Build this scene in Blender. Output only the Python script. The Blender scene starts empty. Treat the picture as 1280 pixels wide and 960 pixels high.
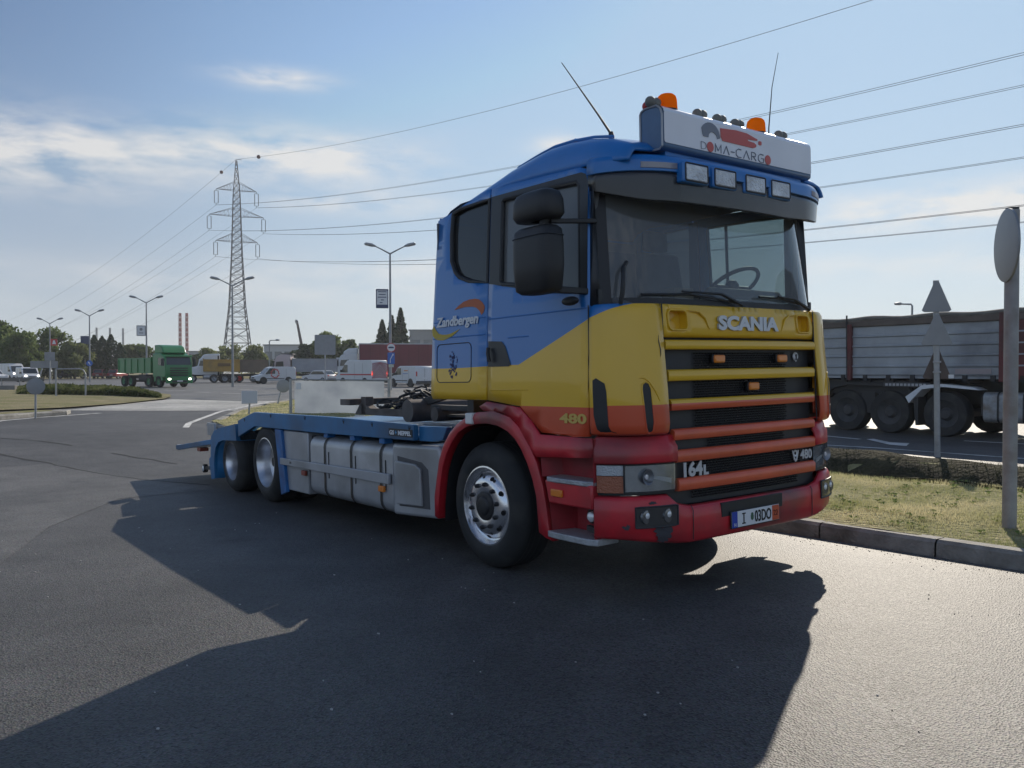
import bpy, bmesh, math, random
import numpy as np
from mathutils import Vector, Matrix
from mathutils.geometry import delaunay_2d_cdt
R = math.radians
rnd = random.Random(7)
HAZE = 0.0004
sc = bpy.context.scene
COL = sc.collection

# ------------------------------------------------------------------ camera, sky, sun, exposure
CAM = Vector((5.12418, -4.77168, 1.4623))
FW = Vector((-0.7987023, 0.60150023, -0.01649564))
RW = Vector((0.60158208, 0.79881099, 0.0))
UW = RW.cross(FW)
FPX = 1030.435                      # focal length in pixels of the 1280 px wide photograph
cd = bpy.data.cameras.new('camera'); cam = bpy.data.objects.new('camera', cd); COL.objects.link(cam)
mw = Matrix(((RW.x, UW.x, -FW.x, CAM.x), (RW.y, UW.y, -FW.y, CAM.y), (RW.z, UW.z, -FW.z, CAM.z), (0, 0, 0, 1)))
cam.matrix_world = mw
cd.sensor_width = 36; cd.lens = 36 * FPX / 1280; cd.clip_start = 0.1; cd.clip_end = 5000
sc.camera = cam
sc.view_settings.view_transform = 'Standard'; sc.view_settings.look = 'None'
sc.view_settings.exposure = 0.5; sc.view_settings.gamma = 1; sc.view_settings.use_curve_mapping = False

SUN_AZ, SUN_EL = R(119.6), R(27.5)
sd = bpy.data.lights.new('sun', 'SUN'); so = bpy.data.objects.new('sun', sd); COL.objects.link(so)
sd.energy = 3.4; sd.angle = R(0.5); sd.color = (1.0, 0.90, 0.76)
SDIR = Vector((math.cos(SUN_EL) * math.cos(SUN_AZ), math.cos(SUN_EL) * math.sin(SUN_AZ), math.sin(SUN_EL)))
so.rotation_euler = SDIR.to_track_quat('Z', 'Y').to_euler()

W = bpy.data.worlds.new("World"); sc.world = W; W.use_nodes = True
nt = W.node_tree; nt.nodes.clear(); N = nt.nodes.new; L = nt.links.new
out = N('ShaderNodeOutputWorld'); bg = N('ShaderNodeBackground'); bg.inputs['Strength'].default_value = 0.11
sky = N('ShaderNodeTexSky'); sky.sky_type = 'NISHITA'; sky.sun_disc = False
sky.sun_elevation = SUN_EL; sky.sun_rotation = math.pi / 2 - SUN_AZ
sky.air_density = 1.0; sky.dust_density = 0.1; sky.ozone_density = 2.2; sky.altitude = 200
def wm(op, a, b=None, c=None, clamp=False):
    n = N('ShaderNodeMath'); n.operation = op; n.use_clamp = clamp
    for i, v in enumerate((a, b, c)):
        if v is None: continue
        if isinstance(v, (int, float)): n.inputs[i].default_value = v
        else: L(v, n.inputs[i])
    return n.outputs[0]
tc = N('ShaderNodeTexCoord'); sp = N('ShaderNodeSeparateXYZ'); L(tc.outputs['Generated'], sp.inputs[0])
azn = wm('ARCTAN2', sp.outputs[1], sp.outputs[0]); eln = wm('ARCSINE', sp.outputs[2])
cmb = N('ShaderNodeCombineXYZ'); L(wm('MULTIPLY', azn, 7.0), cmb.inputs[0]); L(wm('MULTIPLY', eln, 24.0), cmb.inputs[1])
nz = N('ShaderNodeTexNoise'); nz.inputs['Scale'].default_value = 1.3; nz.inputs['Detail'].default_value = 8; nz.inputs['Roughness'].default_value = 0.58
nz.inputs['Distortion'].default_value = 0.15
L(cmb.outputs[0], nz.inputs['Vector'])
def blob(az, el, wa, we, amp):      # a soft cloud bank round a direction of the sky (degrees)
    a = wm('DIVIDE', wm('SUBTRACT', azn, R(az)), R(wa)); e = wm('DIVIDE', wm('SUBTRACT', eln, R(el)), R(we))
    s = wm('ADD', wm('MULTIPLY', a, a), wm('MULTIPLY', e, e))
    return wm('MULTIPLY', wm('EXPONENT', wm('MULTIPLY', s, -1)), amp)
tot = None
for b in ((174, 12.8, 7, 2.0, 1.25), (158.5, 14.0, 8.5, 1.5, 1.2), (158.7, 18.7, 3.2, 0.55, 1.1), (154, 11.2, 6, .8, 0.7), (114, 9.9, 9, 1.15, 1.5),
          (147, 7.0, 12, 1.2, 0.4), (118, 6.6, 14, .9, 0.4), (160, 5.5, 25, 1.5, .3), (139.5, 15.2, 2.0, 0.7, .9), (-10, 28, 34, 13, .9), (-75, 32, 26, 12, .8), (-130, 34, 24, 12, .7)):  # last three are out-of-view clouds added as fill light
    t = blob(*b); tot = t if tot is None else wm('ADD', tot, t)
dens = wm('MULTIPLY', tot, wm('MULTIPLY', wm('SUBTRACT', nz.outputs['Fac'], 0.36, clamp=True), 5.0), clamp=True)
dens = wm('MULTIPLY', dens, 0.78)
# thin high veil that whitens the sky towards the horizon
veil = wm('MULTIPLY', wm('EXPONENT', wm('MULTIPLY', wm('MAXIMUM', eln, 0.0), -6.5)), 0.72)
hs = N('ShaderNodeMixRGB'); hs.inputs[2].default_value = (5.0, 4.95, 4.5, 1)
cap = N('ShaderNodeMixRGB'); cap.blend_type = 'DARKEN'; cap.inputs[0].default_value = .85; cap.inputs[2].default_value = (3.0, 4.3, 6.1, 1); L(sky.outputs[0], cap.inputs[1])   # thin high haze evens out the aureole
dp_ = N('ShaderNodeVectorMath'); dp_.operation = 'DOT_PRODUCT'; L(tc.outputs['Generated'], dp_.inputs[0]); dp_.inputs[1].default_value = SDIR
side = N('ShaderNodeMapRange'); side.inputs[1].default_value = -1; side.inputs[2].default_value = 1; L(dp_.outputs['Value'], side.inputs[0])
tn = N('ShaderNodeVectorMath'); tn.operation = 'MULTIPLY'; tn.inputs[1].default_value = (.88, .885, .84); L(cap.outputs[0], tn.inputs[0])
sm = N('ShaderNodeValToRGB'); cr = sm.color_ramp; cr.interpolation = 'B_SPLINE'; L(side.outputs[0], sm.inputs[0])     # darkest blue about a quarter turn from the sun, brighter towards and away from it
for i_, (p_, c_) in enumerate(((0.0, (.74, .84, 1.0)), (.55, (.74, .84, 1.0)), (.70, (.66, .75, .88)), (.80, (.34, .42, .55)), (.90, (.86, .89, .93)), (1.0, (1, 1, 1)))):
    el_ = cr.elements[i_] if i_ < 2 else cr.elements.new(p_); el_.position = p_; el_.color = (*c_, 1)
ts = N('ShaderNodeVectorMath'); ts.operation = 'MULTIPLY'; L(tn.outputs[0], ts.inputs[0]); L(sm.outputs[0], ts.inputs[1])
L(ts.outputs[0], hs.inputs[1]); L(veil, hs.inputs[0])
mx = N('ShaderNodeMixRGB'); cc_ = N('ShaderNodeMixRGB'); cc_.inputs[1].default_value = (5.6, 5.8, 6.2, 1); cc_.inputs[2].default_value = (5.5, 5.3, 5.05, 1)   # unseen fill clouds opposite the sun are given a cool bright tone, those before it are seen from their shaded side
lit = N('ShaderNodeMapRange'); lit.inputs[1].default_value = 0; lit.inputs[2].default_value = .55; L(dp_.outputs['Value'], lit.inputs[0]); L(lit.outputs[0], cc_.inputs[0])
L(cc_.outputs[0], mx.inputs[2]); L(hs.outputs[0], mx.inputs[1]); L(dens, mx.inputs[0])
L(mx.outputs[0], bg.inputs['Color']); L(bg.outputs[0], out.inputs[0])

# ------------------------------------------------------------------ materials
MATS = {}
def mat(name, color, rough=0.6, metal=0.0, noise=0.0, nscale=8.0, coat=0.0, bump=0.0, bscale=60.0, spec=0.5, alpha=None, trans=0.0, emit=None, es=1.0, dirt=None):
    if name in MATS: return MATS[name]
    m = bpy.data.materials.new(name); m.use_nodes = True; t = m.node_tree; b = t.nodes['Principled BSDF']
    b.inputs['Base Color'].default_value = (*color, 1); b.inputs['Roughness'].default_value = rough; b.inputs['Metallic'].default_value = metal
    b.inputs['Specular IOR Level'].default_value = spec
    if coat: b.inputs['Coat Weight'].default_value = coat; b.inputs['Coat Roughness'].default_value = 0.12
    if trans: b.inputs['Transmission Weight'].default_value = trans
    if alpha is not None: b.inputs['Alpha'].default_value = alpha
    if emit: b.inputs['Emission Color'].default_value = (*emit, 1); b.inputs['Emission Strength'].default_value = es
    if noise or bump or dirt:
        co = t.nodes.new('ShaderNodeTexCoord'); n = t.nodes.new('ShaderNodeTexNoise'); n.inputs['Scale'].default_value = nscale; n.inputs['Detail'].default_value = 6
        n.inputs['Roughness'].default_value = .6
        t.links.new(co.outputs['Object'], n.inputs['Vector'])
        if noise:
            r = t.nodes.new('ShaderNodeValToRGB'); r.color_ramp.elements[0].position = 0.3; r.color_ramp.elements[1].position = 0.7
            r.color_ramp.elements[0].color = (*[c * (1 - noise) for c in color], 1); r.color_ramp.elements[1].color = (*[min(1, c * (1 + noise)) for c in color], 1)
            t.links.new(n.outputs['Fac'], r.inputs[0]); src = r.outputs[0]
            if dirt:
                n3 = t.nodes.new('ShaderNodeTexNoise'); n3.inputs['Scale'].default_value = nscale * .45; n3.inputs['Detail'].default_value = 8
                t.links.new(co.outputs['Object'], n3.inputs['Vector'])
                rr = t.nodes.new('ShaderNodeMapRange'); rr.inputs[1].default_value = .5; rr.inputs[2].default_value = .72; t.links.new(n3.outputs['Fac'], rr.inputs[0])
                mxx = t.nodes.new('ShaderNodeMixRGB'); mxx.inputs[2].default_value = (*dirt, 1); t.links.new(rr.outputs[0], mxx.inputs[0]); t.links.new(src, mxx.inputs[1]); src = mxx.outputs[0]
            t.links.new(src, b.inputs['Base Color'])
            mr = t.nodes.new('ShaderNodeMapRange'); mr.inputs[3].default_value = rough * .8; mr.inputs[4].default_value = min(1, rough * 1.25)
            t.links.new(n.outputs['Fac'], mr.inputs[0]); t.links.new(mr.outputs[0], b.inputs['Roughness'])
        if bump:
            n2 = t.nodes.new('ShaderNodeTexNoise'); n2.inputs['Scale'].default_value = bscale; n2.inputs['Detail'].default_value = 4
            t.links.new(co.outputs['Object'], n2.inputs['Vector'])
            bp = t.nodes.new('ShaderNodeBump'); bp.inputs['Strength'].default_value = bump; bp.inputs['Distance'].default_value = .02
            t.links.new(n2.outputs['Fac'], bp.inputs['Height']); t.links.new(bp.outputs[0], b.inputs['Normal'])
    MATS[name] = m; return m

def glass(name, tint, rough=0.02, mixf=0.75, ior=1.45):
    m = bpy.data.materials.new(name); m.use_nodes = True; t = m.node_tree; t.nodes.clear()
    o = t.nodes.new('ShaderNodeOutputMaterial'); tr = t.nodes.new('ShaderNodeBsdfTransparent'); tr.inputs[0].default_value = (*tint, 1)
    g = t.nodes.new('ShaderNodeBsdfGlossy'); g.inputs['Roughness'].default_value = rough; g.inputs['Color'].default_value = (.9, .95, 1, 1)
    fr = t.nodes.new('ShaderNodeFresnel'); fr.inputs['IOR'].default_value = ior
    d = t.nodes.new('ShaderNodeBsdfDiffuse'); d.inputs[0].default_value = (.35, .36, .36, 1)
    m1 = t.nodes.new('ShaderNodeMixShader'); m1.inputs[0].default_value = 1 - mixf
    t.links.new(tr.outputs[0], m1.inputs[1]); t.links.new(d.outputs[0], m1.inputs[2])
    m2 = t.nodes.new('ShaderNodeMixShader'); t.links.new(fr.outputs[0], m2.inputs[0]); t.links.new(m1.outputs[0], m2.inputs[1]); t.links.new(g.outputs[0], m2.inputs[2])
    t.links.new(m2.outputs[0], o.inputs[0]); MATS[name] = m; return m

# ------------------------------------------------------------------ mesh building helpers
class MB:
    def __init__(s): s.v = []; s.f = []
    def add(s, vs, fs):
        o = len(s.v); s.v += [tuple(v) for v in vs]; s.f += [tuple(i + o for i in f) for f in fs]; return s
    def box(s, cx, cy, cz, sx, sy, sz, M=None):
        vs = [Vector((x * sx / 2, y * sy / 2, z * sz / 2)) for x in (-1, 1) for y in (-1, 1) for z in (-1, 1)]
        if M is not None: vs = [M @ v for v in vs]
        vs = [v + Vector((cx, cy, cz)) for v in vs]
        return s.add(vs, [(0, 1, 3, 2), (4, 6, 7, 5), (0, 4, 5, 1), (2, 3, 7, 6), (0, 2, 6, 4), (1, 5, 7, 3)])
    def bb(s, x0, x1, y0, y1, z0, z1): return s.box((x0 + x1) / 2, (y0 + y1) / 2, (z0 + z1) / 2, abs(x1 - x0), abs(y1 - y0), abs(z1 - z0))
    def beam(s, p0, p1, w, h=None):
        h = h or w; p0, p1 = Vector(p0), Vector(p1); d = p1 - p0; q = d.to_track_quat('X', 'Z').to_matrix()
        c = (p0 + p1) / 2; return s.box(c.x, c.y, c.z, d.length, w, h, q)
    def prism(s, poly, axis, a, b):       # poly in the two other axes, extruded from a to b
        n = len(poly)
        def P(q, t):
            return (t, q[0], q[1]) if axis == 'x' else (q[0], t, q[1]) if axis == 'y' else (q[0], q[1], t)
        vs = [P(q, a) for q in poly] + [P(q, b) for q in poly]
        fs = [tuple(range(n)), tuple(range(2 * n - 1, n - 1, -1))] + [(i, i + n, (i + 1) % n + n, (i + 1) % n) for i in range(n)]
        return s.add(vs, fs)
    def tube(s, path, r, n=8, caps=True):
        path = [Vector(p) for p in path]; rs = r if isinstance(r, (list, tuple)) else [r] * len(path)
        rings = []; up = None
        for i, p in enumerate(path):
            d = (path[min(i + 1, len(path) - 1)] - path[max(i - 1, 0)]).normalized()
            if up is None: up = d.orthogonal().normalized()
            a = (up - d * up.dot(d)).normalized(); up = a; b = d.cross(a)
            rings.append([p + (a * math.cos(2 * math.pi * k / n) + b * math.sin(2 * math.pi * k / n)) * rs[i] for k in range(n)])
        vs = [v for rg in rings for v in rg]; fs = []
        for i in range(len(path) - 1):
            for k in range(n): fs.append((i * n + k, i * n + (k + 1) % n, (i + 1) * n + (k + 1) % n, (i + 1) * n + k))
        if caps: fs += [tuple(range(n - 1, -1, -1)), tuple((len(path) - 1) * n + k for k in range(n))]
        return s.add(vs, fs)
    def lathe(s, prof, o, axis='y', n=48, sgn=1):   # prof: (radius, offset along axis)
        vs = []; o = Vector(o)
        for r, t in prof:
            for k in range(n):
                a = 2 * math.pi * k / n; c, q = r * math.cos(a), r * math.sin(a); t2 = t * sgn
                vs.append(o + Vector((c, t2, q) if axis == 'y' else (c, q, t2) if axis == 'z' else (t2, c, q)))
        fs = [(i * n + k, i * n + (k + 1) % n, (i + 1) * n + (k + 1) % n, (i + 1) * n + k) for i in range(len(prof) - 1) for k in range(n)]
        if prof[0][0] > 1e-5: pass
        return s.add(vs, fs)
    def grid(s, rows, closed=False):
        m = len(rows[0]); vs = [p for r_ in rows for p in r_]; fs = []
        for i in range(len(rows) - 1):
            for k in range(m if closed else m - 1): fs.append((i * m + k, i * m + (k + 1) % m, (i + 1) * m + (k + 1) % m, (i + 1) * m + k))
        return s.add(vs, fs)
    def ball(s, c, r, n=12, sq=(1, 1, 1)):
        rows = []
        for i in range(n // 2 + 1):
            a = math.pi * i / (n // 2); rows.append([(c[0] + r * sq[0] * math.sin(a) * math.cos(2 * math.pi * k / n), c[1] + r * sq[1] * math.sin(a) * math.sin(2 * math.pi * k / n), c[2] + r * sq[2] * math.cos(a)) for k in range(n)])
        return s.grid(rows, True)
    def build(s, name, m, parent=None, smooth=35, bevel=0, solid=0, seg=2, off=-1, fix=True):
        me = bpy.data.meshes.new(name); me.from_pydata(s.v, [], s.f)
        if fix:
            bm = bmesh.new(); bm.from_mesh(me); bmesh.ops.remove_doubles(bm, verts=bm.verts, dist=1e-5)
            bmesh.ops.recalc_face_normals(bm, faces=bm.faces); bm.to_mesh(me); bm.free()
        me.update(); o = bpy.data.objects.new(name, me); COL.objects.link(o); me.materials.append(m)
        if smooth:
            me.polygons.foreach_set('use_smooth', [True] * len(me.polygons)); me.set_sharp_from_angle(angle=R(smooth))
        if parent: o.parent = parent
        if solid: md = o.modifiers.new('t', 'SOLIDIFY'); md.thickness = solid; md.offset = off
        if bevel: md = o.modifiers.new('b', 'BEVEL'); md.width = bevel; md.segments = seg; md.limit_method = 'ANGLE'; md.angle_limit = R(35); md.harden_normals = False
        return o

def thing(name, label, cat, loc=(0, 0, 0), rz=0, group=None):
    o = bpy.data.objects.new(name, None); COL.objects.link(o); o.location = loc; o.rotation_euler = (0, 0, rz)
    o['label'] = label; o['category'] = cat
    if group: o['group'] = group
    o.empty_display_size = .2; return o
def tag(o, label, cat, group=None):
    o['label'] = label; o['category'] = cat
    if group: o['group'] = group
    return o
def struct(o): o['kind'] = 'structure'; return o
def copy_tree(o, parent=None):
    c = o.copy(); COL.objects.link(c); c.parent = parent
    for ch in list(o.children): copy_tree(ch, c)
    return c

def panel(outer, holes, fn, step=0.12):       # flat outline with holes, mapped onto a curved surface
    pts = []; edges = []
    def loop(q):
        o = len(pts)
        dense = []
        for i in range(len(q)):
            a, b = Vector(q[i]), Vector(q[(i + 1) % len(q)]); n = max(1, int((b - a).length / step))
            for k in range(n): dense.append(a.lerp(b, k / n))
        pts.extend(dense); n = len(dense)
        edges.extend([(o + i, o + (i + 1) % n) for i in range(n)])
        return dense
    od = loop(outer); hd = [loop(h) for h in holes]
    def inside(p, q):
        c = False; j = len(q) - 1
        for i in range(len(q)):
            if (q[i][1] > p[1]) != (q[j][1] > p[1]) and p[0] < (q[j][0] - q[i][0]) * (p[1] - q[i][1]) / (q[j][1] - q[i][1]) + q[i][0]: c = not c
            j = i
        return c
    xs = [p[0] for p in outer]; zs = [p[1] for p in outer]
    x = min(xs) + step / 2
    while x < max(xs):
        z = min(zs) + step / 2
        while z < max(zs):
            if inside((x, z), outer) and not any(inside((x, z), h) for h in holes): pts.append(Vector((x + step * .07 * math.sin(z * 9), z + step * .05 * math.sin(x * 7))))
            z += step
        x += step
    vs, es, fs, _, _, _ = delaunay_2d_cdt([Vector((p[0], p[1])) for p in pts], edges, [], 0, 1e-5)
    keep = []
    for f in fs:
        c = sum((vs[i] for i in f), Vector((0, 0))) / len(f)
        if inside(c, outer) and not any(inside(c, h) for h in holes): keep.append(tuple(f))
    mb = MB(); mb.add([fn(v[0], v[1]) for v in vs], keep); return mb

def rounded(x0, x1, z0, z1, r, n=4):
    q = []
    for cx, cz, a0 in ((x1 - r, z1 - r, 0), (x0 + r, z1 - r, 90), (x0 + r, z0 + r, 180), (x1 - r, z0 + r, 270)):
        for k in range(n + 1): a = R(a0 + 90 * k / n); q.append((cx + r * math.cos(a), cz + r * math.sin(a)))
    return q

def text(body, size, m, parent, o, xdir, zdir=(0, 0, 1), name='lettering', bold=0.0, depth=.003, sx=1.0, width=None, align='LEFT', fn=None, shear=0):
    cu = bpy.data.curves.new(name, 'FONT'); cu.body = body; cu.size = size; cu.offset = bold; cu.extrude = depth; cu.align_x = align; cu.shear = shear
    cu.resolution_u = 3
    tmp = bpy.data.objects.new('tmp', cu); COL.objects.link(tmp)
    dg = bpy.context.evaluated_depsgraph_get(); me = bpy.data.meshes.new_from_object(tmp.evaluated_get(dg)); bpy.data.objects.remove(tmp)
    xs = [v.co.x for v in me.vertices]
    if width: sx = width / (max(xs) - min(xs))
    xd = Vector(xdir).normalized(); zd = Vector(zdir).normalized(); nd = xd.cross(zd); o = Vector(o)
    for v in me.vertices:
        v.co = o + xd * (v.co.x * sx) + zd * v.co.y + nd * v.co.z
    me.materials.clear(); me.materials.append(m); me.name = name
    ob = bpy.data.objects.new(name, me); COL.objects.link(ob); ob.parent = parent
    return ob

# ------------------------------------------------------------------ ground heights and places
def gz(x, y):                       # the yard falls gently away under the lorry and levels out further off
    px = min(max(x, -6.6), 1.5); py = min(max(y, -1.5), 1.2); d = math.hypot(x - px, y - py)
    w = min(max((d - 2.0) / 8.0, 0), 1); w = 1 - w * w * (3 - 2 * w)
    return w * (.0183 * x + .0137 * y - .0283)
def P(u, v, z=0.0):
    d = FW + RW * ((u - 640) / FPX) + UW * ((480 - v) / FPX); t = (z - CAM.z) / d.z; return CAM + d * t
FH = Vector((FW.x, FW.y, 0)).normalized()
def A(u, dist, z=0.0):
    d = FW + RW * ((u - 640) / FPX); d = d / d.dot(FH); p = CAM + d * dist; return Vector((p.x, p.y, z))
def HZ(v, dist): return CAM.z + (463 - v) / FPX * dist       # height at which something at that distance shows at row v
# ------------------------------------------------------------------ materials used all over
def asphalt(name, c, fine=1.0, patch=True, rough=.62):
    m = bpy.data.materials.new(name); m.use_nodes = True; t = m.node_tree; b = t.nodes['Principled BSDF']; NN = t.nodes.new; LL = t.links.new
    co = NN('ShaderNodeTexCoord')
    vo = NN('ShaderNodeTexVoronoi'); vo.inputs['Scale'].default_value = 95; LL(co.outputs['Object'], vo.inputs['Vector'])
    n1 = NN('ShaderNodeTexNoise'); n1.inputs['Scale'].default_value = 38; n1.inputs['Detail'].default_value = 5; LL(co.outputs['Object'], n1.inputs['Vector'])
    n2 = NN('ShaderNodeTexNoise'); n2.inputs['Scale'].default_value = .35; n2.inputs['Detail'].default_value = 7; n2.inputs['Roughness'].default_value = .6; LL(co.outputs['Object'], n2.inputs['Vector'])
    n3 = NN('ShaderNodeTexNoise'); n3.inputs['Scale'].default_value = 2.6; n3.inputs['Detail'].default_value = 6; LL(co.outputs['Object'], n3.inputs['Vector'])
    hs = NN('ShaderNodeHueSaturation'); hs.inputs['Saturation'].default_value = .15; LL(vo.outputs['Color'], hs.inputs['Color'])
    r1 = NN('ShaderNodeMapRange'); r1.inputs[1].default_value = .3; r1.inputs[2].default_value = .7; r1.inputs[3].default_value = .66; r1.inputs[4].default_value = 1.3; LL(n2.outputs['Fac'], r1.inputs[0])
    r2 = NN('ShaderNodeMapRange'); r2.inputs[1].default_value = .3; r2.inputs[2].default_value = .7; r2.inputs[3].default_value = .85; r2.inputs[4].default_value = 1.18; LL(n3.outputs['Fac'], r2.inputs[0])
    mu = NN('ShaderNodeMath'); mu.operation = 'MULTIPLY'; LL(r1.outputs[0], mu.inputs[0]); LL(r2.outputs[0], mu.inputs[1])
    base = NN('ShaderNodeMixRGB'); base.blend_type = 'OVERLAY'; base.inputs[0].default_value = .5; base.inputs[1].default_value = (*[k ** .5 for k in c], 1); LL(hs.outputs[0], base.inputs[2])
    sq = NN('ShaderNodeMixRGB'); sq.blend_type = 'MULTIPLY'; sq.inputs[0].default_value = 1; LL(base.outputs[0], sq.inputs[1]); LL(base.outputs[0], sq.inputs[2])
    fin = NN('ShaderNodeVectorMath'); fin.operation = 'SCALE'; LL(sq.outputs[0], fin.inputs[0]); LL(mu.outputs[0], fin.inputs['Scale'])
    LL(fin.outputs[0], b.inputs['Base Color'])
    n5 = NN('ShaderNodeTexNoise'); n5.inputs['Scale'].default_value = 1.1; n5.inputs['Detail'].default_value = 3; LL(co.outputs['Object'], n5.inputs['Vector'])     # oil stains
    r5 = NN('ShaderNodeMapRange'); r5.inputs[1].default_value = .66; r5.inputs[2].default_value = .74; r5.inputs[3].default_value = 1; r5.inputs[4].default_value = .62; LL(n5.outputs['Fac'], r5.inputs[0])
    mu5 = NN('ShaderNodeMath'); mu5.operation = 'MULTIPLY'; LL(mu.outputs[0], mu5.inputs[0]); LL(r5.outputs[0], mu5.inputs[1]); LL(mu5.outputs[0], fin.inputs['Scale'])
    b.inputs['Roughness'].default_value = rough; b.inputs['Specular IOR Level'].default_value = .42
    bp = NN('ShaderNodeBump'); bp.inputs['Strength'].default_value = .6; bp.inputs['Distance'].default_value = .006 * fine; LL(vo.outputs['Distance'], bp.inputs['Height'])
    b2 = NN('ShaderNodeBump'); b2.inputs['Strength'].default_value = .5; b2.inputs['Distance'].default_value = .004; LL(n1.outputs['Fac'], b2.inputs['Height']); LL(bp.outputs[0], b2.inputs['Normal'])
    b3 = NN('ShaderNodeBump'); b3.inputs['Strength'].default_value = .5; b3.inputs['Distance'].default_value = .008; LL(n3.outputs['Fac'], b3.inputs['Height']); LL(b2.outputs[0], b3.inputs['Normal'])
    LL(b3.outputs[0], b.inputs['Normal']); return m
M_asph = asphalt('asphalt', (.049, .048, .047)); M_road = asphalt('road asphalt', (.085, .083, .08), .6); M_conc = asphalt('worn concrete road', (.27, .255, .23), .5)
M_kerb = mat('kerb concrete', (.27, .26, .235), .85, noise=.35, nscale=6, bump=.6, bscale=40, dirt=(.12, .11, .09))
M_white = mat('road paint', (.62, .61, .58), .7, noise=.25, nscale=5, dirt=(.2, .2, .19))
def grassmat(name, a, b_, scale=1.5):
    m = bpy.data.materials.new(name); m.use_nodes = True; t = m.node_tree; b = t.nodes['Principled BSDF']; co = t.nodes.new('ShaderNodeTexCoord')
    n = t.nodes.new('ShaderNodeTexNoise'); n.inputs['Scale'].default_value = scale; n.inputs['Detail'].default_value = 9; n.inputs['Roughness'].default_value = .7; t.links.new(co.outputs['Object'], n.inputs['Vector'])
    r = t.nodes.new('ShaderNodeValToRGB'); r.color_ramp.elements[0].position = .35; r.color_ramp.elements[1].position = .65; r.color_ramp.elements[0].color = (*a, 1); r.color_ramp.elements[1].color = (*b_, 1)
    t.links.new(n.outputs['Fac'], r.inputs[0]); t.links.new(r.outputs[0], b.inputs['Base Color']); b.inputs['Roughness'].default_value = .95; b.inputs['Specular IOR Level'].default_value = .1
    n2 = t.nodes.new('ShaderNodeTexNoise'); n2.inputs['Scale'].default_value = 14; n2.inputs['Detail'].default_value = 8; t.links.new(co.outputs['Object'], n2.inputs['Vector'])
    bp = t.nodes.new('ShaderNodeBump'); bp.inputs['Strength'].default_value = 1; bp.inputs['Distance'].default_value = .12; t.links.new(n2.outputs['Fac'], bp.inputs['Height']); t.links.new(bp.outputs[0], b.inputs['Normal'])
    return m
M_turf = grassmat('verge turf', (.19, .20, .085), (.44, .39, .22)); M_dry = grassmat('dry turf', (.20, .20, .085), (.33, .28, .18), .6)
def leafmat(name, a, b_, tr=.35, scale=.7):
    m = bpy.data.materials.new(name); m.use_nodes = True; t = m.node_tree; t.nodes.clear(); NN = t.nodes.new
    o = NN('ShaderNodeOutputMaterial'); d = NN('ShaderNodeBsdfDiffuse'); tl = NN('ShaderNodeBsdfTranslucent'); mx_ = NN('ShaderNodeMixShader'); mx_.inputs[0].default_value = tr
    co = NN('ShaderNodeTexCoord'); n = NN('ShaderNodeTexNoise'); n.inputs['Scale'].default_value = scale; n.inputs['Detail'].default_value = 4; t.links.new(co.outputs['Object'], n.inputs['Vector'])
    r = NN('ShaderNodeValToRGB'); r.color_ramp.elements[0].position = .38; r.color_ramp.elements[1].position = .62; r.color_ramp.elements[0].color = (*a, 1); r.color_ramp.elements[1].color = (*b_, 1)
    t.links.new(n.outputs['Fac'], r.inputs[0]); t.links.new(r.outputs[0], d.inputs[0]); t.links.new(r.outputs[0], tl.inputs[0])
    t.links.new(d.outputs[0], mx_.inputs[1]); t.links.new(tl.outputs[0], mx_.inputs[2]); t.links.new(mx_.outputs[0], o.inputs[0]); return m
M_leafA = leafmat('broad leaves', (.085, .125, .04), (.17, .215, .075), .45); M_leafB = leafmat('dark leaves', (.035, .058, .03), (.07, .10, .05), .3)
M_leafC = leafmat('pale leaves', (.12, .15, .055), (.22, .24, .10), .45); M_blade = leafmat('grass blades', (.28, .30, .12), (.62, .56, .34), .45, 1.1)
M_blade2 = leafmat('dark ditch growth', (.03, .038, .018), (.07, .075, .035), .2, 2)
M_bark = mat('bark', (.09, .07, .05), .9, noise=.3)
M_galv = mat('galvanised steel', (.33, .34, .35), .45, .6, noise=.18, nscale=5)
M_steel = mat('painted grey steel', (.28, .29, .30), .5, .3, noise=.12, nscale=3)
M_lattice = mat('pylon steel', (.22, .21, .21), .6, .4, noise=.2, nscale=.6)
M_wire = mat('aluminium cable', (.12, .12, .13), .5, .5)
M_black = mat('black plastic', (.02, .021, .023), .5, noise=.2, nscale=8)
M_rub = mat('tyre rubber', (.018, .019, .02), .75, noise=.3, nscale=9, dirt=(.045, .043, .04))
M_glassd = mat('dark window glass', (.012, .015, .018), .06, spec=.8)
M_hl = mat('headlamp glass', (.75, .77, .78), .15, .3)
M_lit = mat('lit headlamp', (1, 1, .95), .3, emit=(1, .95, .8), es=9)
M_redl = mat('red lamp', (.5, .02, .02), .3)
M_redlit = mat('lit tail lamp', (.6, .03, .03), .3, emit=(1, .08, .04), es=1.2)
M_amb = mat('amber lens', (.75, .22, .02), .3, coat=.5)

# ------------------------------------------------------------------ ground, yard, verge, kerbs
n = 64
# the open country starts beyond the yard, so its sheet rises to yard level at the yard's rim
g = MB(); rows = []
for rr, zz in ((128, -.9), (131, -.02), (300, -.02), (500, -.02)):
    rows.append([(-30 + rr * math.cos(2 * math.pi * k / n), 20 + rr * math.sin(2 * math.pi * k / n), zz) for k in range(n)])
g.grid(rows, True); struct(g.build('ground', M_dry, smooth=0))

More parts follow.
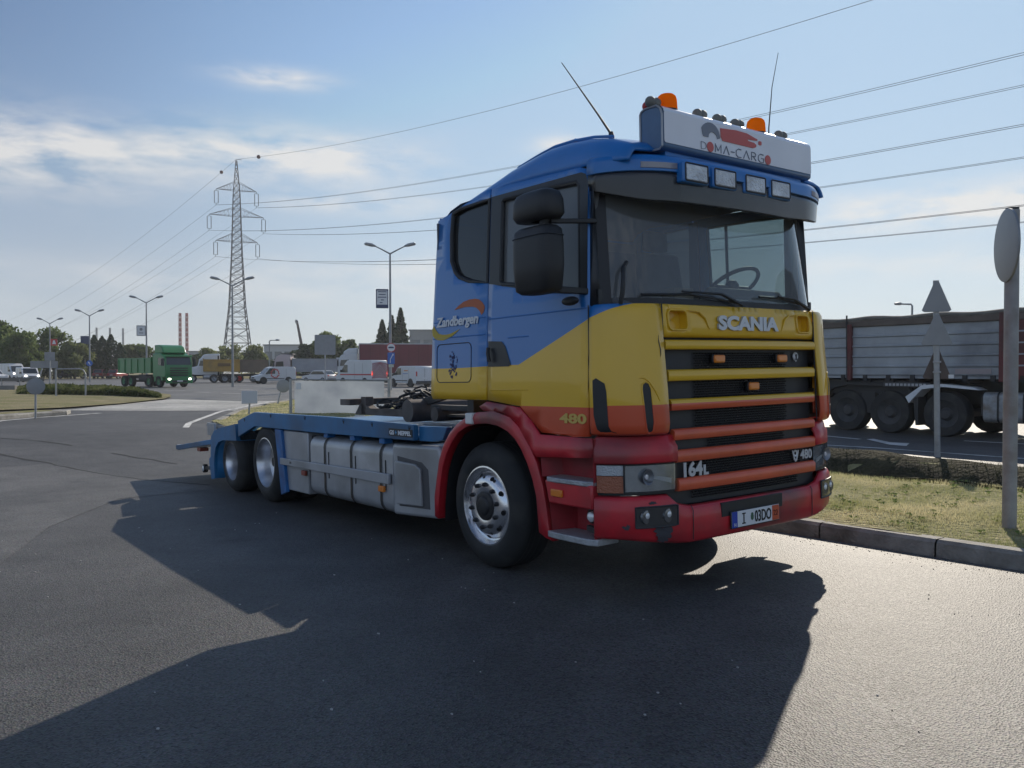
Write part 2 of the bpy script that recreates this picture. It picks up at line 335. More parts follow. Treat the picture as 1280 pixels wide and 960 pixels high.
ISL = [(16, 1.68), (-15, 1.68), (-17.5, 2.1), (-20, 3.2), (-24, 5.0), (-29, 8.0), (-32.3, 10.2), (-33, 12.0), (-31.5, 14.0), (-28, 14.2), (-18, 12.2), (-10, 10.3), (-3.5, 8.85), (.2, 8.04), (8, 6.3), (16, 4.5)]
def ins(p, q):
    c = False; j = len(q) - 1
    for i in range(len(q)):
        if (q[i][1] > p[1]) != (q[j][1] > p[1]) and p[0] < (q[j][0] - q[i][0]) * (p[1] - q[i][1]) / (q[j][1] - q[i][1]) + q[i][0]: c = not c
        j = i
    return c
def dist_edge(p, q):
    m = 1e9; p = Vector(p)
    for i in range(len(q)):
        a, b = Vector(q[i]), Vector(q[(i + 1) % len(q)]); t = max(0, min(1, (p - a).dot(b - a) / (b - a).length_squared)); m = min(m, (a + (b - a) * t - p).length)
    return m
xs = sorted(set([round(-40 + .5 * k, 3) for k in range(121)] + [-160, -140, -120, -105, -92, -80, -70, -62, -55, -50, -46, -43, 22, 25, 30, 38, 50, 70, 100]))
ys_ = sorted(set([round(-12 + .4 * k, 3) for k in range(76)] + [-110, -80, -55, -40, -30, -24, -20, -17, -14, 20, 22, 25, 30, 36, 44, 55, 70, 90, 115, 150]))
rows = []
for x in xs:
    row = []
    for y in ys_:
        z = gz(x, y)
        if -36 < x < 17 and 0 < y < 16 and ins((x, y), ISL):
            z -= min(1.2, max(0, dist_edge((x, y), ISL) - .25) * 1.2)
        if (x + 30) ** 2 + (y - 20) ** 2 > 131 ** 2: z = -.5
        row.append((x, y, z))
    rows.append(row)
mb = MB(); mb.grid(rows); struct(mb.build('asphalt_yard', M_asph, smooth=60, fix=False))

def ditch(x, y):
    f = min(1, max(0, (x + 12) / 5)); ye = 8.08 - .22 * x if x < 6 else 6.8 - .2 * (x - 6); yn = 4.95 + .12 * math.sin(x * 1.1) + .05 * math.sin(x * 3.7)
    ss = lambda t: (lambda k: k * k * (3 - 2 * k))(min(1, max(0, t)))
    return f * .78 * ss((y - yn) / .75) * (1 - ss((y - (ye - 1.45)) / 1.25))
def vz(x, y):
    d = dist_edge((x, y), ISL)
    return gz(x, y) + .05 + .07 * min(1, max(0, 1 - (y - 1.7) / 1.2)) + .05 * min(d, 1.2) + .018 * math.sin(x * 2.1) * math.sin(y * 2.7 + x) - ditch(x, y)
vb = panel([(x, y + (.1 if y < 1.7 else 0)) for x, y in ISL], [], lambda x, y: (x, y, vz(x, y)), .4)
struct(vb.build('verge_ground', M_turf, smooth=60, fix=False))
def kerb(path, w, h, name='kerb'):
    m = MB(); rows = []
    for i, (x, y) in enumerate(path):
        a = Vector(path[max(i - 1, 0)]); b = Vector(path[min(i + 1, len(path) - 1)]); d = (b - a).normalized(); nn = Vector((-d.y, d.x)); zz = gz(x, y)
        rows.append([(x, y, zz - .1), (x + nn.x * .012, y + nn.y * .012, zz + h - .025), (x + nn.x * .04, y + nn.y * .04, zz + h), (x + nn.x * w, y + nn.y * w, zz + h), (x + nn.x * w, y + nn.y * w, zz - .1)])
    m.grid(rows); return m
seg = []
x = 16.0
km = MB()
while x > -15:                                      # one stone after the other with a joint between
    k = kerb([(x, 1.68), (x - .986, 1.68)][::-1], .16, .115 + .002 * math.sin(x * 7)); km.add(k.v, k.f); x -= 1.0
k = kerb([(-15, 1.68), (-17.5, 2.1), (-20, 3.2), (-24, 5.0), (-29, 8.0), (-32.3, 10.2), (-33, 12.0), (-31.5, 14.0)][::-1], .2, .1); km.add(k.v, k.f)
struct(km.build('kerb', M_kerb, smooth=30))

def sheet(name, poly, m, dz, step=1.0, zf=gz):
    b = panel(poly, [], lambda x, y: (x, y, zf(x, y) + dz), step); return struct(b.build(name, m, smooth=60, fix=False))
def xy(u, v): p = P(u, v); return (p.x, p.y)
sheet('concrete_road', [xy(*q) for q in ((78, 513.2), (130, 507.5), (215, 499), (300, 501.5), (385, 500.5), (362, 504), (345, 506.5), (325, 509), (300, 513.5), (180, 513.5))], M_conc, .006, 1.5)
sheet('far_road', [xy(*q) for q in ((-120, 482), (60, 483), (215, 498.5), (300, 501), (400, 500), (700, 498), (700, 478), (560, 476), (300, 475.5), (-120, 475))], M_road, .004, 6)
def strip(poly, w, name='road_marking', dz=.01):
    m = MB(); rows = []
    for i, q in enumerate(poly):
        a = Vector(poly[max(i - 1, 0)]); b = Vector(poly[min(i + 1, len(poly) - 1)]); d = (b - a).normalized(); nn = Vector((-d.y, d.x)) * w / 2
        rows.append([(q[0] + nn.x, q[1] + nn.y, gz(*q) + dz), (q[0] - nn.x, q[1] - nn.y, gz(*q) + dz)])
    m.grid(rows); return struct(m.build(name, M_white, smooth=0))
strip([(-16.6, 1.2), (-18.3, 1.75), (-20.4, 2.7), (-24.3, 4.5), (-29.2, 7.4), (-32.6, 9.6), (-33.6, 12)], .16)
strip([xy(*q) for q in ((-60, 537), (0, 526.5), (45, 522.5), (85, 519.6), (125, 516.6))], .2)
for u0, u1, v in ((168, 196, 488.5), (205, 232, 487.8), (242, 262, 490), (278, 300, 491.5), (300, 322, 487), (330, 352, 490.5), (372, 396, 488)):
    strip([xy(u0, v), xy(u1, v + .5)], .22)
strip([xy(60, 480.5), xy(112, 481), xy(150, 481.8)], .25)
# right-hand road markings
b = panel([xy(*q) for q in ((1083, 549.5), (1092, 549), (1113, 553.5), (1137, 554.5), (1133, 558), (1112, 556.5))], [], lambda x, y: (x, y, gz(x, y) + .01), 1); struct(b.build('road_arrow', M_white, smooth=0))
strip([xy(1028, 545), xy(1075, 549.5)], .14); strip([xy(900, 552), xy(1015, 556), xy(1100, 561), xy(1290, 575)], .12); strip([xy(1205, 551.5), xy(1290, 556)], .14)

# left island by the roundabout, mound and hedge
LI = [xy(*q) for q in ((-160, 553), (-60, 534), (0, 524.5), (45, 520.7), (84, 518.3), (88, 516.4), (45, 516), (0, 519), (-160, 530))]
sheet('island_turf', LI, M_dry, .10, 1.0)
lk = MB()
e = [xy(*q) for q in ((-160, 553.5), (-60, 534.5), (0, 525), (45, 521.2), (84, 518.8), (89, 516.4))]
for i in range(len(e) - 1):
    a, b2 = Vector(e[i]), Vector(e[i + 1]); nseg = max(1, int((b2 - a).length))
    for k in range(nseg):
        p0, p1 = a.lerp(b2, k / nseg), a.lerp(b2, (k + .97) / nseg); c = kerb([tuple(p0), tuple(p1)], .5, .13); lk.add(c.v, c.f)
struct(lk.build('kerb', M_kerb, smooth=30))
MO = [xy(*q) for q in ((-120, 522), (0, 514.5), (75, 511.5), (150, 506), (205, 499.8), (214, 497), (213, 494), (180, 490.5), (120, 486.5), (20, 483), (-120, 482))]
def mz(x, y):
    d = dist_edge((x, y), MO); return .06 + .10 * min(1, d / 3)
b = panel(MO, [], lambda x, y: (x, y, mz(x, y)), 2.0); struct(b.build('mound_ground', M_dry, smooth=60, fix=False))

# ------------------------------------------------------------------ foliage
def leaves(name, m, pts, size, parent=None, flat=.0, seed=1):
    r = np.random.default_rng(seed); n = len(pts); pts = np.asarray(pts, float)
    a = r.normal(size=(n, 3)); a /= np.linalg.norm(a, axis=1)[:, None]; b = r.normal(size=(n, 3)); b -= a * (a * b).sum(1)[:, None]; b /= np.linalg.norm(b, axis=1)[:, None]
    s = size * r.uniform(.6, 1.4, n)[:, None]
    v = np.stack([pts - a * s, pts + b * s * .55, pts + a * s, pts - b * s * .55], 1).reshape(-1, 3)
    me = bpy.data.meshes.new(name); f = np.arange(4 * n).reshape(-1, 4)
    me.from_pydata(v.tolist(), [], f.tolist()); me.materials.append(m); o = bpy.data.objects.new(name, me); COL.objects.link(o)
    if parent: o.parent = parent
    return o
def crown_pts(h0, h1, rad, kind, n, seed):
    r = np.random.default_rng(seed); pts = []
    if kind == 'cone':
        k = 0
        for i in range(n):
            t = r.random() ** .75; z = h0 + (h1 - h0) * t; rr = rad * (1 - t) ** .85 * (.72 + .4 * abs(math.sin(t * 34 + seed))) * (.35 + .65 * r.random() ** .4); a = r.random() * 6.283
            pts.append((rr * math.cos(a), rr * math.sin(a), z))
    elif kind == 'column':
        for i in range(n):
            t = r.random(); z = h0 + (h1 - h0) * t; a = r.random() * 6.283
            rr = rad * min(1, (1 - t) * 3.2 + .06) * (.85 + .2 * math.sin(a * 3 + t * 9 + seed)) * r.random() ** .35
            pts.append((rr * math.cos(a), rr * math.sin(a), z))
    else:
        nb = 34; cs = []
        for i in range(nb):
            t = r.random(); z = h0 + (h1 - h0) * (.08 + .84 * t); env = math.sin(math.pi * (.14 + .8 * t)) ** .7; a = r.random() * 6.283; rr = rad * env * r.random() ** .5 * .85
            cs.append((rr * math.cos(a), rr * math.sin(a), z, rad * r.uniform(.2, .42)))
        cs = np.array(cs); idx = r.integers(0, nb, n); d = r.normal(size=(n, 3)); d /= np.linalg.norm(d, axis=1)[:, None]; d *= (r.random(n) ** .45)[:, None]; d[:, 2] *= .8
        p = cs[idx, :3] + d * cs[idx, 3][:, None]; p[:, 2] = np.maximum(p[:, 2], h0 * .6); pts = p
    return pts
TREEI = [0]
def tree(u, d, h, rad, label, kind='broad', m=None, n=4200, h0=None, leaf=.3, cat='tree', name='broadleaf_tree', group=None):
    TREEI[0] += 1; s = TREEI[0]; h0 = h * .18 if h0 is None else h0
    t = thing(name, label, cat, A(u, d), 0, group)
    leaves('crown', m or M_leafA, crown_pts(h0, h, rad, kind, n, s), leaf, t, seed=s)
    b = MB(); r = random.Random(s); b.tube([(0, 0, -.1), (.05, 0, h * .3), (0, .1, h * .8)], [h * .028, h * .02, h * .006], 7)
    for k in range(7):
        a = r.uniform(0, 6.28); z = h * r.uniform(.2, .55); b.tube([(0, 0, z), (rad * .35 * math.cos(a), rad * .35 * math.sin(a), z + h * .14), (rad * .7 * math.cos(a), rad * .7 * math.sin(a), z + h * .26)], [h * .011, h * .008, h * .003], 5)
    b.build('trunk', M_bark, t); return t
GL = 'trees along the far road'
tree(-4, 135, 9.6, 5.0, 'tall grey-green tree cut by the left edge of the photo behind the white vans', group=GL)
tree(27, 128, 7.2, 3.6, 'leafy tree directly behind the white high-roof van', m=M_leafA, group=GL)
tree(38, 138, 5.4, 3.0, 'low bushy tree between the leftmost trees and the post with the red square sign', m=M_leafB, group=GL)
tree(68, 142, 8.6, 4.2, 'bright green tree behind the lamp post carrying the small red square sign', m=M_leafA, group=GL)
tree(94, 138, 6.2, 3.1, 'pale round tree just right of the red square sign, left of the cypresses', m=M_leafC, group=GL)
for u, h, lb in ((108, 7.0, 'dark cypress at the left end of the clipped cypress row'), (118, 7.8, 'dark cypress second from the left in the cypress row'), (128, 7.6, 'dark cypress in the middle of the cypress row, under the grey chimneys'), (139, 7.9, 'dark pointed cypress at the right end of the cypress row'), (150, 6.4, 'short dark cypress left of the green tipper truck')):
    tree(u, 150, h, 1.5 if u < 145 else 1.1, lb, 'column', M_leafB, 1500, .4, .26, name='cypress_tree', group='cypress row behind the red cars')
tree(160, 158, 6.2, 3.2, 'yellow-green tree showing above the green tipper body', m=M_leafC, group=GL)
tree(178, 160, 6.6, 3.0, 'mid-green tree behind the post with the white billboard', m=M_leafA, group=GL)
tree(243, 150, 4.2, 2.4, 'dark low tree right of the red and white chimneys', m=M_leafB, group=GL)
tree(262, 165, 5.6, 3.6, 'olive tree above the cab of the white bonneted truck', m=M_leafC, group=GL)
tree(291, 170, 6.8, 3.8, 'loose olive tree at the foot of the pylon', m=M_leafC, group=GL, n=1700)
tree(318, 160, 6.0, 3.2, 'olive bushy tree right of the pylon foot above the white van', m=M_leafC, group=GL)
tree(382, 150, 6.6, 2.8, 'dark green tree left of the large grey sign back', m=M_leafB, group=GL)
tree(412, 150, 8.2, 3.6, 'tallest broad tree, behind the large grey sign back', m=M_leafA, group=GL)
tree(438, 152, 7.2, 2.8, 'green tree right of the large grey sign back, over the white curtain-sider cab', m=M_leafA, group=GL)
tree(466, 145, 6.4, 2.6, 'round bright bush at the foot of the conifers, left side', m=M_leafA, group=GL)
tree(478, 150, 10.5, 2.5, 'dark conifer left of the lamp post with the blue timetable board', 'cone', M_leafB, 2600, .5, .3, name='conifer_tree', group='conifers above the maroon trailer')
tree(490, 148, 11.2, 2.3, 'dark conifer right behind the lamp post with the blue timetable board', 'cone', M_leafB, 2400, .5, .3, name='conifer_tree', group='conifers above the maroon trailer')
tree(501, 146, 12.4, 2.6, 'tallest pointed conifer, right of the lamp post', 'cone', M_leafB, 3000, .5, .3, name='conifer_tree', group='conifers above the maroon trailer')
tree(515, 146, 6.2, 1.6, 'small conifer before the grey factory hall', 'cone', M_leafB, 1200, .5, .26, name='conifer_tree', group='conifers above the maroon trailer')
tree(1296, 46, 5.0, 1.7, 'small green tree at the right edge behind the thick sign post', m=M_leafA, n=2400, leaf=.16)
for k in range(9):       # bushes that close the gaps at the far side of the road, each one its own
    u = (-5, 30, 55, 84, 205, 222, 345, 362, 455)[k]
    tree(u, 146 + k, 3.2 + (k % 3) * .5, 2.6, ('low hedge bush at the left edge behind the guard rail', 'low bush behind the white vans', 'low bush under the grey sign backs', 'low bush behind the dark flatbed trailer', 'low bush just right of the green truck cab', 'low bush at the foot of the red and white chimneys', 'low bush right of the white van with the red ring', 'low bush above the grey tipper front', 'low bush left of the conifers')[k], m=(M_leafB, M_leafA, M_leafB)[k % 3], n=1100, h0=.2, cat='bush', name='bush', group='bushes along the far road')

# verge grass (stuff): thousands of blades standing on the verge and in the ditch
def blades(name, m, label, region, n, h, w, zf, seed):
    r = np.random.default_rng(seed); vs = []; fs = []; k = 0; x0, x1, y0, y1 = region
    while k < n:
        x, y = r.uniform(x0, x1), r.uniform(y0, y1)
        if not ins((x, y), ISL): continue
        dn = .5 + .5 * math.sin(x * 1.7 + 2 * math.sin(y * 1.3)) * math.sin(y * 2.3 + x)
        if r.random() > .45 + .55 * dn: continue
        z = zf(x, y); a = r.uniform(0, 6.283); hh = h * r.uniform(.4, 1.3) * (.6 + .6 * dn); ln = r.uniform(-.7, .7) * hh; la = r.uniform(0, 6.28); ww = w * r.uniform(.6, 1.3)
        dx, dy = ww * math.cos(a), ww * math.sin(a); o = len(vs)
        vs += [(x - dx, y - dy, z - .01), (x + dx, y + dy, z - .01), (x + ln * math.cos(la), y + ln * math.sin(la), z + hh)]; fs.append((o, o + 1, o + 2)); k += 1
    me = bpy.data.meshes.new(name); me.from_pydata(vs, [], fs); me.materials.append(m); o = bpy.data.objects.new(name, me); COL.objects.link(o)
    o['kind'] = 'stuff'; o['label'] = label; o['category'] = 'grass'; return o
blades('verge_grass', M_blade, 'short dry grass on the kerbed verge right of the parked truck', (-2.5, 6, 1.9, 5.2), 70000, .035, .004, vz, 3)
blades('verge_grass', M_blade, 'thin yellowish grass on the island seen behind the blue bed', (-33, -10, 1.9, 12), 16000, .03, .02, vz, 4)
blades('ditch_grass', M_blade2, 'dark weeds on the ditch bank between verge and road', (-8, 6, 4.8, 8.6), 14000, .055, .006, vz, 5)
# hedge on the mound
pts = []; r = np.random.default_rng(11)
for i in range(12000):
    t = r.random(); u = 22 + 178 * t; vv = 486.5 + (t * 9.0) + r.uniform(0, 9.5 * (1 - t * .62)); p = P(u, vv)
    ext = min(1, (1 - t) * 5, t * 8 + .2); z = r.random() ** .6 * (.36 + .03 * math.sin(t * 23)) * ext
    pts.append((p.x, p.y, .12 + z))
hd = leaves('ground_cover', leafmat('hedge leaves', (.06, .08, .03), (.16, .17, .07), .35, .5), pts, .13, seed=9); hd['kind'] = 'stuff'; hd['label'] = 'dark overgrown ditch bank on the mound left of the green truck'; hd['category'] = 'ground cover'

M_seam = mat('bitumen seam', (.022, .022, .023), .8, noise=.3)
def crack(pts_, w, seed):
    r_ = random.Random(seed); q = []
    for i in range(len(pts_) - 1):
        a, b = Vector(pts_[i]), Vector(pts_[i + 1]); n = max(2, int((b - a).length / .35))
        for k in range(n): p = a.lerp(b, k / n); q.append((p.x + r_.uniform(-.03, .03), p.y + r_.uniform(-.03, .03)))
    q.append(pts_[-1]); m = MB(); rows = []
    for i, p in enumerate(q):
        a = Vector(q[max(i - 1, 0)]); b = Vector(q[min(i + 1, len(q) - 1)]); d = (b - a).normalized(); nn = Vector((-d.y, d.x)) * w * r_.uniform(.3, 1) / 2; rows.append([(p[0] + nn.x, p[1] + nn.y, gz(*p) + .005), (p[0] - nn.x, p[1] - nn.y, gz(*p) + .005)])
    m.grid(rows); return struct(m.build('asphalt_seam', M_seam, smooth=0))
crack([xy(-40, 556), xy(60, 566), xy(180, 583), xy(262, 592)], .07, 1)
crack([xy(-40, 546), xy(50, 549), xy(90, 552)], .09, 2)
crack([xy(140, 557), xy(190, 562), xy(222, 566)], .06, 3)
M_asphl = asphalt('worn pale asphalt', (.066, .064, .061), .8)
sheet('asphalt_patch', [xy(*q) for q in ((-200, 600), (-60, 575), (60, 566.5), (180, 583.5), (262, 592.5), (268, 597), (150, 606), (60, 640), (-20, 700), (-200, 760))], M_asphl, .003, .8)
m_ = MB(); r_ = random.Random(8)
for k in range(900):
    x = r_.uniform(-1.5, 5); y = 1.62 - abs(r_.gauss(0, .16)) if r_.random() < .93 else r_.uniform(-3.2, 1.5); s_ = r_.uniform(.002, .007)
    m_.box(x, y, gz(x, y) + s_ * .3, s_, s_ * r_.uniform(.6, 1.3), s_ * .8, Matrix.Rotation(r_.uniform(0, 3), 3, 'Z'))
o = m_.build('gravel', mat('loose grit', (.16, .15, .13), .9, noise=.4, nscale=60), smooth=0, fix=False); o['kind'] = 'stuff'; o['label'] = 'loose grit and dirt washed up along the kerb'

DB = [(-9, 5.15), (-6, 5.0), (-3, 4.95), (0, 4.98), (3, 5.0), (7, 4.9), (9, 4.9), (8, 6.25), (.2, 7.98), (-3.5, 8.78), (-9, 10.0)]
def dz_(x, y): return vz(x, y) + .012 + .03 * (.5 + .5 * math.sin(x * 5.3 + y * 3)) * math.sin(y * 7.7 + x * 2.1) ** 2
b = panel(DB, [], lambda x, y: (x + .08 * math.sin(y * 5), y + .10 * math.sin(x * 4.1) * (y < 5.3), dz_(x, y)), .22); struct(b.build('ditch_ground', grassmat('shade-dark ditch soil', (.028, .026, .018), (.085, .078, .045), 2.2), smooth=60, fix=False))  # dark earth, its tone lowered further to stand in for the bank's shade
r_ = random.Random(77); e = MB()
for k in range(260):                      # broad-leaved weeds and daisies in the verge
    x, y = r_.uniform(-2.5, 6), r_.uniform(1.95, 5.1); z = vz(x, y); rr_ = r_.uniform(.02, .055)
    for j in range(7): a = r_.uniform(0, 6.28); e.add([(x, y, z + .005), (x + rr_ * math.cos(a) - .012 * math.sin(a), y + rr_ * math.sin(a) + .012 * math.cos(a), z + .03), (x + 1.5 * rr_ * math.cos(a), y + 1.5 * rr_ * math.sin(a), z + .022), (x + rr_ * math.cos(a) + .012 * math.sin(a), y + rr_ * math.sin(a) - .012 * math.cos(a), z + .03)], [(0, 1, 2, 3)])
o = e.build('verge_weeds', leafmat('weed leaves', (.20, .27, .08), (.34, .38, .15), .45, 2), smooth=0, fix=False); o['kind'] = 'stuff'; o['label'] = 'low leafy weeds scattered through the verge grass'

r_ = random.Random(31); e = MB()
for k in range(70):                       # pale chips and scraps lying on the tarmac
    x, y = r_.uniform(-4, 4.4), r_.uniform(-4.2, -1.2); s_ = r_.uniform(.004, .011); q = [(x + s_ * r_.uniform(.6, 1.3) * math.cos(a), y + s_ * .7 * r_.uniform(.6, 1.3) * math.sin(a)) for a in (0, 1.2, 2.4, 3.7, 5)]
    e.prism(q, 'z', gz(x, y) + .001, gz(x, y) + .005)
o = e.build('litter_chips', mat('pale stone chips', (.42, .41, .39), .8), smooth=0, fix=False); o['kind'] = 'stuff'; o['label'] = 'tiny pale chips scattered on the tarmac beside the truck'
# ------------------------------------------------------------------ THE LORRY (its own frame: x forward, -y the near side)
T = thing('tractor_truck', 'large blue, yellow and red truck with a roof light box and low blue bed', 'truck')
MT = Matrix(((9.99832352e-01, -4.17957658e-04, -1.83055484e-02), (1.66845152e-04, 9.99905901e-01, -1.37172153e-02), (1.83095591e-02, 1.37118614e-02, 9.99738338e-01)))
T.matrix_world = Matrix.Translation(CAM) @ MT.to_4x4() @ Matrix.Translation(-CAM)

def livery():
    m = bpy.data.materials.new('livery paint'); m.use_nodes = True; t = m.node_tree; b = t.nodes['Principled BSDF']; NN = t.nodes.new; LL = t.links.new
    tcx = NN('ShaderNodeTexCoord'); tcx.object = T; s = NN('ShaderNodeSeparateXYZ'); LL(tcx.outputs['Object'], s.inputs[0])
    def M_(op, a, b_=None):
        n = NN('ShaderNodeMath'); n.operation = op
        for i, v in enumerate((a, b_)):
            if v is None: continue
            if isinstance(v, (int, float)): n.inputs[i].default_value = v
            else: LL(v, n.inputs[i])
        return n.outputs[0]
    x, y, z = s.outputs
    gl = M_('MAXIMUM', M_('ADD', M_('MULTIPLY', M_('SUBTRACT', x, .49), .39), 1.535), 1.535)
    wav = M_('MULTIPLY', M_('SINE', M_('MULTIPLY', x, 4.1)), .004)
    isblue = M_('GREATER_THAN', z, M_('ADD', gl, wav))
    isyel = M_('GREATER_THAN', z, M_('ADD', 1.248, M_('MULTIPLY', M_('GREATER_THAN', x, 1.35), .012)))
    def col(fac, a, b_):
        n = NN('ShaderNodeMixRGB'); LL(fac, n.inputs[0])
        for i, v in ((1, a), (2, b_)):
            if isinstance(v, tuple): n.inputs[i].default_value = (*v, 1)
            else: LL(v, n.inputs[i])
        return n.outputs[0]
    c = col(isyel, (.66, .085, .025), (.80, .47, .010)); c = col(isblue, c, (.008, .16, .48))
    n1 = NN('ShaderNodeTexNoise'); n1.inputs['Scale'].default_value = 2.2; n1.inputs['Detail'].default_value = 9; n1.inputs['Roughness'].default_value = .65; LL(tcx.outputs['Object'], n1.inputs['Vector'])
    mr = NN('ShaderNodeMapRange'); mr.inputs[1].default_value = .35; mr.inputs[2].default_value = .8; mr.inputs[3].default_value = 0; mr.inputs[4].default_value = .14; LL(n1.outputs['Fac'], mr.inputs[0])
    dz = NN('ShaderNodeMapRange'); dz.inputs[1].default_value = 1.9; dz.inputs[2].default_value = .9; dz.inputs[3].default_value = .25; dz.inputs[4].default_value = 1; LL(z, dz.inputs[0])
    c = col(M_('MULTIPLY', mr.outputs[0], dz.outputs[0]), c, (.16, .14, .115))
    LL(c, b.inputs['Base Color'])
    r2 = NN('ShaderNodeMapRange'); r2.inputs[3].default_value = .24; r2.inputs[4].default_value = .5; LL(n1.outputs['Fac'], r2.inputs[0]); LL(r2.outputs[0], b.inputs['Roughness'])
    b.inputs['Coat Weight'].default_value = .6; b.inputs['Coat Roughness'].default_value = .05
    n2 = NN('ShaderNodeTexNoise'); n2.inputs['Scale'].default_value = 3.0; LL(tcx.outputs['Object'], n2.inputs['Vector'])
    bp = NN('ShaderNodeBump'); bp.inputs['Strength'].default_value = .25; bp.inputs['Distance'].default_value = .01; LL(n2.outputs['Fac'], bp.inputs['Height']); LL(bp.outputs[0], b.inputs['Normal'])
    return m
M_liv = livery()
M_red = mat('red paint', (.52, .016, .028), .42, noise=.22, nscale=3, coat=.3, dirt=(.10, .035, .035), bump=.08, bscale=3)
M_redd = mat('worn red plastic', (.30, .018, .025), .55, noise=.25, nscale=4, dirt=(.06, .03, .03))
M_org = mat('orange bar paint', (.68, .11, .04), .4, noise=.15, nscale=3, coat=.35)
M_blue = mat('blue frame paint', (.012, .14, .32), .45, noise=.25, nscale=2.5, coat=.2, dirt=(.03, .05, .08))
M_blue2 = mat('blue roof paint', (.010, .165, .48), .35, noise=.1, nscale=2.5, coat=.4)
M_trim = mat('dark window trim', (.016, .018, .022), .35, noise=.2, nscale=6)
M_smoke = mat('smoked visor plastic', (.02, .022, .026), .25, coat=.4)
M_grille = mat('dark grille plastic', (.028, .031, .036), .5, noise=.2, nscale=9)
M_sil = mat('silver grey paint', (.40, .41, .43), .42, .35, noise=.10, nscale=3, dirt=(.27, .27, .27))
M_tank = mat('brushed tank aluminium', (.44, .45, .47), .42, .5, noise=.12, nscale=4, dirt=(.30, .30, .30))
M_chrome = mat('polished aluminium rim', (.74, .74, .76), .22, .92, noise=.12, nscale=7)
M_dull = mat('dull wheel steel', (.30, .31, .33), .45, .7, noise=.25, nscale=8)
M_letter = mat('silver lettering', (.55, .58, .62), .35, .3)
M_wht = mat('white lettering', (.72, .74, .76), .5)
M_frame = mat('greasy chassis steel', (.05, .045, .042), .6, .3, noise=.35, nscale=7, dirt=(.10, .07, .05))
M_rust = mat('weathered coupling steel', (.12, .095, .08), .65, .3, noise=.35, nscale=6, dirt=(.06, .04, .03))
M_seat = mat('seat cloth', (.10, .105, .11), .9, noise=.2); M_int = mat('cab trim', (.12, .12, .12), .8, noise=.15)
M_liner = mat('grey cab lining', (.16, .165, .17), .9)
M_step = mat('ribbed step aluminium', (.42, .44, .46), .4, .5, noise=.2, nscale=20, bump=.5, bscale=120)
M_ws = glass('windscreen glass', (.76, .88, .86), .02, .68)
M_sg = glass('tinted side glass', (.42, .50, .52), .02, .58)
M_dg = glass('dark sleeper glass', (.05, .055, .06), .03, .9)

def ysd(z): return 1.21 - .075 * max(0, (z - 1.3) / 1.5) ** 1.4
def near(o=0.0): return lambda x, z: (x, -(ysd(z) + o), z)
def far(o=0.0): return lambda x, z: (x, (ysd(z) + o), z)

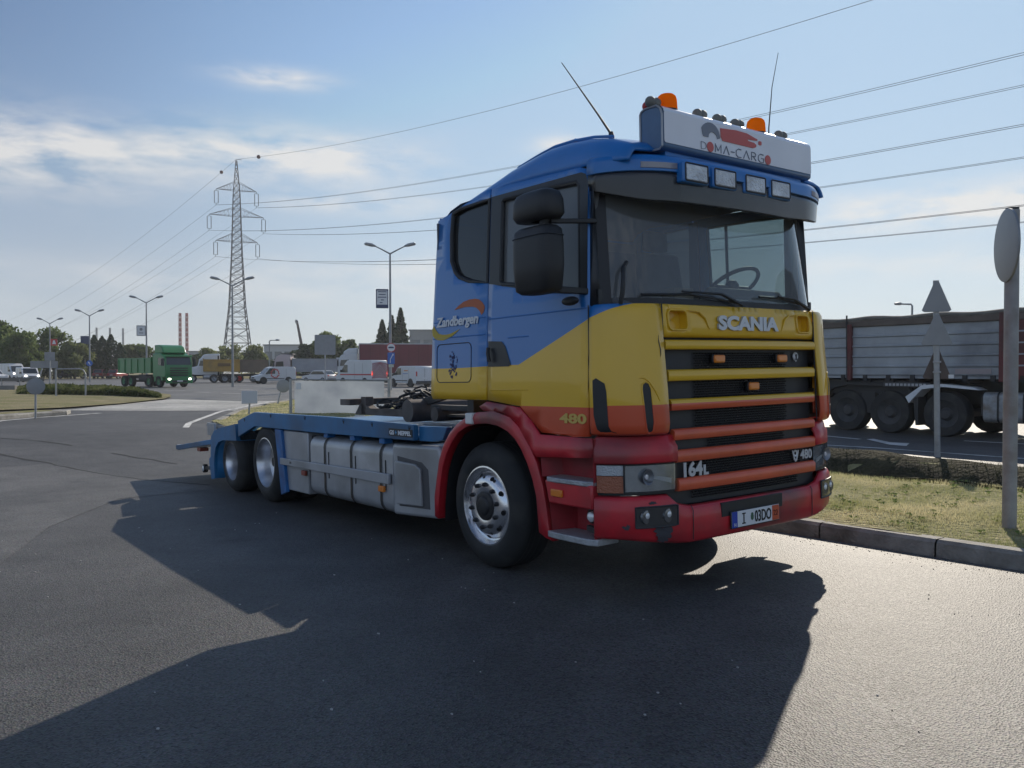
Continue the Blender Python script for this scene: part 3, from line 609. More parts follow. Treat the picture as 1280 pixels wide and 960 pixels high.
# --- cab sides
REAR = [(-.695, 1.32), (-.665, 1.285), (.095, 1.285), (.095, 2.865), (-.02, 2.85), (-.35, 2.79), (-.636, 2.742)]
RWIN = [(-.418, 2.765), (-.432, 2.60), (-.418, 2.383), (-.36, 2.29), (-.30, 2.245), (-.163, 2.20), (.086, 2.162), (.086, 2.79), (-.30, 2.785)]
DOOR = [(.111, 1.285), (.50, 1.245), (.62, 1.16), (.74, 1.068), (1.215, 1.062), (1.218, 2.0), (1.195, 2.70), (1.16, 2.79), (1.10, 2.81), (.111, 2.862)]
DGL = [(.245, 2.735), (.25, 2.155), (.28, 2.13), (.474, 2.104), (.905, 2.039), (1.13, 2.012), (1.10, 2.69), (1.075, 2.722), (.738, 2.745), (.27, 2.758)]
for fn, sgn in ((near, -1), (far, 1)):
    p = panel(REAR, [RWIN], fn()); cabside = p.build('sleeper_side', M_liv, T, solid=.03, smooth=50, off=0)
    g_ = panel(RWIN, [], fn(-.012)); w = g_.build('sleeper_window', M_dg, cabside, smooth=50)
    d = panel(DOOR, [DGL], fn()); door = d.build('door', M_liv, T, solid=.03, smooth=50, off=0)
    # black surround of the door glass and the seals
    blk = [(.118, 2.80), (.118, 2.15), (.35, 2.105), (.86, 2.012), (1.207, 1.972), (1.19, 2.70), (1.165, 2.755), (1.12, 2.775)]
    s_ = panel(blk, [DGL], fn(.0185)); s_.build('window_trim', M_trim, door, smooth=50)
    s2 = panel([(.068, 2.83), (.068, 2.15), (-.17, 2.18), (-.31, 2.225), (-.375, 2.275), (-.44, 2.38), (-.455, 2.60), (-.44, 2.785), (-.30, 2.812), (.09, 2.84), (.09, 2.14), (.068, 2.142)], [], fn(.0185)) if 0 else None
    panel(DGL, [], fn(-.01)).build('door_glass', M_sg, door, smooth=50)
    tr = MB(); tr.tube([Vector(fn(.006)(*q)) for q in RWIN + RWIN[:1]], .019, 8); tr.build('window_seal', M_black, cabside)
    tr = MB(); tr.tube([Vector(fn(.006)(*q)) for q in DGL + DGL[:1]], .018, 8); tr.build('window_seal', M_black, door)
    # handle in its recess
    hp = panel([(.122, 1.722), (.29, 1.712), (.335, 1.675), (.40, 1.545), (.38, 1.53), (.122, 1.532)], [], fn(.0195)); hr = hp.build('handle_recess', M_trim, door)
    hb = MB(); hb.tube([fn(.04)(.15, 1.67), fn(.05)(.16, 1.63), fn(.045)(.17, 1.57)], .014, 8); hb.build('door_handle', M_black, door)
    # body crease and sill lines
    for z, x0, x1 in ((1.905, -.655, .08), (1.775, -.665, .08)):
        c = MB(); c.tube([fn(.013)(x0 + (x1 - x0) * k / 8, z) for k in range(9)], .006, 6); c.build('body_crease', M_liv, cabside)
    for z, x0, x1 in ((1.885, .13, 1.2), (1.36, .14, .60), (1.735, .36, .60)):
        c = MB(); c.tube([fn(.013)(x0 + (x1 - x0) * k / 8, z) for k in range(9)], .006, 6); c.build('body_crease', M_liv, door)
    rr_ = rounded(-.602, -.108, 1.42, 1.725, .045); hh = MB(); hh.tube([fn(.0165)(*q) for q in rr_ + rr_[:1]], .0035, 5); hh.build('locker_lid', M_trim, cabside)
# dark sealing panels behind the gaps
for s in (-1, 1):
    b = MB(); b.bb(.06, .16, s * 1.11, s * 1.145, 1.3, 2.82); b.build('pillar', M_trim, T)
    b = MB(); b.bb(1.19, 1.27, s * 1.13, s * 1.165, 1.1, 2.0); b.build('pillar', M_trim, T)

# --- roof
XS = [-.645, -.62, -.50, -.35, -.105, .234, .50, .665, .86, 1.07, 1.25, 1.40, 1.46]
ZE = [2.742, 2.77, 2.835, 2.868, 2.922, 3.005, 3.045, 3.062, 3.055, 3.03, 2.99, 2.93, 2.88]
def side_top(x):
    if x > .08: return 2.868 - max(0, x - .111) * .052
    return 2.742 + (2.80 - 2.742) * min(1, max(0, (x + .64) / .35)) + max(0, min(1, (x + .29) / .35)) * .062
rows = []
for x, ze in zip(XS, ZE):
    zs = min(side_top(x), ze - .004); zc = ze + .055; prof = []
    yb = ysd(zs)
    if x > 1.2: yb = 1.155 - (x - 1.2) * .35
    for k in range(9):
        a = k / 8; yy = yb - (yb - .98) * (a ** 1.2); zz = zs + (ze - zs) * math.sin(a * math.pi / 2) ** .9; prof.append((yy, zz))
    for k in range(1, 7):
        t = k / 6; prof.append((.98 * (1 - t), ze + (zc - ze) * (1 - (1 - t) ** 2)))
    rows.append([(x, -yy, zz) for yy, zz in prof] + [(x, yy, zz) for yy, zz in prof[-2::-1]])
rf = MB(); rf.grid(rows); roof = rf.build('roof', M_blue2, T, smooth=40, solid=.02)
c = MB()
for s in (-1, 1): c.tube([(x, s * .985, z + .012) for x, z in zip(XS[5:11], ZE[5:11])], .01, 6)
c.tube([(.86, -.97 + .0971 * 2 * k, 3.075 + .055 * (1 - abs(k - 5) ** 2 / 25)) for k in range(11)], .012, 6)
c.build('roof_seam', M_blue2, roof)
# back wall, floor, lining
bw = MB(); bw.grid([[(x, -ysd(z) * k_, z) for k_ in (1.0, .985, .5, 0, -.5, -.985, -1.0)] for z, x in ((1.285, -.68), (1.32, -.699), (1.8, -.679), (2.3, -.6585), (2.74, -.640), (2.765, -.63))])
bw.build('back_wall', M_liv, T, smooth=50, solid=.01, off=0)
b = MB(); b.bb(-.64, 1.28, -1.17, 1.17, 1.28, 1.31); b.bb(.6, 1.3, -1.15, 1.15, 1.08, 1.11); b.build('cab_floor', M_int, T)
b = MB(); b.bb(-.635, -.62, -1.17, 1.17, 1.31, 2.72); b.bb(-.62, .09, .99, 1.16, 1.31, 1.9); b.build('rear_lining', M_liner, T)
b = MB(); rows = [[(x, -1.12 + .28 * k, min(z - .03, 2.84)) for k in range(9)] for x, z in zip(XS[1:-2], ZE[1:-2])]; b.grid(rows); b.build('roof_lining', M_liner, T)

# --- cab front: plan curve of the near half, mirrored
def plan(off=0.0, cx=1.18, fx=1.495, cy=.835, sy=1.205, bow=.028, n=9, cut=None):
    q = []
    for k in range(n + 1):
        a0 = .22; a = a0 + (math.pi / 2 - a0) * k / n; q.append((cx + (fx - cx + off) * math.sin(a), -(cy + (sy - cy + off) * math.cos(a))))
    return q
def front_x(y, fx=1.495, cy=.835, bow=.028): return fx + bow * (1 - (y / cy) ** 2)
def mirror(q): return [(x, -y) for x, y in q]
def loft(path, zs, offs=None, leans=None):
    nrm = []
    for i in range(len(path)):
        p_, q_ = Vector(path[max(i - 1, 0)]), Vector(path[min(i + 1, len(path) - 1)]); d = (q_ - p_).normalized(); n_ = Vector((d.y, -d.x))
        if n_.x * 1 + n_.y * path[i][1] < 0: n_ = -n_
        nrm.append(n_)
    rows = []
    for i, z in enumerate(zs):
        o = offs[i] if offs else 0; ln = leans[i] if leans else 0
        rows.append([(x + ln * max(0, (x - 1.2) / .3) + n_.x * o, y + n_.y * o, z) for (x, y), n_ in zip(path, nrm)])
    return rows
for s in (0, 1):
    pth = plan(); pth = [(1.225, -1.206)] + pth
    if s: pth = mirror(pth)
    zs = [1.075, 1.09, 1.14, 1.35, 1.6, 1.80, 1.87, 1.895, 1.90]; of = [-.01, .012, .022, .020, .006, 0, -.006, -.02, -.05]
    ln = [.035, .032, .03, .02, .01, 0, 0, 0, 0]
    m_ = MB(); m_.grid(loft(pth, zs, of, ln)); cp = m_.build('corner_deflector', M_liv, T, smooth=50, solid=.016, off=0)
    sg = 1 if s else -1
    def dp(u, z, o=.004):            # point on the deflector; u runs 0..1 round the corner
        t = u * (math.pi / 2 - .22) + .22; x = 1.18 + (.315) * math.sin(t); y = -(.835 + .37 * math.cos(t)); n_ = Vector((math.sin(t) / .315, -math.cos(t) / .37)).normalized()
        g_ = np.interp(z, zs, of) + o; l_ = np.interp(z, zs, ln)
        x += l_ * max(0, (x - 1.2) / .3) + n_.x * g_; y += n_.y * g_; return (float(x), float(-y if s else y), z)
    def slot(outl, lip=True):                  # a dark air slot with a turned lip
        m2 = panel(outl, [], lambda u_, z_: dp(u_, z_, .0105), .03); m2.build('air_slot', M_black, cp, smooth=60)
        if lip: m2 = MB(); m2.tube([dp(u_, z_, .0105) for u_, z_ in outl + outl[:1]], .005, 6); m2.build('slot_lip', M_liv, cp)
    slot([(.0, 1.42), (.05, 1.435), (.17, 1.40), (.19, 1.35), (.205, 1.13), (.235, 1.10), (.30, 1.09), (.30, 1.082), (.12, 1.082), (.05, 1.11), (.01, 1.20)], False)
    q = [(.635, 1.39), (.675, 1.405), (.72, 1.395), (.745, 1.36), (.76, 1.15), (.75, 1.10), (.72, 1.08), (.685, 1.085), (.66, 1.12), (.625, 1.36)]; slot(q)
    e = MB(); e.tube([dp(.60 + .02 * k, 1.43 + .004 * k - .0012 * k * k, .008) for k in range(14)], [.002, .005, .007] + [.008] * 8 + [.006, .004, .002], 6); e.build('slot_brow', M_liv, cp)
    if not s:
        for u_, z0_, z1_ in ((.92, 1.56, 1.70),): e = MB(); e.tube([dp(u_ + .012 * math.sin(k), z0_ + (z1_ - z0_) * k / 6, .009) for k in range(7)], [.001, .003, .004, .003, .004, .002, .001], 5); e.build('scratch', mat('bare scratch', (.10, .09, .07), .7), cp)
# hood panel
def hoff(z):
    t = [(1.685, -.012), (1.692, 0), (1.74, .006), (1.80, .003), (1.86, -.006), (1.90, -.018), (1.908, -.035)]
    for (z0, o0), (z1, o1) in zip(t, t[1:]):
        if z <= z1: return o0 + (o1 - o0) * (z - z0) / (z1 - z0)
    return -.035
def hfn(y, z): return (front_x(y) + hoff(z), y, z)
PK = [rounded(-.775, -.605, 1.735, 1.865, .035), rounded(.605, .775, 1.735, 1.865, .035)]
hood = panel([(-.83, 1.687), (.83, 1.687), (.83, 1.80), (.826, 1.88), (.81, 1.905), (-.81, 1.905), (-.826, 1.88), (-.83, 1.80)], PK, hfn, .06).build('hood_panel', M_liv, T, smooth=50, solid=.02)
for s, q in ((-1, PK[0]), (1, PK[1])):                    # grab handle pockets, sunk into the panel
    cy_ = sum(a for a, z in q) / len(q); cz_ = sum(z for a, z in q) / len(q)
    rows = [[(front_x(a) + hoff(z) - dp_, cy_ + (a - cy_) * k_, cz_ + (z - cz_) * k_) for a, z in q] for dp_, k_ in ((0, 1), (.03, .98), (.06, .90), (.065, .5), (.066, .02))]
    e = MB(); e.grid(rows, True); e.build('handle_pocket', M_liv, hood, smooth=60)
    e = MB(); e.tube([(front_x(a) + hoff(z) + .002, a, z) for a, z in q + q[:1]], .007, 6); e.build('pocket_rim', M_liv, hood)
    q2 = [(s * .60, 1.865), (s * .50, 1.858), (s * .44, 1.82), (s * .41, 1.76), (s * .395, 1.742)]
    e = MB(); e.tube([(front_x(a) + .006, a, z) for a, z in q2], [.003, .008, .009, .006, .002], 6); e.build('pocket_crease', M_liv, hood)
def front_text(body, size, m, y, z, x, parent, **k): return text(body, size, m, parent, (x, y, z), (0, 1, 0), **k)
front_text('SCANIA', .126, M_letter, -.322, 1.745, 1.534, hood, bold=.006, width=.665, depth=.008, name='brand_lettering')
# grille
gb = MB()
rows = [[(front_x(y) - .05, y, z) for y in [-.84 + 1.68 * k / 12 for k in range(13)]] for z in (1.05, 1.70)]; gb.grid(rows)
rows = [[(front_x(y) - .015, y, z) for y in [-.82 + 1.64 * k / 12 for k in range(13)]] for z in (.60, 1.06)]; gb.grid(rows)
grille = gb.build('grille', M_grille, T, smooth=40)
# honeycomb slots: fine bars over the openings
gm = MB()
for z0, z1, wy, dx in ((1.485, 1.60, .50, -.035), (1.295, 1.40, .50, -.035), (1.105, 1.21, .50, -.035), (.97, 1.02, .42, .0), (.785, .875, .62, 0.0), (.64, .695, .58, 0.0)):
    z = z0; r0 = 0
    while z < z1:
        y = -wy + (.014 if r0 % 2 else 0)
        while y < wy:
            x = front_x(y) + dx; gm.box(x, y, z, .008, .018, .009); y += .028
        z += .0165; r0 += 1
hc = gm.build('honeycomb', mat('honeycomb void', (.004, .004, .005), .9), grille, smooth=0, fix=False)
LV = [(1.612, 1.668, .822, .022, M_liv), (1.408, 1.475, .805, .026, M_liv), (1.218, 1.285, .79, .030, M_liv), (1.027, 1.092, .775, .036, M_org), (.885, .957, .765, .045, M_org), (.70, .774, .755, .048, M_org)]
for z0, z1, wy, o, m_ in LV:
    rows = []
    z0 -= .005; z1 += .004
    for dz, ox in ((0, -.03), (.002, o - .006), (.008, o), (z1 - z0 - .020, o + .002), (z1 - z0 - .005, o - .010), (z1 - z0, o - .03)):
        rows.append([(front_x(-wy + 2 * wy * k / 16) + ox, -wy + 2 * wy * k / 16, z0 + dz) for k in range(17)])
    for s in (0, -1):                                             # closed ends
        pass
    e = MB(); e.grid(rows); n_ = 17
    e.f.append(tuple(i * n_ for i in range(6))); e.f.append(tuple(i * n_ + 16 for i in range(5, -1, -1)))
    e.build('grille_bar', m_, grille, smooth=50)
for y, z in ((-.30, 1.545), (.41, 1.545), (.066, 1.352)):
    e = MB(); e.bb(front_x(y) - .03, front_x(y) + .012, y - .055, y + .055, z - .027, z + .027); e.build('marker_lamp', M_amb, grille, bevel=.012, seg=3)
    e = MB(); e.bb(front_x(y) - .03, front_x(y) - .002, y - .062, y + .062, z - .033, z + .033); e.build('lamp_base', M_black, grille, bevel=.008)
# small round emblem and V8 badge
e = MB(); e.lathe([(.0, .008), (.026, .007), (.033, 0)], (front_x(.64) - .036, .64, 1.56), 'x', 20); e.prism([(.617, 1.55), (.64, 1.518), (.663, 1.55)], 'x', front_x(.64) - .034, front_x(.64) - .03); bdg = e.build('badge', M_letter, grille)
e = MB(); e.prism([(.626, 1.572), (.64, 1.578), (.654, 1.572), (.647, 1.553), (.65, 1.535), (.64, 1.53), (.63, 1.535), (.633, 1.553)], 'x', front_x(.64) - .029, front_x(.64) - .025); e.build('badge_figure', mat('dark badge enamel', (.03, .035, .05), .4), bdg)
front_text('164', .125, M_letter, -.72, .785, 1.536, grille, bold=.005, width=.185, name='model_lettering')
front_text('L', .085, M_letter, -.505, .785, 1.536, grille, bold=.005, name='model_lettering', width=.05)
front_text('480', .095, M_letter, .59, .80, 1.532, grille, bold=.002, width=.145, name='model_lettering')
e = MB()
for pts in ([(.49, .865), (.50, .87), (.515, .82), (.53, .80), (.545, .82), (.56, .87), (.57, .865), (.55, .80), (.53, .782), (.51, .80)],): e.prism(pts, 'x', 1.528, 1.534)
e.lathe([(.012, 0), (.026, .004), (.026, 0)], (1.53, .53, .846), 'x', 16); e.build('badge', M_letter, grille)

# headlamp surround, lamps, bumper
def bplan(off=0.0, n=8, fx=1.555, cx=1.20, cy=.70, sy=1.235):
    q = [(1.262, -(sy + off))]
    for k in range(n + 1):
        a = .2 + (math.acos((.765 - cy) / (sy + off - cy)) - .2) * k / n; q.append((cx + (fx - cx + off) * math.sin(a), -(cy + (sy + off - cy) * math.cos(a))))
    return q
def bx(a, off=0.0):
    q = sorted((-y, x) for x, y in bplan(off)); a = abs(a)
    return float(np.interp(a, [k[0] for k in q], [k[1] for k in q])) if a > .765 else 1.565
for s in (0, 1):
    f = mirror if s else (lambda q: q)
    e = MB(); rows = [[(x, y, z) for x, y in f(bplan(o))] for z, o in ((.885, -.03), (.892, -.004), (.90, 0), (.99, -.004), (1.01, -.02), (1.055, -.03), (1.068, -.05))]
    e.grid(rows); hsr = e.build('headlamp_surround', M_red, T, smooth=50, solid=.02)
    e = MB(); rows = [[(x, y, z) for x, y in f(bplan(-.035))] for z in (.69, .90)]; e.grid(rows); e.build('lamp_housing', M_black, hsr, smooth=50)
    sg = 1 if s else -1
    q = f(bplan(-.008)); zz = [.715, .72, .87, .875]; oo = [-.01, 0, 0, -.01]
    def lampgrid(i0, i1, o, z0, z1, sub=4):
        pts_ = f(bplan(o)); res_ = []
        for i in range(i0, i1):
            for k in range(sub): t = k / sub; res_.append((pts_[i][0] * (1 - t) + pts_[i + 1][0] * t, pts_[i][1] * (1 - t) + pts_[i + 1][1] * t))
        res_.append(pts_[i1]); return [[(x, y, z) for x, y in res_] for z in (z0, (z0 + z1) / 2, z1)]
    e = MB(); e.grid(lampgrid(4, 9, -.012, .705, .882)); e.v = [v for v in e.v]
    gl_ = glass('lamp cover glass', (.85, .88, .9), .03, .96) if 'lamp cover glass' not in MATS else MATS['lamp cover glass']
    hl = MB(); hl.grid(lampgrid(4, 9, -.028, .712, .876)); lamp = hl.build('headlight', mat('headlamp reflector', (.52, .54, .56), .2, .75, noise=.15, nscale=9), T, smooth=50)
    e.build('lens', gl_, lamp, smooth=50)
    # reflector bowl, bulb
    bc = Vector((1.478, sg * .985, .805)); e = MB(); e.lathe([(.05, .022), (.04, .012), (.02, .0), (0, -.004)], bc + Vector((0, 0, 0)), 'x', 24); e.build('reflector', M_dull, lamp)
    e = MB(); e.prism([(sg * .80, .735), (sg * .80, .775), (sg * .93, .80), (sg * .95, .785)], 'x', 1.505, 1.512) if 0 else e.grid([[(bx(sg * yy, -.024), sg * yy, zz - ww) for yy, zz, ww in ((.95, .80, .008), (.90, .793, .012), (.85, .782, .015), (.80, .770, .016))], [(bx(sg * yy, -.024), sg * yy, zz + ww) for yy, zz, ww in ((.95, .80, .008), (.90, .793, .012), (.85, .782, .015), (.80, .770, .016))]]); e.build('painted_glint', M_hl, lamp)  # pale strip standing in for a bright reflection inside the lamp
    e = MB(); e.lathe([(.0, .012), (.016, .01), (.018, -.01)], bc, 'x', 12); e.build('bulb', mat('bulb glass', (.75, .75, .8), .1, .2), lamp)
    e = MB(); e.grid(lampgrid(1, 4, -.012, .818, .882)); e.build('side_lamp', mat('clear ribbed lens', (.45, .48, .5), .25, .2, bump=.6, bscale=90), lamp, smooth=50)
    e = MB(); e.grid(lampgrid(1, 4, -.012, .708, .814)); e.build('turn_lamp', mat('brownish amber lens', (.36, .12, .06), .25, coat=.5, bump=.6, bscale=90), lamp, smooth=50)
    e = MB(); qq = f(bplan(-.006)); e.tube([(qq[4][0], qq[4][1], .703), (qq[4][0], qq[4][1], .885)], .006, 6); e.build('lamp_divider', M_black, lamp)
# bumper: one piece round the front
pth = bplan(); pth = [(1.262, -1.235)] + pth[1:]; full = pth + [(1.56, -.66), (1.565, -.33), (1.568, 0), (1.565, .33), (1.56, .66)] + mirror(pth)[::-1]
def bz_top(y): a = abs(y); return .688 if a > .83 else (.60 if a < .74 else .60 + .088 * (a - .74) / .09)
def bz_bot(y): a = abs(y); return .41 if a > 1.15 else .41 - .06 * min(1, (1.15 - a) / .45)
rows = []
nrm = []
for i in range(len(full)):
    p_, q_ = Vector(full[max(i - 1, 0)]), Vector(full[min(i + 1, len(full) - 1)]); d = (q_ - p_).normalized(); n_ = Vector((d.y, -d.x))
    if n_.x * .5 + n_.y * full[i][1] < 0: n_ = -n_
    nrm.append(n_)
for k, (t, o) in enumerate(((0, -.05), (.03, -.015), (.10, 0), (.40, .012), (.62, .014), (.88, .008), (.96, -.004), (1.0, -.025))):
    rows.append([(x + n_.x * o, y + n_.y * o, bz_bot(y) + (bz_top(y) - bz_bot(y)) * t) for (x, y), n_ in zip(full, nrm)])
e = MB(); e.grid(rows); bumper = e.build('bumper', M_red, T, smooth=40, solid=.03)
e = MB(); rows = [[(1.46, y, z) for y in (-.8, .8)] for z in (.42, .62)]; e.grid(rows); e.bb(1.24, 1.44, -.95, .95, .40, .43); e.build("bumper_back", M_black, T)
for s in (-1, 1):                # join lines and moulded edge
    e = MB(); e.tube([(1.574, s * .66, .38), (1.577, s * .66, .45), (1.577, s * .66, .57), (1.560, s * .66, .598)], .003, 5); e.build('bumper_seam', M_black, bumper)
    # fog lamps
    def fx_(a): return bx(a) + .016
    y0, y1 = sorted((s * 1.075, s * .795)); N_ = 12
    ysf = [y0 + (y1 - y0) * k / N_ for k in range(N_ + 1)]
    e = MB(); e.grid([[(fx_(a) - .03, a, .492) for a in ysf], [(fx_(a) + .003, a, .495) for a in ysf], [(fx_(a) + .003, a, .617) for a in ysf], [(fx_(a) - .03, a, .62) for a in ysf]])
    fg = e.build('fog_light', mat('fog lamp dark housing', (.035, .037, .04), .25, coat=.6), bumper)
    for k in range(2):
        a = s * (.865 + .145 * k); e = MB(); c_ = Vector((fx_(a) - .012, a, .557)); e.lathe([(.047, .0), (.044, .016), (.03, .019), (0, .020)], c_, 'x', 20); e.build('lens', mat('fog lamp glass', (.16, .165, .17), .12, .5, noise=.3, nscale=25), fg)
        e = MB(); e.lathe([(.02, .019), (.012, .0235), (0, .024)], c_ + Vector((0, 0, .008)), 'x', 12); e.build('bulb', M_hl, fg)
    q3 = [(a, .492) for a in ysf] + [(a, .62) for a in ysf[::-1]]; e = MB(); e.tube([(fx_(a) + .004, a, z) for a, z in q3 + q3[:1]], .006, 6); e.build('fog_rim', M_grille, fg)
# scraped patches on the near bumper corner
rr2 = random.Random(5)
for y0_, z0_, w_, h_ in ((-.90, .450, .07, .05), (-1.12, .50, .022, .02), (-.90, .405, .05, .018), (-.97, .643, .03, .010)):
    q = []
    for k in range(22):
        a = 6.283 * k / 22; r_ = rr2.uniform(.6, 1.15); q.append((y0_ + w_ * r_ * math.cos(a), z0_ + h_ * r_ * math.sin(a)))
    e = MB(); e.add([(fx_(a) - .0015 - max(0, .43 - z) * .25, a, z) for a, z in q], [tuple(range(22))]); e.build('scrape', mat('scraped primer', (.045, .045, .055), .7), bumper, smooth=0)
# plate recess and plate
e = MB(); e.bb(1.565, 1.5815, -.38, .29, .49, .585); e.build('plate_recess', M_black, bumper, bevel=.004)
PX = 1.598; PY = -.035; PZ = .012; ptz = lambda z: z
pl = MB(); pl.bb(PX - .012, PX - .004, -.268, .268, .388, .508); plate = pl.build('number_plate_holder', M_black, T, bevel=.003); plate.location = (0, PY, PZ)
pl = MB(); pl.bb(PX - .006, PX, -.26, .26, .395, .502); num = pl.build('number_plate', M_wht, plate, bevel=.002)
pl = MB(); pl.bb(PX - .004, PX + .0012, -.26, -.205, .395, .502); pl.build('plate_band', mat('plate blue', (.02, .06, .4), .5), num)
pl = MB(); pl.bb(PX - .004, PX + .0012, .178, .256, .397, .50); pl.build('plate_band', mat('plate orange red', (.55, .09, .03), .5), num)
M_ink = mat('plate ink', (.012, .012, .014), .6)
e = MB(); e.prism([(-.155, .412), (-.12, .412), (-.12, .42), (-.133, .42), (-.133, .478), (-.12, .478), (-.12, .486), (-.155, .486), (-.155, .478), (-.142, .478), (-.142, .42), (-.155, .42)], 'x', PX, PX + .003); e.build('plate_letters', M_ink, num)
front_text('03DO', .108, M_ink, -.02, .412, PX + .002, num, width=.185, name='plate_letters', depth=.001, bold=.002)
e = MB(); e.prism([(-.062, .46), (-.032, .46), (-.034, .435), (-.047, .425), (-.06, .435)], 'x', PX, PX + .003); e.lathe([(0, .003), (.012, .003), (.012, 0)], (PX, -.047, .467), 'x', 12); e.build('plate_crest', mat('crest green', (.05, .12, .07), .6), num)
front_text('H', .035, M_wht, -.243, .402, PX + .0025, num, width=.018, name='plate_letters', depth=.001)
front_text('22', .055, mat('plate brown ink', (.12, .02, .01), .6), .19, .43, PX + .0025, num, width=.05, name='plate_letters', depth=.001)

# --- windscreen with its dark edges, visor
def wsx(y, z): 
    a = abs(y); base = 1.478 - .055 * (a / .85) ** 2 if a < .85 else 1.423 - .75 * (a - .85) ** 1.25
    return base - (z - 1.92) * .14 * (1 if a < .9 else .85)
def wsy(y, z): return y * (1 - (z - 1.92) * .055)
ysw = [-1.14 + 2.28 * k / 28 for k in range(29)]
rows = [[(wsx(y, z), wsy(y, z), z) for y in ysw] for z in (1.915, 2.1, 2.3, 2.5, 2.66, 2.78)]
e = MB(); e.grid(rows); e.build('windscreen', M_ws, T, smooth=60)
e = MB()
for y0_, y1_ in ((-1.15, -1.085), (1.085, 1.15)): e.grid([[(wsx(y, z) + .004, wsy(y, z), z) for y in (y0_, (y0_ + y1_) / 2, y1_)] for z in (1.91, 2.2, 2.5, 2.78)])
e.grid([[(wsx(y, z) + .005, wsy(y, z), z) for y in ysw] for z in (1.905, 1.925, 1.945)])
e.build('windscreen_seal', M_black, T, smooth=60)
for s in (-1, 1):                # A pillars between glass and door
    e = MB(); e.grid([[(1.195 - (z - 1.9) * .0, s * (ysd(z) + .004), z), (1.235 - (z - 1.9) * .01, s * (ysd(z) + .002), z), (wsx(1.14, z) - .0, s * (wsy(1.15, z) + .01), z), (wsx(1.12, z) - .01, s * wsy(1.12, z), z)] for z in (1.88, 2.1, 2.3, 2.5, 2.65, 2.80)]); e.build('windscreen_pillar', M_trim, T, smooth=60, solid=.012)
    e = MB(); e.bb(1.12, 1.2, s * 1.02, s * 1.11, 1.9, 2.78); e.build('inner_pillar', M_liner, T, bevel=.02)
def vplan(fx, sy, cx=1.15, n=9, cy=.56, bow=.03):
    q = [(1.19, -sy)]
    for k in range(n + 1):
        a = .25 + (math.pi / 2 - .25) * k / n; q.append((cx + (fx - cx) * math.sin(a), -(cy + (sy + .005 - cy) * math.cos(a))))
    for k in range(1, 7): y = -cy + cy * k / 6; q.append((fx + bow * (1 - (y / cy) ** 2), y))
    return q + mirror(q[:-1])[::-1]
def ring(levels):
    rows = []
    for z, fx, sy in levels: rows.append([(x, y, (z(x, y) if callable(z) else z)) for x, y in vplan(fx, sy)])
    e = MB(); e.grid(rows); return e
vb_ = lambda k: (lambda x, y: 2.645 - k - .085 * min(1, max(0, (x - 1.2) / .28)) + .03 * (y > .4) * min(1, (y - .4) / .5))
e = ring(((vb_(.005), 1.545, 1.145), (vb_(0), 1.562, 1.152), (2.70, 1.572, 1.158), (2.742, 1.572, 1.160)))
visor = e.build('sun_visor', M_smoke, T, smooth=50, solid=.01, off=0)
e = ring(((2.735, 1.562, 1.155), (2.742, 1.582, 1.166), (2.80, 1.582, 1.166), (2.832, 1.565, 1.156), (2.85, 1.52, 1.13), (2.86, 1.42, 1.08)))
brow = e.build('roof_brow', M_blue2, T, smooth=50, solid=.012, off=0)
e = ring(((2.855, 1.48, 1.11), (2.90, 1.36, 1.08), (2.96, 1.22, 1.05), (3.0, 1.1, 1.02))) ; e.build('brow_top', M_blue2, brow, smooth=60)
e = MB(); e.bb(1.36, 1.49, -.76, .72, 2.85, 2.905); e.build('box_bracket', M_blue2, brow)
# lamp backing panel under the light box and four work lamps
for y0_ in (-.61, -.325, .0, .285):
    cx_ = 0; e = MB(); e.bb(1.55, 1.618, y0_ - .125, y0_ + .125, 2.668, 2.80); wl = e.build('spot_lamp', M_blue2, T, bevel=.014, seg=3)
    e = MB(); e.bb(1.614, 1.624, y0_ - .10, y0_ + .10, 2.685, 2.785); e.build('lens', mat('work lamp lens', (.66, .68, .70), .22, .35, noise=.35, nscale=6, bump=.7, bscale=70), wl, bevel=.006)
    e = MB(); q = rounded(y0_ - .108, y0_ + .108, 2.68, 2.792, .012); e.tube([(1.620, a, z) for a, z in q + q[:1]], .005, 6); e.build('lamp_rim', M_grille, wl)
for s in (-1, 1):
    q = [p_ for p_ in vplan(1.588, 1.172) if .72 < abs(p_[1]) < 1.0 and p_[1] * s > 0]
    e = MB(); e.grid([[(x, y, z) for x, y in q] for z in (2.755, 2.76, 2.788, 2.792)]); e.build('roof_marker_lamp', mat('smoky marker lens', (.35, .33, .35), .3), brow, solid=.006, off=0)
# --- roof light box
e = MB(); prof = [(1.325, 3.158), (1.312, 3.14), (1.312, 2.965), (1.37, 2.90), (1.40, 2.885), (1.475, 2.885), (1.50, 2.90), (1.502, 3.10), (1.488, 3.142), (1.455, 3.165), (1.36, 3.168)]
prof = [(x + .03, z - .0) for x, z in prof]
e.prism(prof, 'y', -.83, .80); lb = e.build('light_box', mat('blue grey box enamel', (.06, .13, .24), .4, coat=.3, noise=.1), T, bevel=.012, smooth=40)
e = MB(); e.add([(1.5345, y, z) for y, z in rounded(-.815, .79, 2.925, 3.125, .015)], [tuple(range(20))]); face = e.build('sign_face', mat('milky sign acrylic', (.84, .84, .86), .3, coat=.4, noise=.05, nscale=2), lb, smooth=0)
e = MB(); rows = [[(x, y, z) for y in (-.815, .79)] for x, z in ((1.5345, 3.118), (1.528, 3.14), (1.512, 3.158), (1.485, 3.172), (1.36, 3.174))]; e.grid(rows); e.build('sign_top', MATS['milky sign acrylic'], lb, smooth=60, fix=False)
e = MB(); e.tube([(x + .001, -.832, z) for x, z in prof + prof[:1]], .007, 6); e.build('box_frame', M_sil, lb)
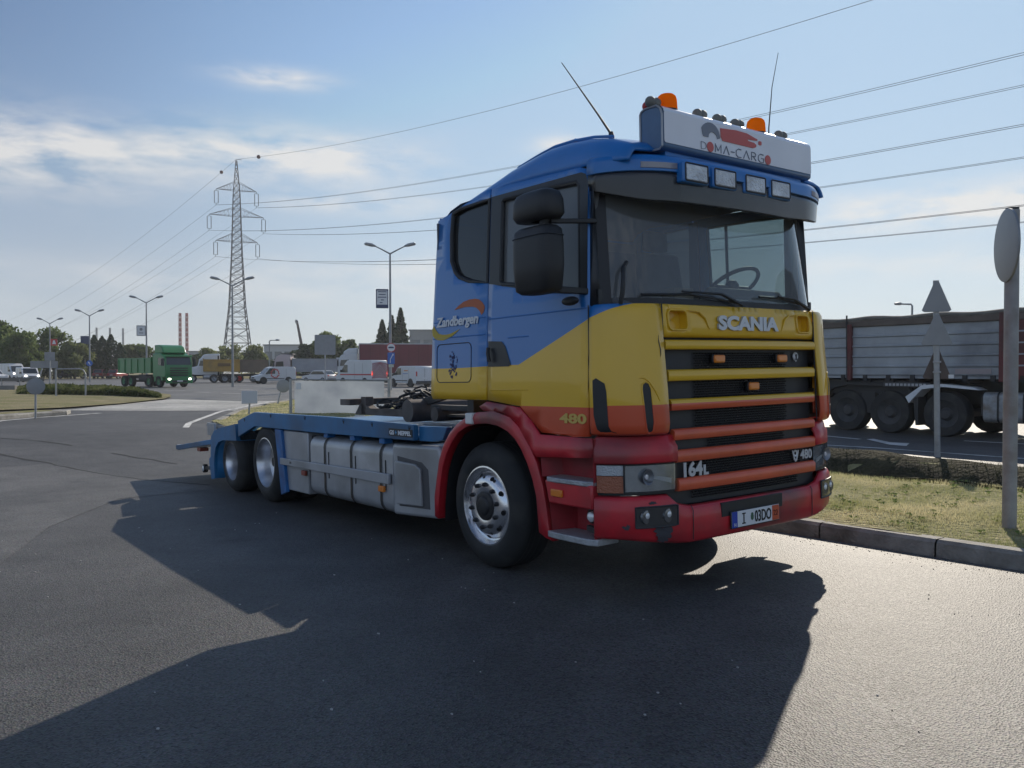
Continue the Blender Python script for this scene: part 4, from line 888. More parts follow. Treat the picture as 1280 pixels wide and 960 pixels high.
M_sred = mat('sign red film', (.62, .12, .10), .45); M_sgry = mat('sign grey film', (.22, .24, .28), .5)
X0 = 1.537
front_text('D', .078, M_sgry, -.475, 2.932, X0, face, width=.055, name='sign_letters', depth=.001, bold=-.002)
e = MB(); e.lathe([(0, .002), (.034, .002), (.034, 0)], (X0, -.372, 2.958), 'x', 20); e.build('sign_dot', M_sred, face)
def strokes(lines, w=.0075):
    e = MB()
    for ln_ in lines: e.tube([(X0, y, z) for y, z in ln_], w / 2, 5)
    return e.build('sign_letters', M_sgry, face)
zb, zt = 2.932, 2.988
strokes([[(-.32, zb), (-.32, zt), (-.29, zb + .012), (-.26, zt), (-.26, zb)], [(-.235, zb), (-.205, zt), (-.175, zb)], [(-.155, 2.958), (-.118, 2.958)]])
strokes([[(-.045, zt - .002), (-.075, zt), (-.098, zt - .014), (-.10, zb + .014), (-.08, zb), (-.045, zb + .002)]])
strokes([[(-.02, zb), (.012, zt), (.045, zb)], [(.07, zb), (.07, zt), (.105, zt), (.118, zt - .012), (.112, zb + .03), (.07, zb + .027)], [(.09, zb + .027), (.12, zb)],
         [(.205, zt - .002), (.17, zt), (.148, zt - .014), (.146, zb + .014), (.165, zb), (.205, zb), (.205, zb + .028), (.18, zb + .028)]])
e = MB(); e.lathe([(0, .002), (.034, .002), (.034, 0)], (X0, .255, 2.958), 'x', 20); e.build('sign_dot', M_sred, face)
e = MB(); e.prism([(-.265, 3.10), (-.262, 3.045), (-.245, 3.018), (.09, 3.018), (.12, 3.028), (.125, 3.045), (.10, 3.056), (.03, 3.06), (.03, 3.07), (.135, 3.075), (.14, 3.085), (.02, 3.11), (-.1, 3.112)], 'x', X0 - .001, X0 + .002)
e.prism(rounded(.15, .185, 3.05, 3.078, .01), 'x', X0 - .001, X0 + .002); e.build('sign_swoosh', M_sred, face)
q = [(-.45, 3.04)] + [(-.37 + .1 * math.cos(R(a)), 3.03 + .09 * math.sin(R(a))) for a in range(150, -1, -15)] + [(-.30, 3.02)] + [(-.345 + .045 * math.cos(R(a)), 3.02 + .04 * math.sin(R(a))) for a in range(0, 181, 20)] + [(-.44, 3.02)]
e = MB(); e.prism(q, 'x', X0 - .001, X0 + .002); e.build('sign_arc', M_sgry, face)
# beacons and small lamps on the box
for y in (-.67, .27):
    e = MB(); e.lathe([(.0, .125), (.045, .122), (.06, .108), (.066, .085), (.070, .01), (.072, .0)], (1.43, y, 3.155), 'z', 24); bc_ = e.build('beacon', leafmat('amber beacon dome', (.95, .30, .01), (1.0, .36, .015), .6, 3), T)
    e = MB(); e.lathe([(.07, .02), (.07, -.015)], (1.43, y, 3.155), 'z', 24); e.build('beacon_base', M_black, bc_)
    e = MB(); e.prism([(-.018 + y, 3.19), (.018 + y, 3.19), (.012 + y, 3.24), (y, 3.285), (-.012 + y, 3.24)], 'x', 1.42, 1.44); e.build('beacon_reflector', M_grille, bc_)
for y in (-.80, -.345, -.14, .055, .565):
    e = MB()
    for dy in (-.026, .026): e.ball((1.43, y + dy, 3.205), .036, 12)
    e.tube([(1.43, y, 3.16), (1.43, y, 3.19)], .015, 8); rl = e.build('roof_lamp', mat('weathered grey lamp', (.17, .17, .15), .6, noise=.2), T)
e = MB(); e.ball((1.375, -.80, 3.195), .032, 12); e.build('rear_roof_lamp', M_redl, T)
# aerials
e = MB(); e.tube([(1.15, -.90, 3.01), (1.14, -.90, 3.07)], [.022, .016], 10); e.tube([(1.14, -.90, 3.06), (1.02, -.90, 3.22), (.655, -.90, 3.685)], [.009, .007, .003], 6); e.build('aerial', M_black, T)
e = MB(); e.tube([(1.30, .60, 3.16), (1.305, .60, 3.3), (1.34, .60, 3.6), (1.40, .60, 3.84)], [.006, .005, .003, .002], 6); e.build('aerial', M_black, T)
# wipers
for pts_, arm in (([(-.93, 1.965), (-.55, 1.975), (-.30, 1.955), (-.08, 1.93)], [(-.05, 1.915), (-.25, 1.985), (-.62, 1.99)]), ([(.18, 1.985), (.42, 1.985), (.62, 1.965), (.78, 1.945)], [(.83, 1.915), (.62, 1.985), (.40, 1.995)])):
    e = MB(); e.tube([(wsx(y, z) + .03, y, z) for y, z in pts_], .009, 6); wb_ = e.build('wiper', M_black, T)
    e = MB(); e.tube([(wsx(y, z) + .045, y, z) for y, z in arm], [.014, .011, .007], 6); e.build('wiper_arm', M_black, wb_)
# grab rails / kerb mirror stalk on the near pillar
e = MB(); e.tube([(1.40, -1.10, 1.90), (1.425, -1.105, 1.97), (1.42, -1.09, 2.05), (1.39, -1.06, 2.13), (1.36, -1.0, 2.17)], .014, 8); e.build('mirror_stalk', M_black, T)

# --- mirrors
for s in (-1,):
    e = MB(); rows = []
    for z, r0, r1 in ((1.970, .02, .02), (1.978, .15, .06), (2.00, .19, .085), (2.15, .207, .095), (2.30, .205, .095), (2.375, .198, .085), (2.398, .17, .06), (2.405, .02, .02)):
        rows.append([(1.045 + r0 * .88 * math.copysign(abs(math.cos(a)) ** .38, math.cos(a)), s * 1.47 + r1 * math.copysign(abs(math.sin(a)) ** .5, math.sin(a)), z) for a in [6.2832 * k / 28 for k in range(28)]])
    e.grid(rows, True)
    mr_ = e.build('mirror', M_black, T, smooth=60)
    e = MB(); rows = []
    for z, r0, r1 in ((2.432, .05, .03), (2.440, .17, .08), (2.47, .192, .10), (2.56, .182, .10), (2.605, .165, .08), (2.622, .13, .05), (2.627, .02, .01)):
        rows.append([(1.055 + r0 * math.copysign(abs(math.cos(a)) ** .42, math.cos(a)), s * 1.47 + r1 * math.copysign(abs(math.sin(a)) ** .7, math.sin(a)), z) for a in [6.2832 * k / 28 for k in range(28)]])
    e.grid(rows, True); e.build('wide_angle_mirror', M_black, mr_, smooth=60)
    e = MB(); e.tube([(1.10, s * 1.47, 2.37), (1.12, s * 1.46, 2.46)], .035, 10); e.beam((1.15, s * 1.45, 2.425), (1.24, s * 1.14, 2.44), .03, .03); e.beam((1.15, s * 1.44, 2.0), (1.20, s * 1.17, 1.99), .035, .04)
    e.build('mirror_arm', M_black, mr_, bevel=.006)
    e = MB(); e.tube([(1.045 + .183 * math.copysign(abs(math.cos(a)) ** .38, math.cos(a)), s * 1.47 + .097 * math.copysign(abs(math.sin(a)) ** .5, math.sin(a)), 2.335) for a in [6.2832 * k / 28 for k in range(29)]], .003, 4); e.build('mirror_seam', M_trim, mr_)
    e = MB(); e.ball((1.15, s * 1.30, 1.93), .05, 12, (1.6, .6, .6)); e.build('mirror_foot', M_black, mr_)

# --- near and far side bodywork below the doors
FO = [(-.642, .345), (-.645, .492), (-.60, .66), (-.562, .793), (-.49, .92), (-.396, 1.018), (-.29, 1.09), (-.177, 1.14), (-.011, 1.19), (.20, 1.205), (.40, 1.165), (.508, 1.10), (.62, .98), (.703, .859), (.765, .70), (.80, .55), (.82, .42), (.86, .345)]
FI = [(-.583, .316), (-.575, .45), (-.545, .60), (-.51, .73), (-.447, .848), (-.36, .95), (-.265, 1.03), (-.14, 1.08), (-.015, 1.105), (.13, 1.112), (.256, 1.101), (.38, 1.065), (.47, 1.013), (.54, .94), (.602, .852), (.655, .75), (.695, .631), (.719, .386)]
for s in (-1, 1):
    e = MB(); rows = [[(x, s * 1.19, z) for x, z in FO], [(x, s * 1.245, z) for x, z in FO], [((x * .6 + a * .4), s * 1.262, (z * .6 + c * .4)) for (x, z), (a, c) in zip(FO, FI)], [(x, s * 1.25, z) for x, z in FI], [(x, s * .88, z) for x, z in FI]]
    e.grid(rows); fd = e.build('fender', M_red, T, smooth=50, solid=.012)
    e = MB(); e.grid([[(x, s * .86, z) for x, z in FI], [(x, s * .86, z * .3 + .35) for x, z in FI]]); rows = [[(x * .97 + .004, s * 1.20, z - .022) for x, z in FI], [(x * .97 + .004, s * .80, z - .022) for x, z in FI]]; e.grid(rows); e.build('wheel_arch_liner', M_black, fd)
    # red sill between fender and door, running forward under the door
    e = MB(); SILL = [(.0, 1.235), (.10, 1.272), (.50, 1.235), (.62, 1.148), (.735, 1.056), (1.262, 1.052), (1.262, .93), (.70, .90), (.60, 1.0), (.48, 1.12), (.30, 1.19), (.05, 1.205)]
    m_ = panel(SILL, [], lambda x, z: (x, s * (1.213 + (.02 if z < 1.12 else 0)), z)); m_.build('sill_panel', M_red, T, solid=.03, smooth=50, off=0)
    # step module: upper recess, step, box with lamp, lower recess, step
    e = MB(); e.grid([[(.72, s * 1.235, 1.045), (.80, s * 1.13, 1.03), (1.20, s * 1.12, 1.03), (1.262, s * 1.235, 1.045)], [(.75, s * 1.235, .77), (.82, s * 1.10, .77), (1.21, s * 1.10, .77), (1.262, s * 1.235, .77)]]); st = e.build('step_housing', M_redd, T, smooth=30)
    e = MB(); e.prism([(.79, .755), (1.262, .755), (1.262, .60), (.83, .60)], 'y', s * 1.10, s * 1.252); e.build('step_box', M_red, st, bevel=.012)
    e = MB(); e.grid([[(.80, s * 1.22, .60), (.86, s * 1.02, .60), (1.24, s * 1.02, .60), (1.275, s * 1.20, .60)], [(.83, s * 1.22, .40), (.88, s * 1.04, .40), (1.24, s * 1.04, .40), (1.275, s * 1.20, .40)]]); e.build('step_recess', M_redd, st, smooth=30)
    for z, x0, x1, y0_ in ((.765, .80, 1.262, 1.08), (.40, .80, 1.29, 1.05)):
        e = MB(); x1 = x1 - (.16 if s > 0 else 0); q = [(x0, s * y0_), (x1, s * y0_), (x1, s * 1.235), (x1 - .06, s * 1.262), (x0 + .12, s * 1.268), (x0 + .02, s * 1.255), (x0, s * 1.235)]
        if s > 0: q = [(a, b_ - .05) for a, b_ in q]
        e.prism(q, 'z', z - (.02 if z > .5 else .03), z + .012); sp_ = e.build('step', M_step, st, bevel=.006)
    e = MB(); e.bb(.87, .985, s * 1.25, s * 1.268, .652, .70); e.build('side_marker_lamp', M_amb, st, bevel=.006)
    e = MB(); e.lathe([(.034, 0), (.032, .02), (.02, .032), (0, .036)], (1.20, s * 1.19, .545), 'y', 18, s); e.build('fog_ball_lamp', M_hl, st)
    e = MB(); e.lathe([(.05, -.02), (.05, .005), (.036, .012)], (1.185, s * 1.175, .545), 'y', 18, s); e.beam((1.16, s * 1.19, .47), (1.27, s * 1.22, .465), .03, .035); e.build('lamp_bracket', M_black, st)
    e = MB(); e.grid([[(1.262, s * 1.235, .36 + .05), (1.262, s * 1.235, 1.05)], [(1.262, s * 1.0, .41), (1.262, s * 1.0, 1.05)]]); e.build('step_wall', M_redd, st)
    # headlamp body closes towards the step
e = MB(); e.bb(-.085 - .045, -.085 + .045, -1.275, -1.20, 1.10, 1.185); e.build('strap_clip', mat('white reflector tape', (.7, .7, .68), .4), T, bevel=.01)
text('480', .085, mat('gold lettering', (.62, .42, .10), .5), T, (.945, -1.2305, 1.145), (1, 0, 0), width=.265, bold=.003, name='side_lettering')
# Zandbergen lettering and swooshes
text('Zandbergen', .105, M_wht, T, (-.60, -1.214, 1.868), (1, 0, 0), width=.60, bold=.003, shear=.22, name='side_lettering')
def blobpanel(q, m, nm, o=.0185): return panel(q, [], near(o)).build(nm, m, T, smooth=50)
blobpanel([(-.354, 1.990), (-.29, 2.02), (-.224, 2.044), (-.14, 2.056), (-.059, 2.055), (-.01, 2.045), (.03, 2.023), (.057, 2.0), (.067, 1.98), (.055, 1.945), (.025, 1.925), (-.003, 1.96), (-.045, 1.985), (-.093, 1.997), (-.204, 2.003)], mat('orange swoosh film', (.46, .11, .03), .5), 'swoosh')
blobpanel([(-.65, 1.885), (-.678, 1.858), (-.677, 1.83), (-.669, 1.802), (-.63, 1.775), (-.585, 1.763), (-.51, 1.758), (-.445, 1.769), (-.38, 1.785), (-.329, 1.806), (-.263, 1.838), (-.33, 1.822), (-.397, 1.807), (-.46, 1.802), (-.526, 1.805), (-.575, 1.815), (-.608, 1.837), (-.635, 1.862)], mat('yellow swoosh film', (.50, .36, .03), .5), 'swoosh')
e = MB(); r_ = random.Random(3)                        # small dark rampant-lion style sticker
for k in range(46):
    a = r_.uniform(0, 6.28); rr_ = r_.random() ** .6 * .085; cx_, cz_ = -.36 + rr_ * math.cos(a) * .8, 1.565 + rr_ * math.sin(a) * 1.35; w_, h_ = r_.uniform(.005, .016), r_.uniform(.004, .016)
    e.add([(cx_ + px_, -(ysd(cz_ + pz_) + .0175), cz_ + pz_) for px_, pz_ in ((-w_, 0), (0, -h_), (w_, .3 * h_), (.2 * w_, h_))], [(0, 1, 2, 3)])
e.build('sticker', mat('dark blue sticker ink', (.02, .03, .12), .6), T, smooth=0)

for s in (-1, 1):
    e = MB(); e.tube([(1.222, s * 1.212, z) for z in (1.08, 1.3, 1.6, 1.9)], .0045, 5); e.tube([(1.497 + .02 * (1.9 - z) / .8, s * .832, z) for z in (1.08, 1.3, 1.6, 1.9)], .005, 5); e.build('shut_line', M_black, T)
e = MB(); e.tube([(.455, 1.16, 2.12), (.455, 1.145, 2.75)], .014, 6); e.build('window_divider', M_black, T)

# --- cab interior
e = MB(); e.prism([(1.02, 1.5), (1.38, 1.5), (1.40, 1.90), (1.30, 1.955), (1.14, 1.97), (1.05, 1.90)], 'y', -1.08, 1.08); e.build('dashboard', M_int, T, bevel=.02)
e = MB(); e.prism([(.98, 1.80), (1.16, 1.90), (1.17, 2.02), (1.10, 2.10), (1.03, 2.05)], 'y', .10, .98); e.build('instrument_cowl', M_int, T, bevel=.02)
for y in (-.62, .62):
    e = MB(); e.bb(.20, .72, y - .25, y + .25, 1.78, 1.94); seat = e.build('seat', M_seat, T, bevel=.05, seg=4)
    e = MB(); e.prism([(.14, 1.88), (.27, 1.90), (.17, 2.50), (.06, 2.50)], 'y', y - .24, y + .24); e.build('seat_back', M_seat, seat, bevel=.04, seg=4)
    e = MB(); e.prism([(.05, 2.52), (.15, 2.52), (.13, 2.70), (.06, 2.70)], 'y', y - .13, y + .13); e.build('headrest', M_seat, seat, bevel=.03, seg=4)
    e = MB(); e.bb(.25, .65, y - .18, y + .18, 1.31, 1.80); e.build('seat_base', M_black, seat, bevel=.02)
c0 = Vector((.93, .60, 2.13)); ax = Vector((-.55, 0, .83)).normalized(); ux = Vector((0, 1, 0)); vx = ax.cross(ux)
e = MB(); ring_ = [c0 + (ux * math.cos(a) + vx * math.sin(a)) * .23 for a in [6.2832 * k / 32 for k in range(33)]]; e.tube(ring_, .016, 8, False)
e.tube([c0 + ux * .22, c0 - ux * .22], .014, 6); e.tube([c0 - vx * 0, c0 + ax * -.35], .03, 8); e.ball(c0, .06, 10); e.build('steering_wheel', M_black, T)
e = MB(); e.prism([(1.20, -.05), (1.34, .0), (1.36, .24), (1.22, .22)], 'z', 1.972, 1.976); e.prism([(1.18, .62), (1.30, .60), (1.31, .80), (1.20, .82)], 'z', 1.972, 1.978); e.build('paper', M_wht, T)
e = MB(); e.bb(1.12, 1.24, -.42, -.22, 1.97, 2.05); e.build('dash_box', mat('brown card', (.22, .15, .09), .8), T, bevel=.004)
e = MB(); e.bb(-.60, -.57, -1.05, 1.05, 2.0, 2.62); e.build('bunk_curtain', mat('blue grey curtain', (.06, .08, .12), .95), T)
e = MB(); e.bb(-.62, .10, -1.1, 1.1, 1.75, 1.95); e.build('bunk', M_seat, T, bevel=.05, seg=3)

# --- wheels
TY = [(.293, -.28), (.32, -.295), (.36, -.30), (.40, -.288), (.443, -.262), (.470, -.235), (.478, -.21), (.480, -.15), (.480, -.03), (.474, -.005), (.45, .02), (.40, .035), (.33, .03), (.293, .015)]
def wheel(x, z, r, s, kind, face=1.205):
    k_ = r / .48; e = MB(); prof = [((a if a < .31 and k_ == 1 else a * k_), -(b_ + .0)) for a, b_ in TY]
    if k_ != 1: prof = [(a * k_, b_) for a, b_ in [(p_[0] / k_, p_[1]) for p_ in prof]]
    # offsets outward positive; outer face at 'face'
    o = Vector((x, s * (face - .30), z)); ty = MB(); ty.lathe(prof, o, 'y', 56, s)
    # tread grooves
    w = ty.build('wheel', M_rub, T, smooth=50)
    gr = MB()
    for off in (.06, .11, .16, .20): gr.lathe([(r + .0006, off - .004), (r + .0006, off + .004)], o, 'y', 56, s)
    gr.build('tread_groove', M_black, w)
    sr = MB()
    for rr_ in (.345, .415, .452): sr.lathe([(rr_ * k_ - .0025, .30 + (.028 if rr_ < .35 else .031 if rr_ < .43 else .018) - .0), (rr_ * k_, .30 + (.033 if rr_ < .35 else .036 if rr_ < .43 else .023)), (rr_ * k_ + .0025, .30 + (.028 if rr_ < .35 else .031 if rr_ < .43 else .018))], o - Vector((0, s * .30, 0)), 'y', 56, s)
    sr.build('sidewall_ring', mat('scuffed rubber', (.035, .036, .038), .7, noise=.3, nscale=12), w)
    rm = MB(); q = (r - .48) * 1.0; ro = .303 if r > .45 else .268 * 1.0
    fo = .285   # rim flange offset
    if kind == 'front':
        rm.lathe([(ro, fo - .01), (ro, fo), (ro - .012, fo + .002), (ro - .022, fo - .02), (ro - .035, fo - .045), (.255, fo - .05), (.243, fo - .035), (.225, fo - .012), (.20, fo + .004), (.17, fo + .008), (.13, fo + .010), (.10, fo + .0)], o, 'y', 56, s)
    else:
        sc_ = ro / .303; rm.lathe([(ro, fo - .02), (ro, fo), (ro - .012, fo + .002), (ro - .018, fo - .012), (ro - .03, fo - .03), (ro - .04, fo - .10), (ro - .055, fo - .15), (.19 * sc_, fo - .175), (.14 * sc_, fo - .15), (.10 * sc_, fo - .14), (0, fo - .14)], o, 'y', 56, s)
    rim = rm.build('rim', M_chrome if kind == 'front' else mat('polished deep rim', (.62, .63, .66), .3, .85, noise=.25, nscale=5, dirt=(.2, .2, .21)), w, smooth=40)
    if kind == 'front':
        hb = MB(); hb.lathe([(.112, fo + .0), (.11, fo + .012), (.10, fo + .018), (.075, fo + .019), (.066, fo + .030), (.05, fo + .034), (0, fo + .035)], o, 'y', 32, s); hub = hb.build('hub', mat('black greasy hub', (.03, .03, .032), .5, .3, noise=.4, nscale=20), w, smooth=40)
        for k in range(10):
            a = 6.2832 * (k + .3) / 10; c = o + Vector((.165 * math.cos(a), s * (fo + .008), .165 * math.sin(a))); n_ = MB(); n_.lathe([(.0175, 0), (.0165, .018), (.011, .03), (0, .032)], c, 'y', 8, s); n_.build('wheel_nut', M_black, rim, smooth=30)
            a = 6.2832 * (k + .8) / 10; c = o + Vector((.232 * math.cos(a), s * (fo + .002), .232 * math.sin(a))); n_ = MB(); q_ = []
            M3 = Matrix.Rotation(-a, 3, 'Y'); n_.add([c + M3 @ Vector((.014 * math.cos(t), s * -.9 * .014 * math.cos(t), .020 * math.sin(t))) for t in [6.2832 * j / 12 for j in range(12)]], [tuple(range(12))]); n_.build('painted_hand_hole', mat('honeycomb void', (.004, .004, .005), .9), rim, smooth=0)  # black oval set proud of the rim, coloured like the dark inside a hole
    else:
        hb = MB(); hb.lathe([(.06, fo - .14), (.055, fo - .10), (0, fo - .095)], o, 'y', 24, s); hb.build('hub', mat('black greasy hub', (.03, .03, .032), .5), w)
for s in (-1, 1):
    wheel(0, .48, .48, s, 'front'); wheel(-4.61, .48, .48, s, 'rear'); wheel(-5.85, .405, .405, s, 'rear')
    e = MB()
    for x_, z_, r_ in ((-4.61, .48, .48), (-5.85, .405, .405)): e.lathe([(.28, 0), (r_ - .06, -.0), (r_ - .01, .02), (r_, .05), (r_, .20), (r_ - .01, .24), (.28, .25)], (x_, s * .60, z_), 'y', 40, s)
    e.build('inner_tyre', M_rub, T)
e = MB(); e.tube([(0, -1.0, .48), (0, 1.0, .48)], .06, 10); e.tube([(-4.61, -1.0, .48), (-4.61, 1.0, .48)], .09, 10); e.tube([(-5.85, -1.0, .40), (-5.85, 1.0, .40)], .07, 10); e.ball((-4.61, 0, .48), .22, 12); e.build('axle', M_frame, T)

# --- chassis, deck, rails
e = MB()
for s in (-1, 1): e.bb(-6.3, 1.2, s * .35, s * .43, .62, .86)
for x in (-6.2, -5.2, -4.0, -3.0, -2.0, -1.0, .3, 1.15): e.bb(x - .04, x + .04, -.35, .35, .66, .82)
e.build('chassis', M_frame, T)
e = MB(); e.bb(-6.4, -.9, -.34, .34, .36, .84); e.bb(-6.35, -5.5, -.62, .62, .42, .80); e.build('sun_block_box', M_frame, T, bevel=.03)  # added boxes that keep sun patches off the ground beneath the bed
RAIL = [(-5.464, .961), (-4.93, 1.072), (-4.86, 1.083), (-2.723, 1.085), (-1.0, 1.062), (-1.0, .925), (-2.93, .909), (-4.86, .908), (-5.455, .756)]
for s in (-1, 1):
    e = MB(); e.prism([(x, z - (.055 if s > 0 and z > 1 else 0)) for x, z in RAIL], 'y', s * 1.17, s * 1.225); rail = e.build('bed_rail', M_blue, T, bevel=.006)
    e = MB()
    for x, z in ((-5.2, .985), (-4.3, 1.06), (-3.3, 1.062), (-2.35, 1.055), (-1.75, 1.045), (-1.06, 1.035)): e.lathe([(.016, .004), (.016, 0)], (x, s * 1.226, z), 'y', 10, s); e.bb(x - .008, x + .008, s * 1.224, s * 1.2275, z - .028, z)
    e.build('lashing_hole', M_frame, rail)
    e = MB(); e.prism([(-1.0, 1.048), (-.55, 1.055), (-.62, .945), (-.75, .925), (-1.0, .92)], 'y', s * 1.12, s * 1.17); e.build('bed_rail_end', M_blue, T, bevel=.005)
    e = MB(); F3 = [(-6.59, .703), (-6.45, .79), (-6.287, .827), (-5.57, .915), (-5.534, .70), (-6.10, .678), (-6.28, .64), (-6.40, .56), (-6.46, .44), (-6.48, .33), (-6.47, .13), (-6.61, .106), (-6.69, .30), (-6.70, .388), (-6.63, .42)]
    e.prism(F3, 'y', s * 1.17, s * 1.225)
    e.grid([[(x, s * y, z) for x, z in F3[4:11]] for y in (1.18, .62)]); e.grid([[(x, s * y, z) for x, z in F3[:4]] for y in (1.18, .62)])
    e.build('rear_fender', M_blue, T, solid=.006)
    e = MB(); e.prism([(-4.179, .90), (-3.995, .90), (-3.861, .202), (-4.023, .155)], 'y', s * 1.19, s * 1.23); e.build('fender_strut', mat('bright blue paint', (.014, .15, .42), .45, noise=.15, dirt=(.03, .08, .2)), T, bevel=.005)
    e = MB(); e.grid([[(x, s * y, z) for x, z in ((-4.11, .20), (-4.08, .55), (-4.18, .80), (-4.40, .90))] for y in (1.20, .62)]); e.build('mudguard', M_black, T, solid=.006)
    e = MB(); e.bb(-4.0, -3.31, s * .65, s * 1.195, .225, .895); tb = e.build('tool_box', M_sil, T, bevel=.012)
    e = MB(); e.bb(-3.33, -3.24, s * .7, s * 1.15, .28, .86); e.build('tank_end_gap', M_black, T)
    # fuel tanks with straps
    e = MB(); q = rounded(.70, 1.2, .235, .872, .11, 5); rows = [[(x, s * y, z) for y, z in q] for x in (-3.235, -3.225, -1.43, -1.42)]; e.grid(rows, True); e.f.append(tuple(range(len(q)))); e.f.append(tuple(range(3 * len(q), 4 * len(q))))
    tk = e.build('fuel_tank', M_tank, T, smooth=40, bevel=.004)
    for x in (-2.86, -2.25, -1.64):
        e = MB(); q2 = rounded(.69, 1.208, .228, .880, .115, 5); e.grid([[(x + d_, s * y, z) for y, z in q2] for d_ in (-.018, .018)], True); e.build('tank_strap', M_frame, tk, smooth=40)
        e = MB(); e.bb(x - .05, x + .05, s * 1.10, s * 1.19, .865, .915); e.build('tank_bracket', MATS['bright blue paint'], tk, bevel=.004)
        e = MB(); e.tube([(x + .09, s * 1.203, .45), (x + .09, s * 1.203, .72)], .006, 6); e.build('strap_shadow_rod', M_black, tk)
    e = MB(); e.prism([(-4.0, .582), (-1.43, .606), (-1.43, .512), (-4.0, .508)], 'y', s * 1.215, s * 1.245); gd = e.build('side_guard', M_sil, T, bevel=.006)
    e = MB(); e.lathe([(.014, .006), (.0, .008)], (-3.68, s * 1.246, .55), 'y', 10, s); e.build('guard_bolt', M_black, gd)
    for x in (-3.37, -1.60): e = MB(); e.bb(x - .05, x + .05, s * 1.205, s * 1.235, .43, .485); e.build('side_marker_lamp', M_amb if x > -2 else mat('dirty red lens', (.25, .05, .03), .4), T, bevel=.006)
    # battery box cover with a recess suggested by dark colour in front of the tanks
    e = MB(); BX = [(-1.42, .878), (-.63, .895), (-.58, .75), (-.60, .33), (-.70, .29), (-1.42, .245)]
    e.prism(BX, 'y', s * .70, s * 1.205); bx_ = e.build('battery_box', M_sil, T, bevel=.03, seg=4)
    e = MB(); q = [(-1.32, .775), (-.90, .745), (-.80, .69), (-.78, .36), (-1.30, .335)]; e.prism(q, 'y', s * 1.195, s * 1.2075); e.build('recess', mat('painted recess shade', (.07, .07, .075), .6), bx_, bevel=.002)  # dark plate on the box face, painted in for the shade of a gap
    e = MB(); q = [(-1.33, .735), (-.98, .725), (-.90, .69), (-.88, .375), (-1.31, .35)]; e.prism(q, 'y', s * 1.20, s * 1.232); e.build('battery_cover', M_sil, bx_, bevel=.012, seg=3)
gp = MB(); gp.bb(-1.425, -1.01, -1.231, -1.226, .952, 1.018); gp_ = gp.build('maker_plate', mat('black name plate', (.02, .022, .025), .5), T)
text('GS', .052, M_wht, gp_, (-1.41, -1.2325, .965), (1, 0, 0), width=.085, bold=.002, depth=.001, name='plate_letters')
text('+', .06, mat('plate sky blue', (.12, .35, .6), .5), gp_, (-1.31, -1.2325, .963), (1, 0, 0), bold=.002, depth=.001, name='plate_letters')
text('MEPPEL', .052, M_wht, gp_, (-1.255, -1.2325, .965), (1, 0, 0), width=.225, bold=.002, depth=.001, name='plate_letters')
e = MB(); e.bb(-4.88, -1.02, -1.17, 1.17, .945, .965)
e.add([(-4.88, -1.17, .965), (-4.88, 1.17, .965), (-5.55, 1.17, .86), (-5.55, -1.17, .86)], [(0, 1, 2, 3)]); e.build('deck', M_blue, T)
e = MB()
for y in (-1.0, 1.0): e.bb(-4.8, -2.6, y - .15, y + .15, .966, .985)
e.build('wheel_track', mat('bare worn deck steel', (.5, .5, .5), .3, .8, noise=.3, nscale=5), T)
# folding rear extension and tail lamps
for s in (-1, 1):
    e = MB(); e.prism([(-8.60, .472), (-6.60, .67), (-6.60, .585), (-6.86, .575), (-8.44, .405), (-8.60, .41)], 'y', s * 1.12, s * 1.17); arm = e.build('platform_edge', M_blue, T, bevel=.006)
    e = MB(); e.lathe([(.045, .03), (.045, -.06)], (-8.56, s * 1.13, .442), 'y', 14, s); e.build('platform_pivot', M_sil, arm)
    e = MB(); e.bb(-6.94, -6.62, s * 1.14, s * 1.17, .71, .885); e.build('lamp_plate', M_sil, T, bevel=.006)
    e = MB(); e.lathe([(.045, .02), (.06, .01), (.06, -.04)], (-7.06, s * 1.19, .222), 'y', 16, s); tl = e.build('round_lamp', M_black, T)
    e = MB(); e.lathe([(0, .03), (.025, .024), (.042, .018)], (-7.06, s * 1.19, .222), 'y', 14, s); e.build('lens', M_hl, tl); e = MB(); e.beam((-7.02, s * 1.18, .23), (-6.66, s * 1.18, .26), .03, .05); e.build('lamp_arm', M_black, tl)
e = MB(); e.prism([(-8.58, .455), (-6.60, .645), (-6.60, .60), (-8.58, .41)], 'y', -1.12, 1.12); e.build('loading_platform', M_blue, T)
e = MB(); e.bb(-6.75, -6.62, -1.17, 1.17, .35, .52); e.build('rear_cross_beam', M_blue, T, bevel=.01)
e = MB(); e.bb(-7.45, -7.3, -1.17, -1.05, .45, .50); e.build('tail_reflector', MATS['dirty red lens'], T)

# --- coupling frame, pipes and cable bundle behind the cab
e = MB()
for y in (-.45, .45):
    e.prism([(-3.58, 1.055), (-3.44, 1.19), (-3.37, 1.19), (-3.20, 1.13), (-2.33, 1.135), (-2.33, 1.055)], 'y', y - .05, y + .05)
e.bb(-3.71, -3.46, -.62, .62, 1.165, 1.235); e.bb(-3.42, -3.30, -.5, -.4, 1.06, 1.26); e.bb(-3.42, -3.30, .4, .5, 1.06, 1.26)
e.bb(-3.42, -2.42, .35, .45, 1.225, 1.26); e.bb(-3.42, -2.42, -.45, -.35, 1.235, 1.262) if 0 else None
cf = e.build('coupling_frame', M_rust, T, bevel=.006)
e = MB(); e.tube([(-2.15, -.62, 1.13), (-2.15, .62, 1.13)], .115, 20); e.tube([(-1.75, -.55, 1.10), (-1.75, .55, 1.10)], .07, 14); e.build('cross_tube', M_rust, T)
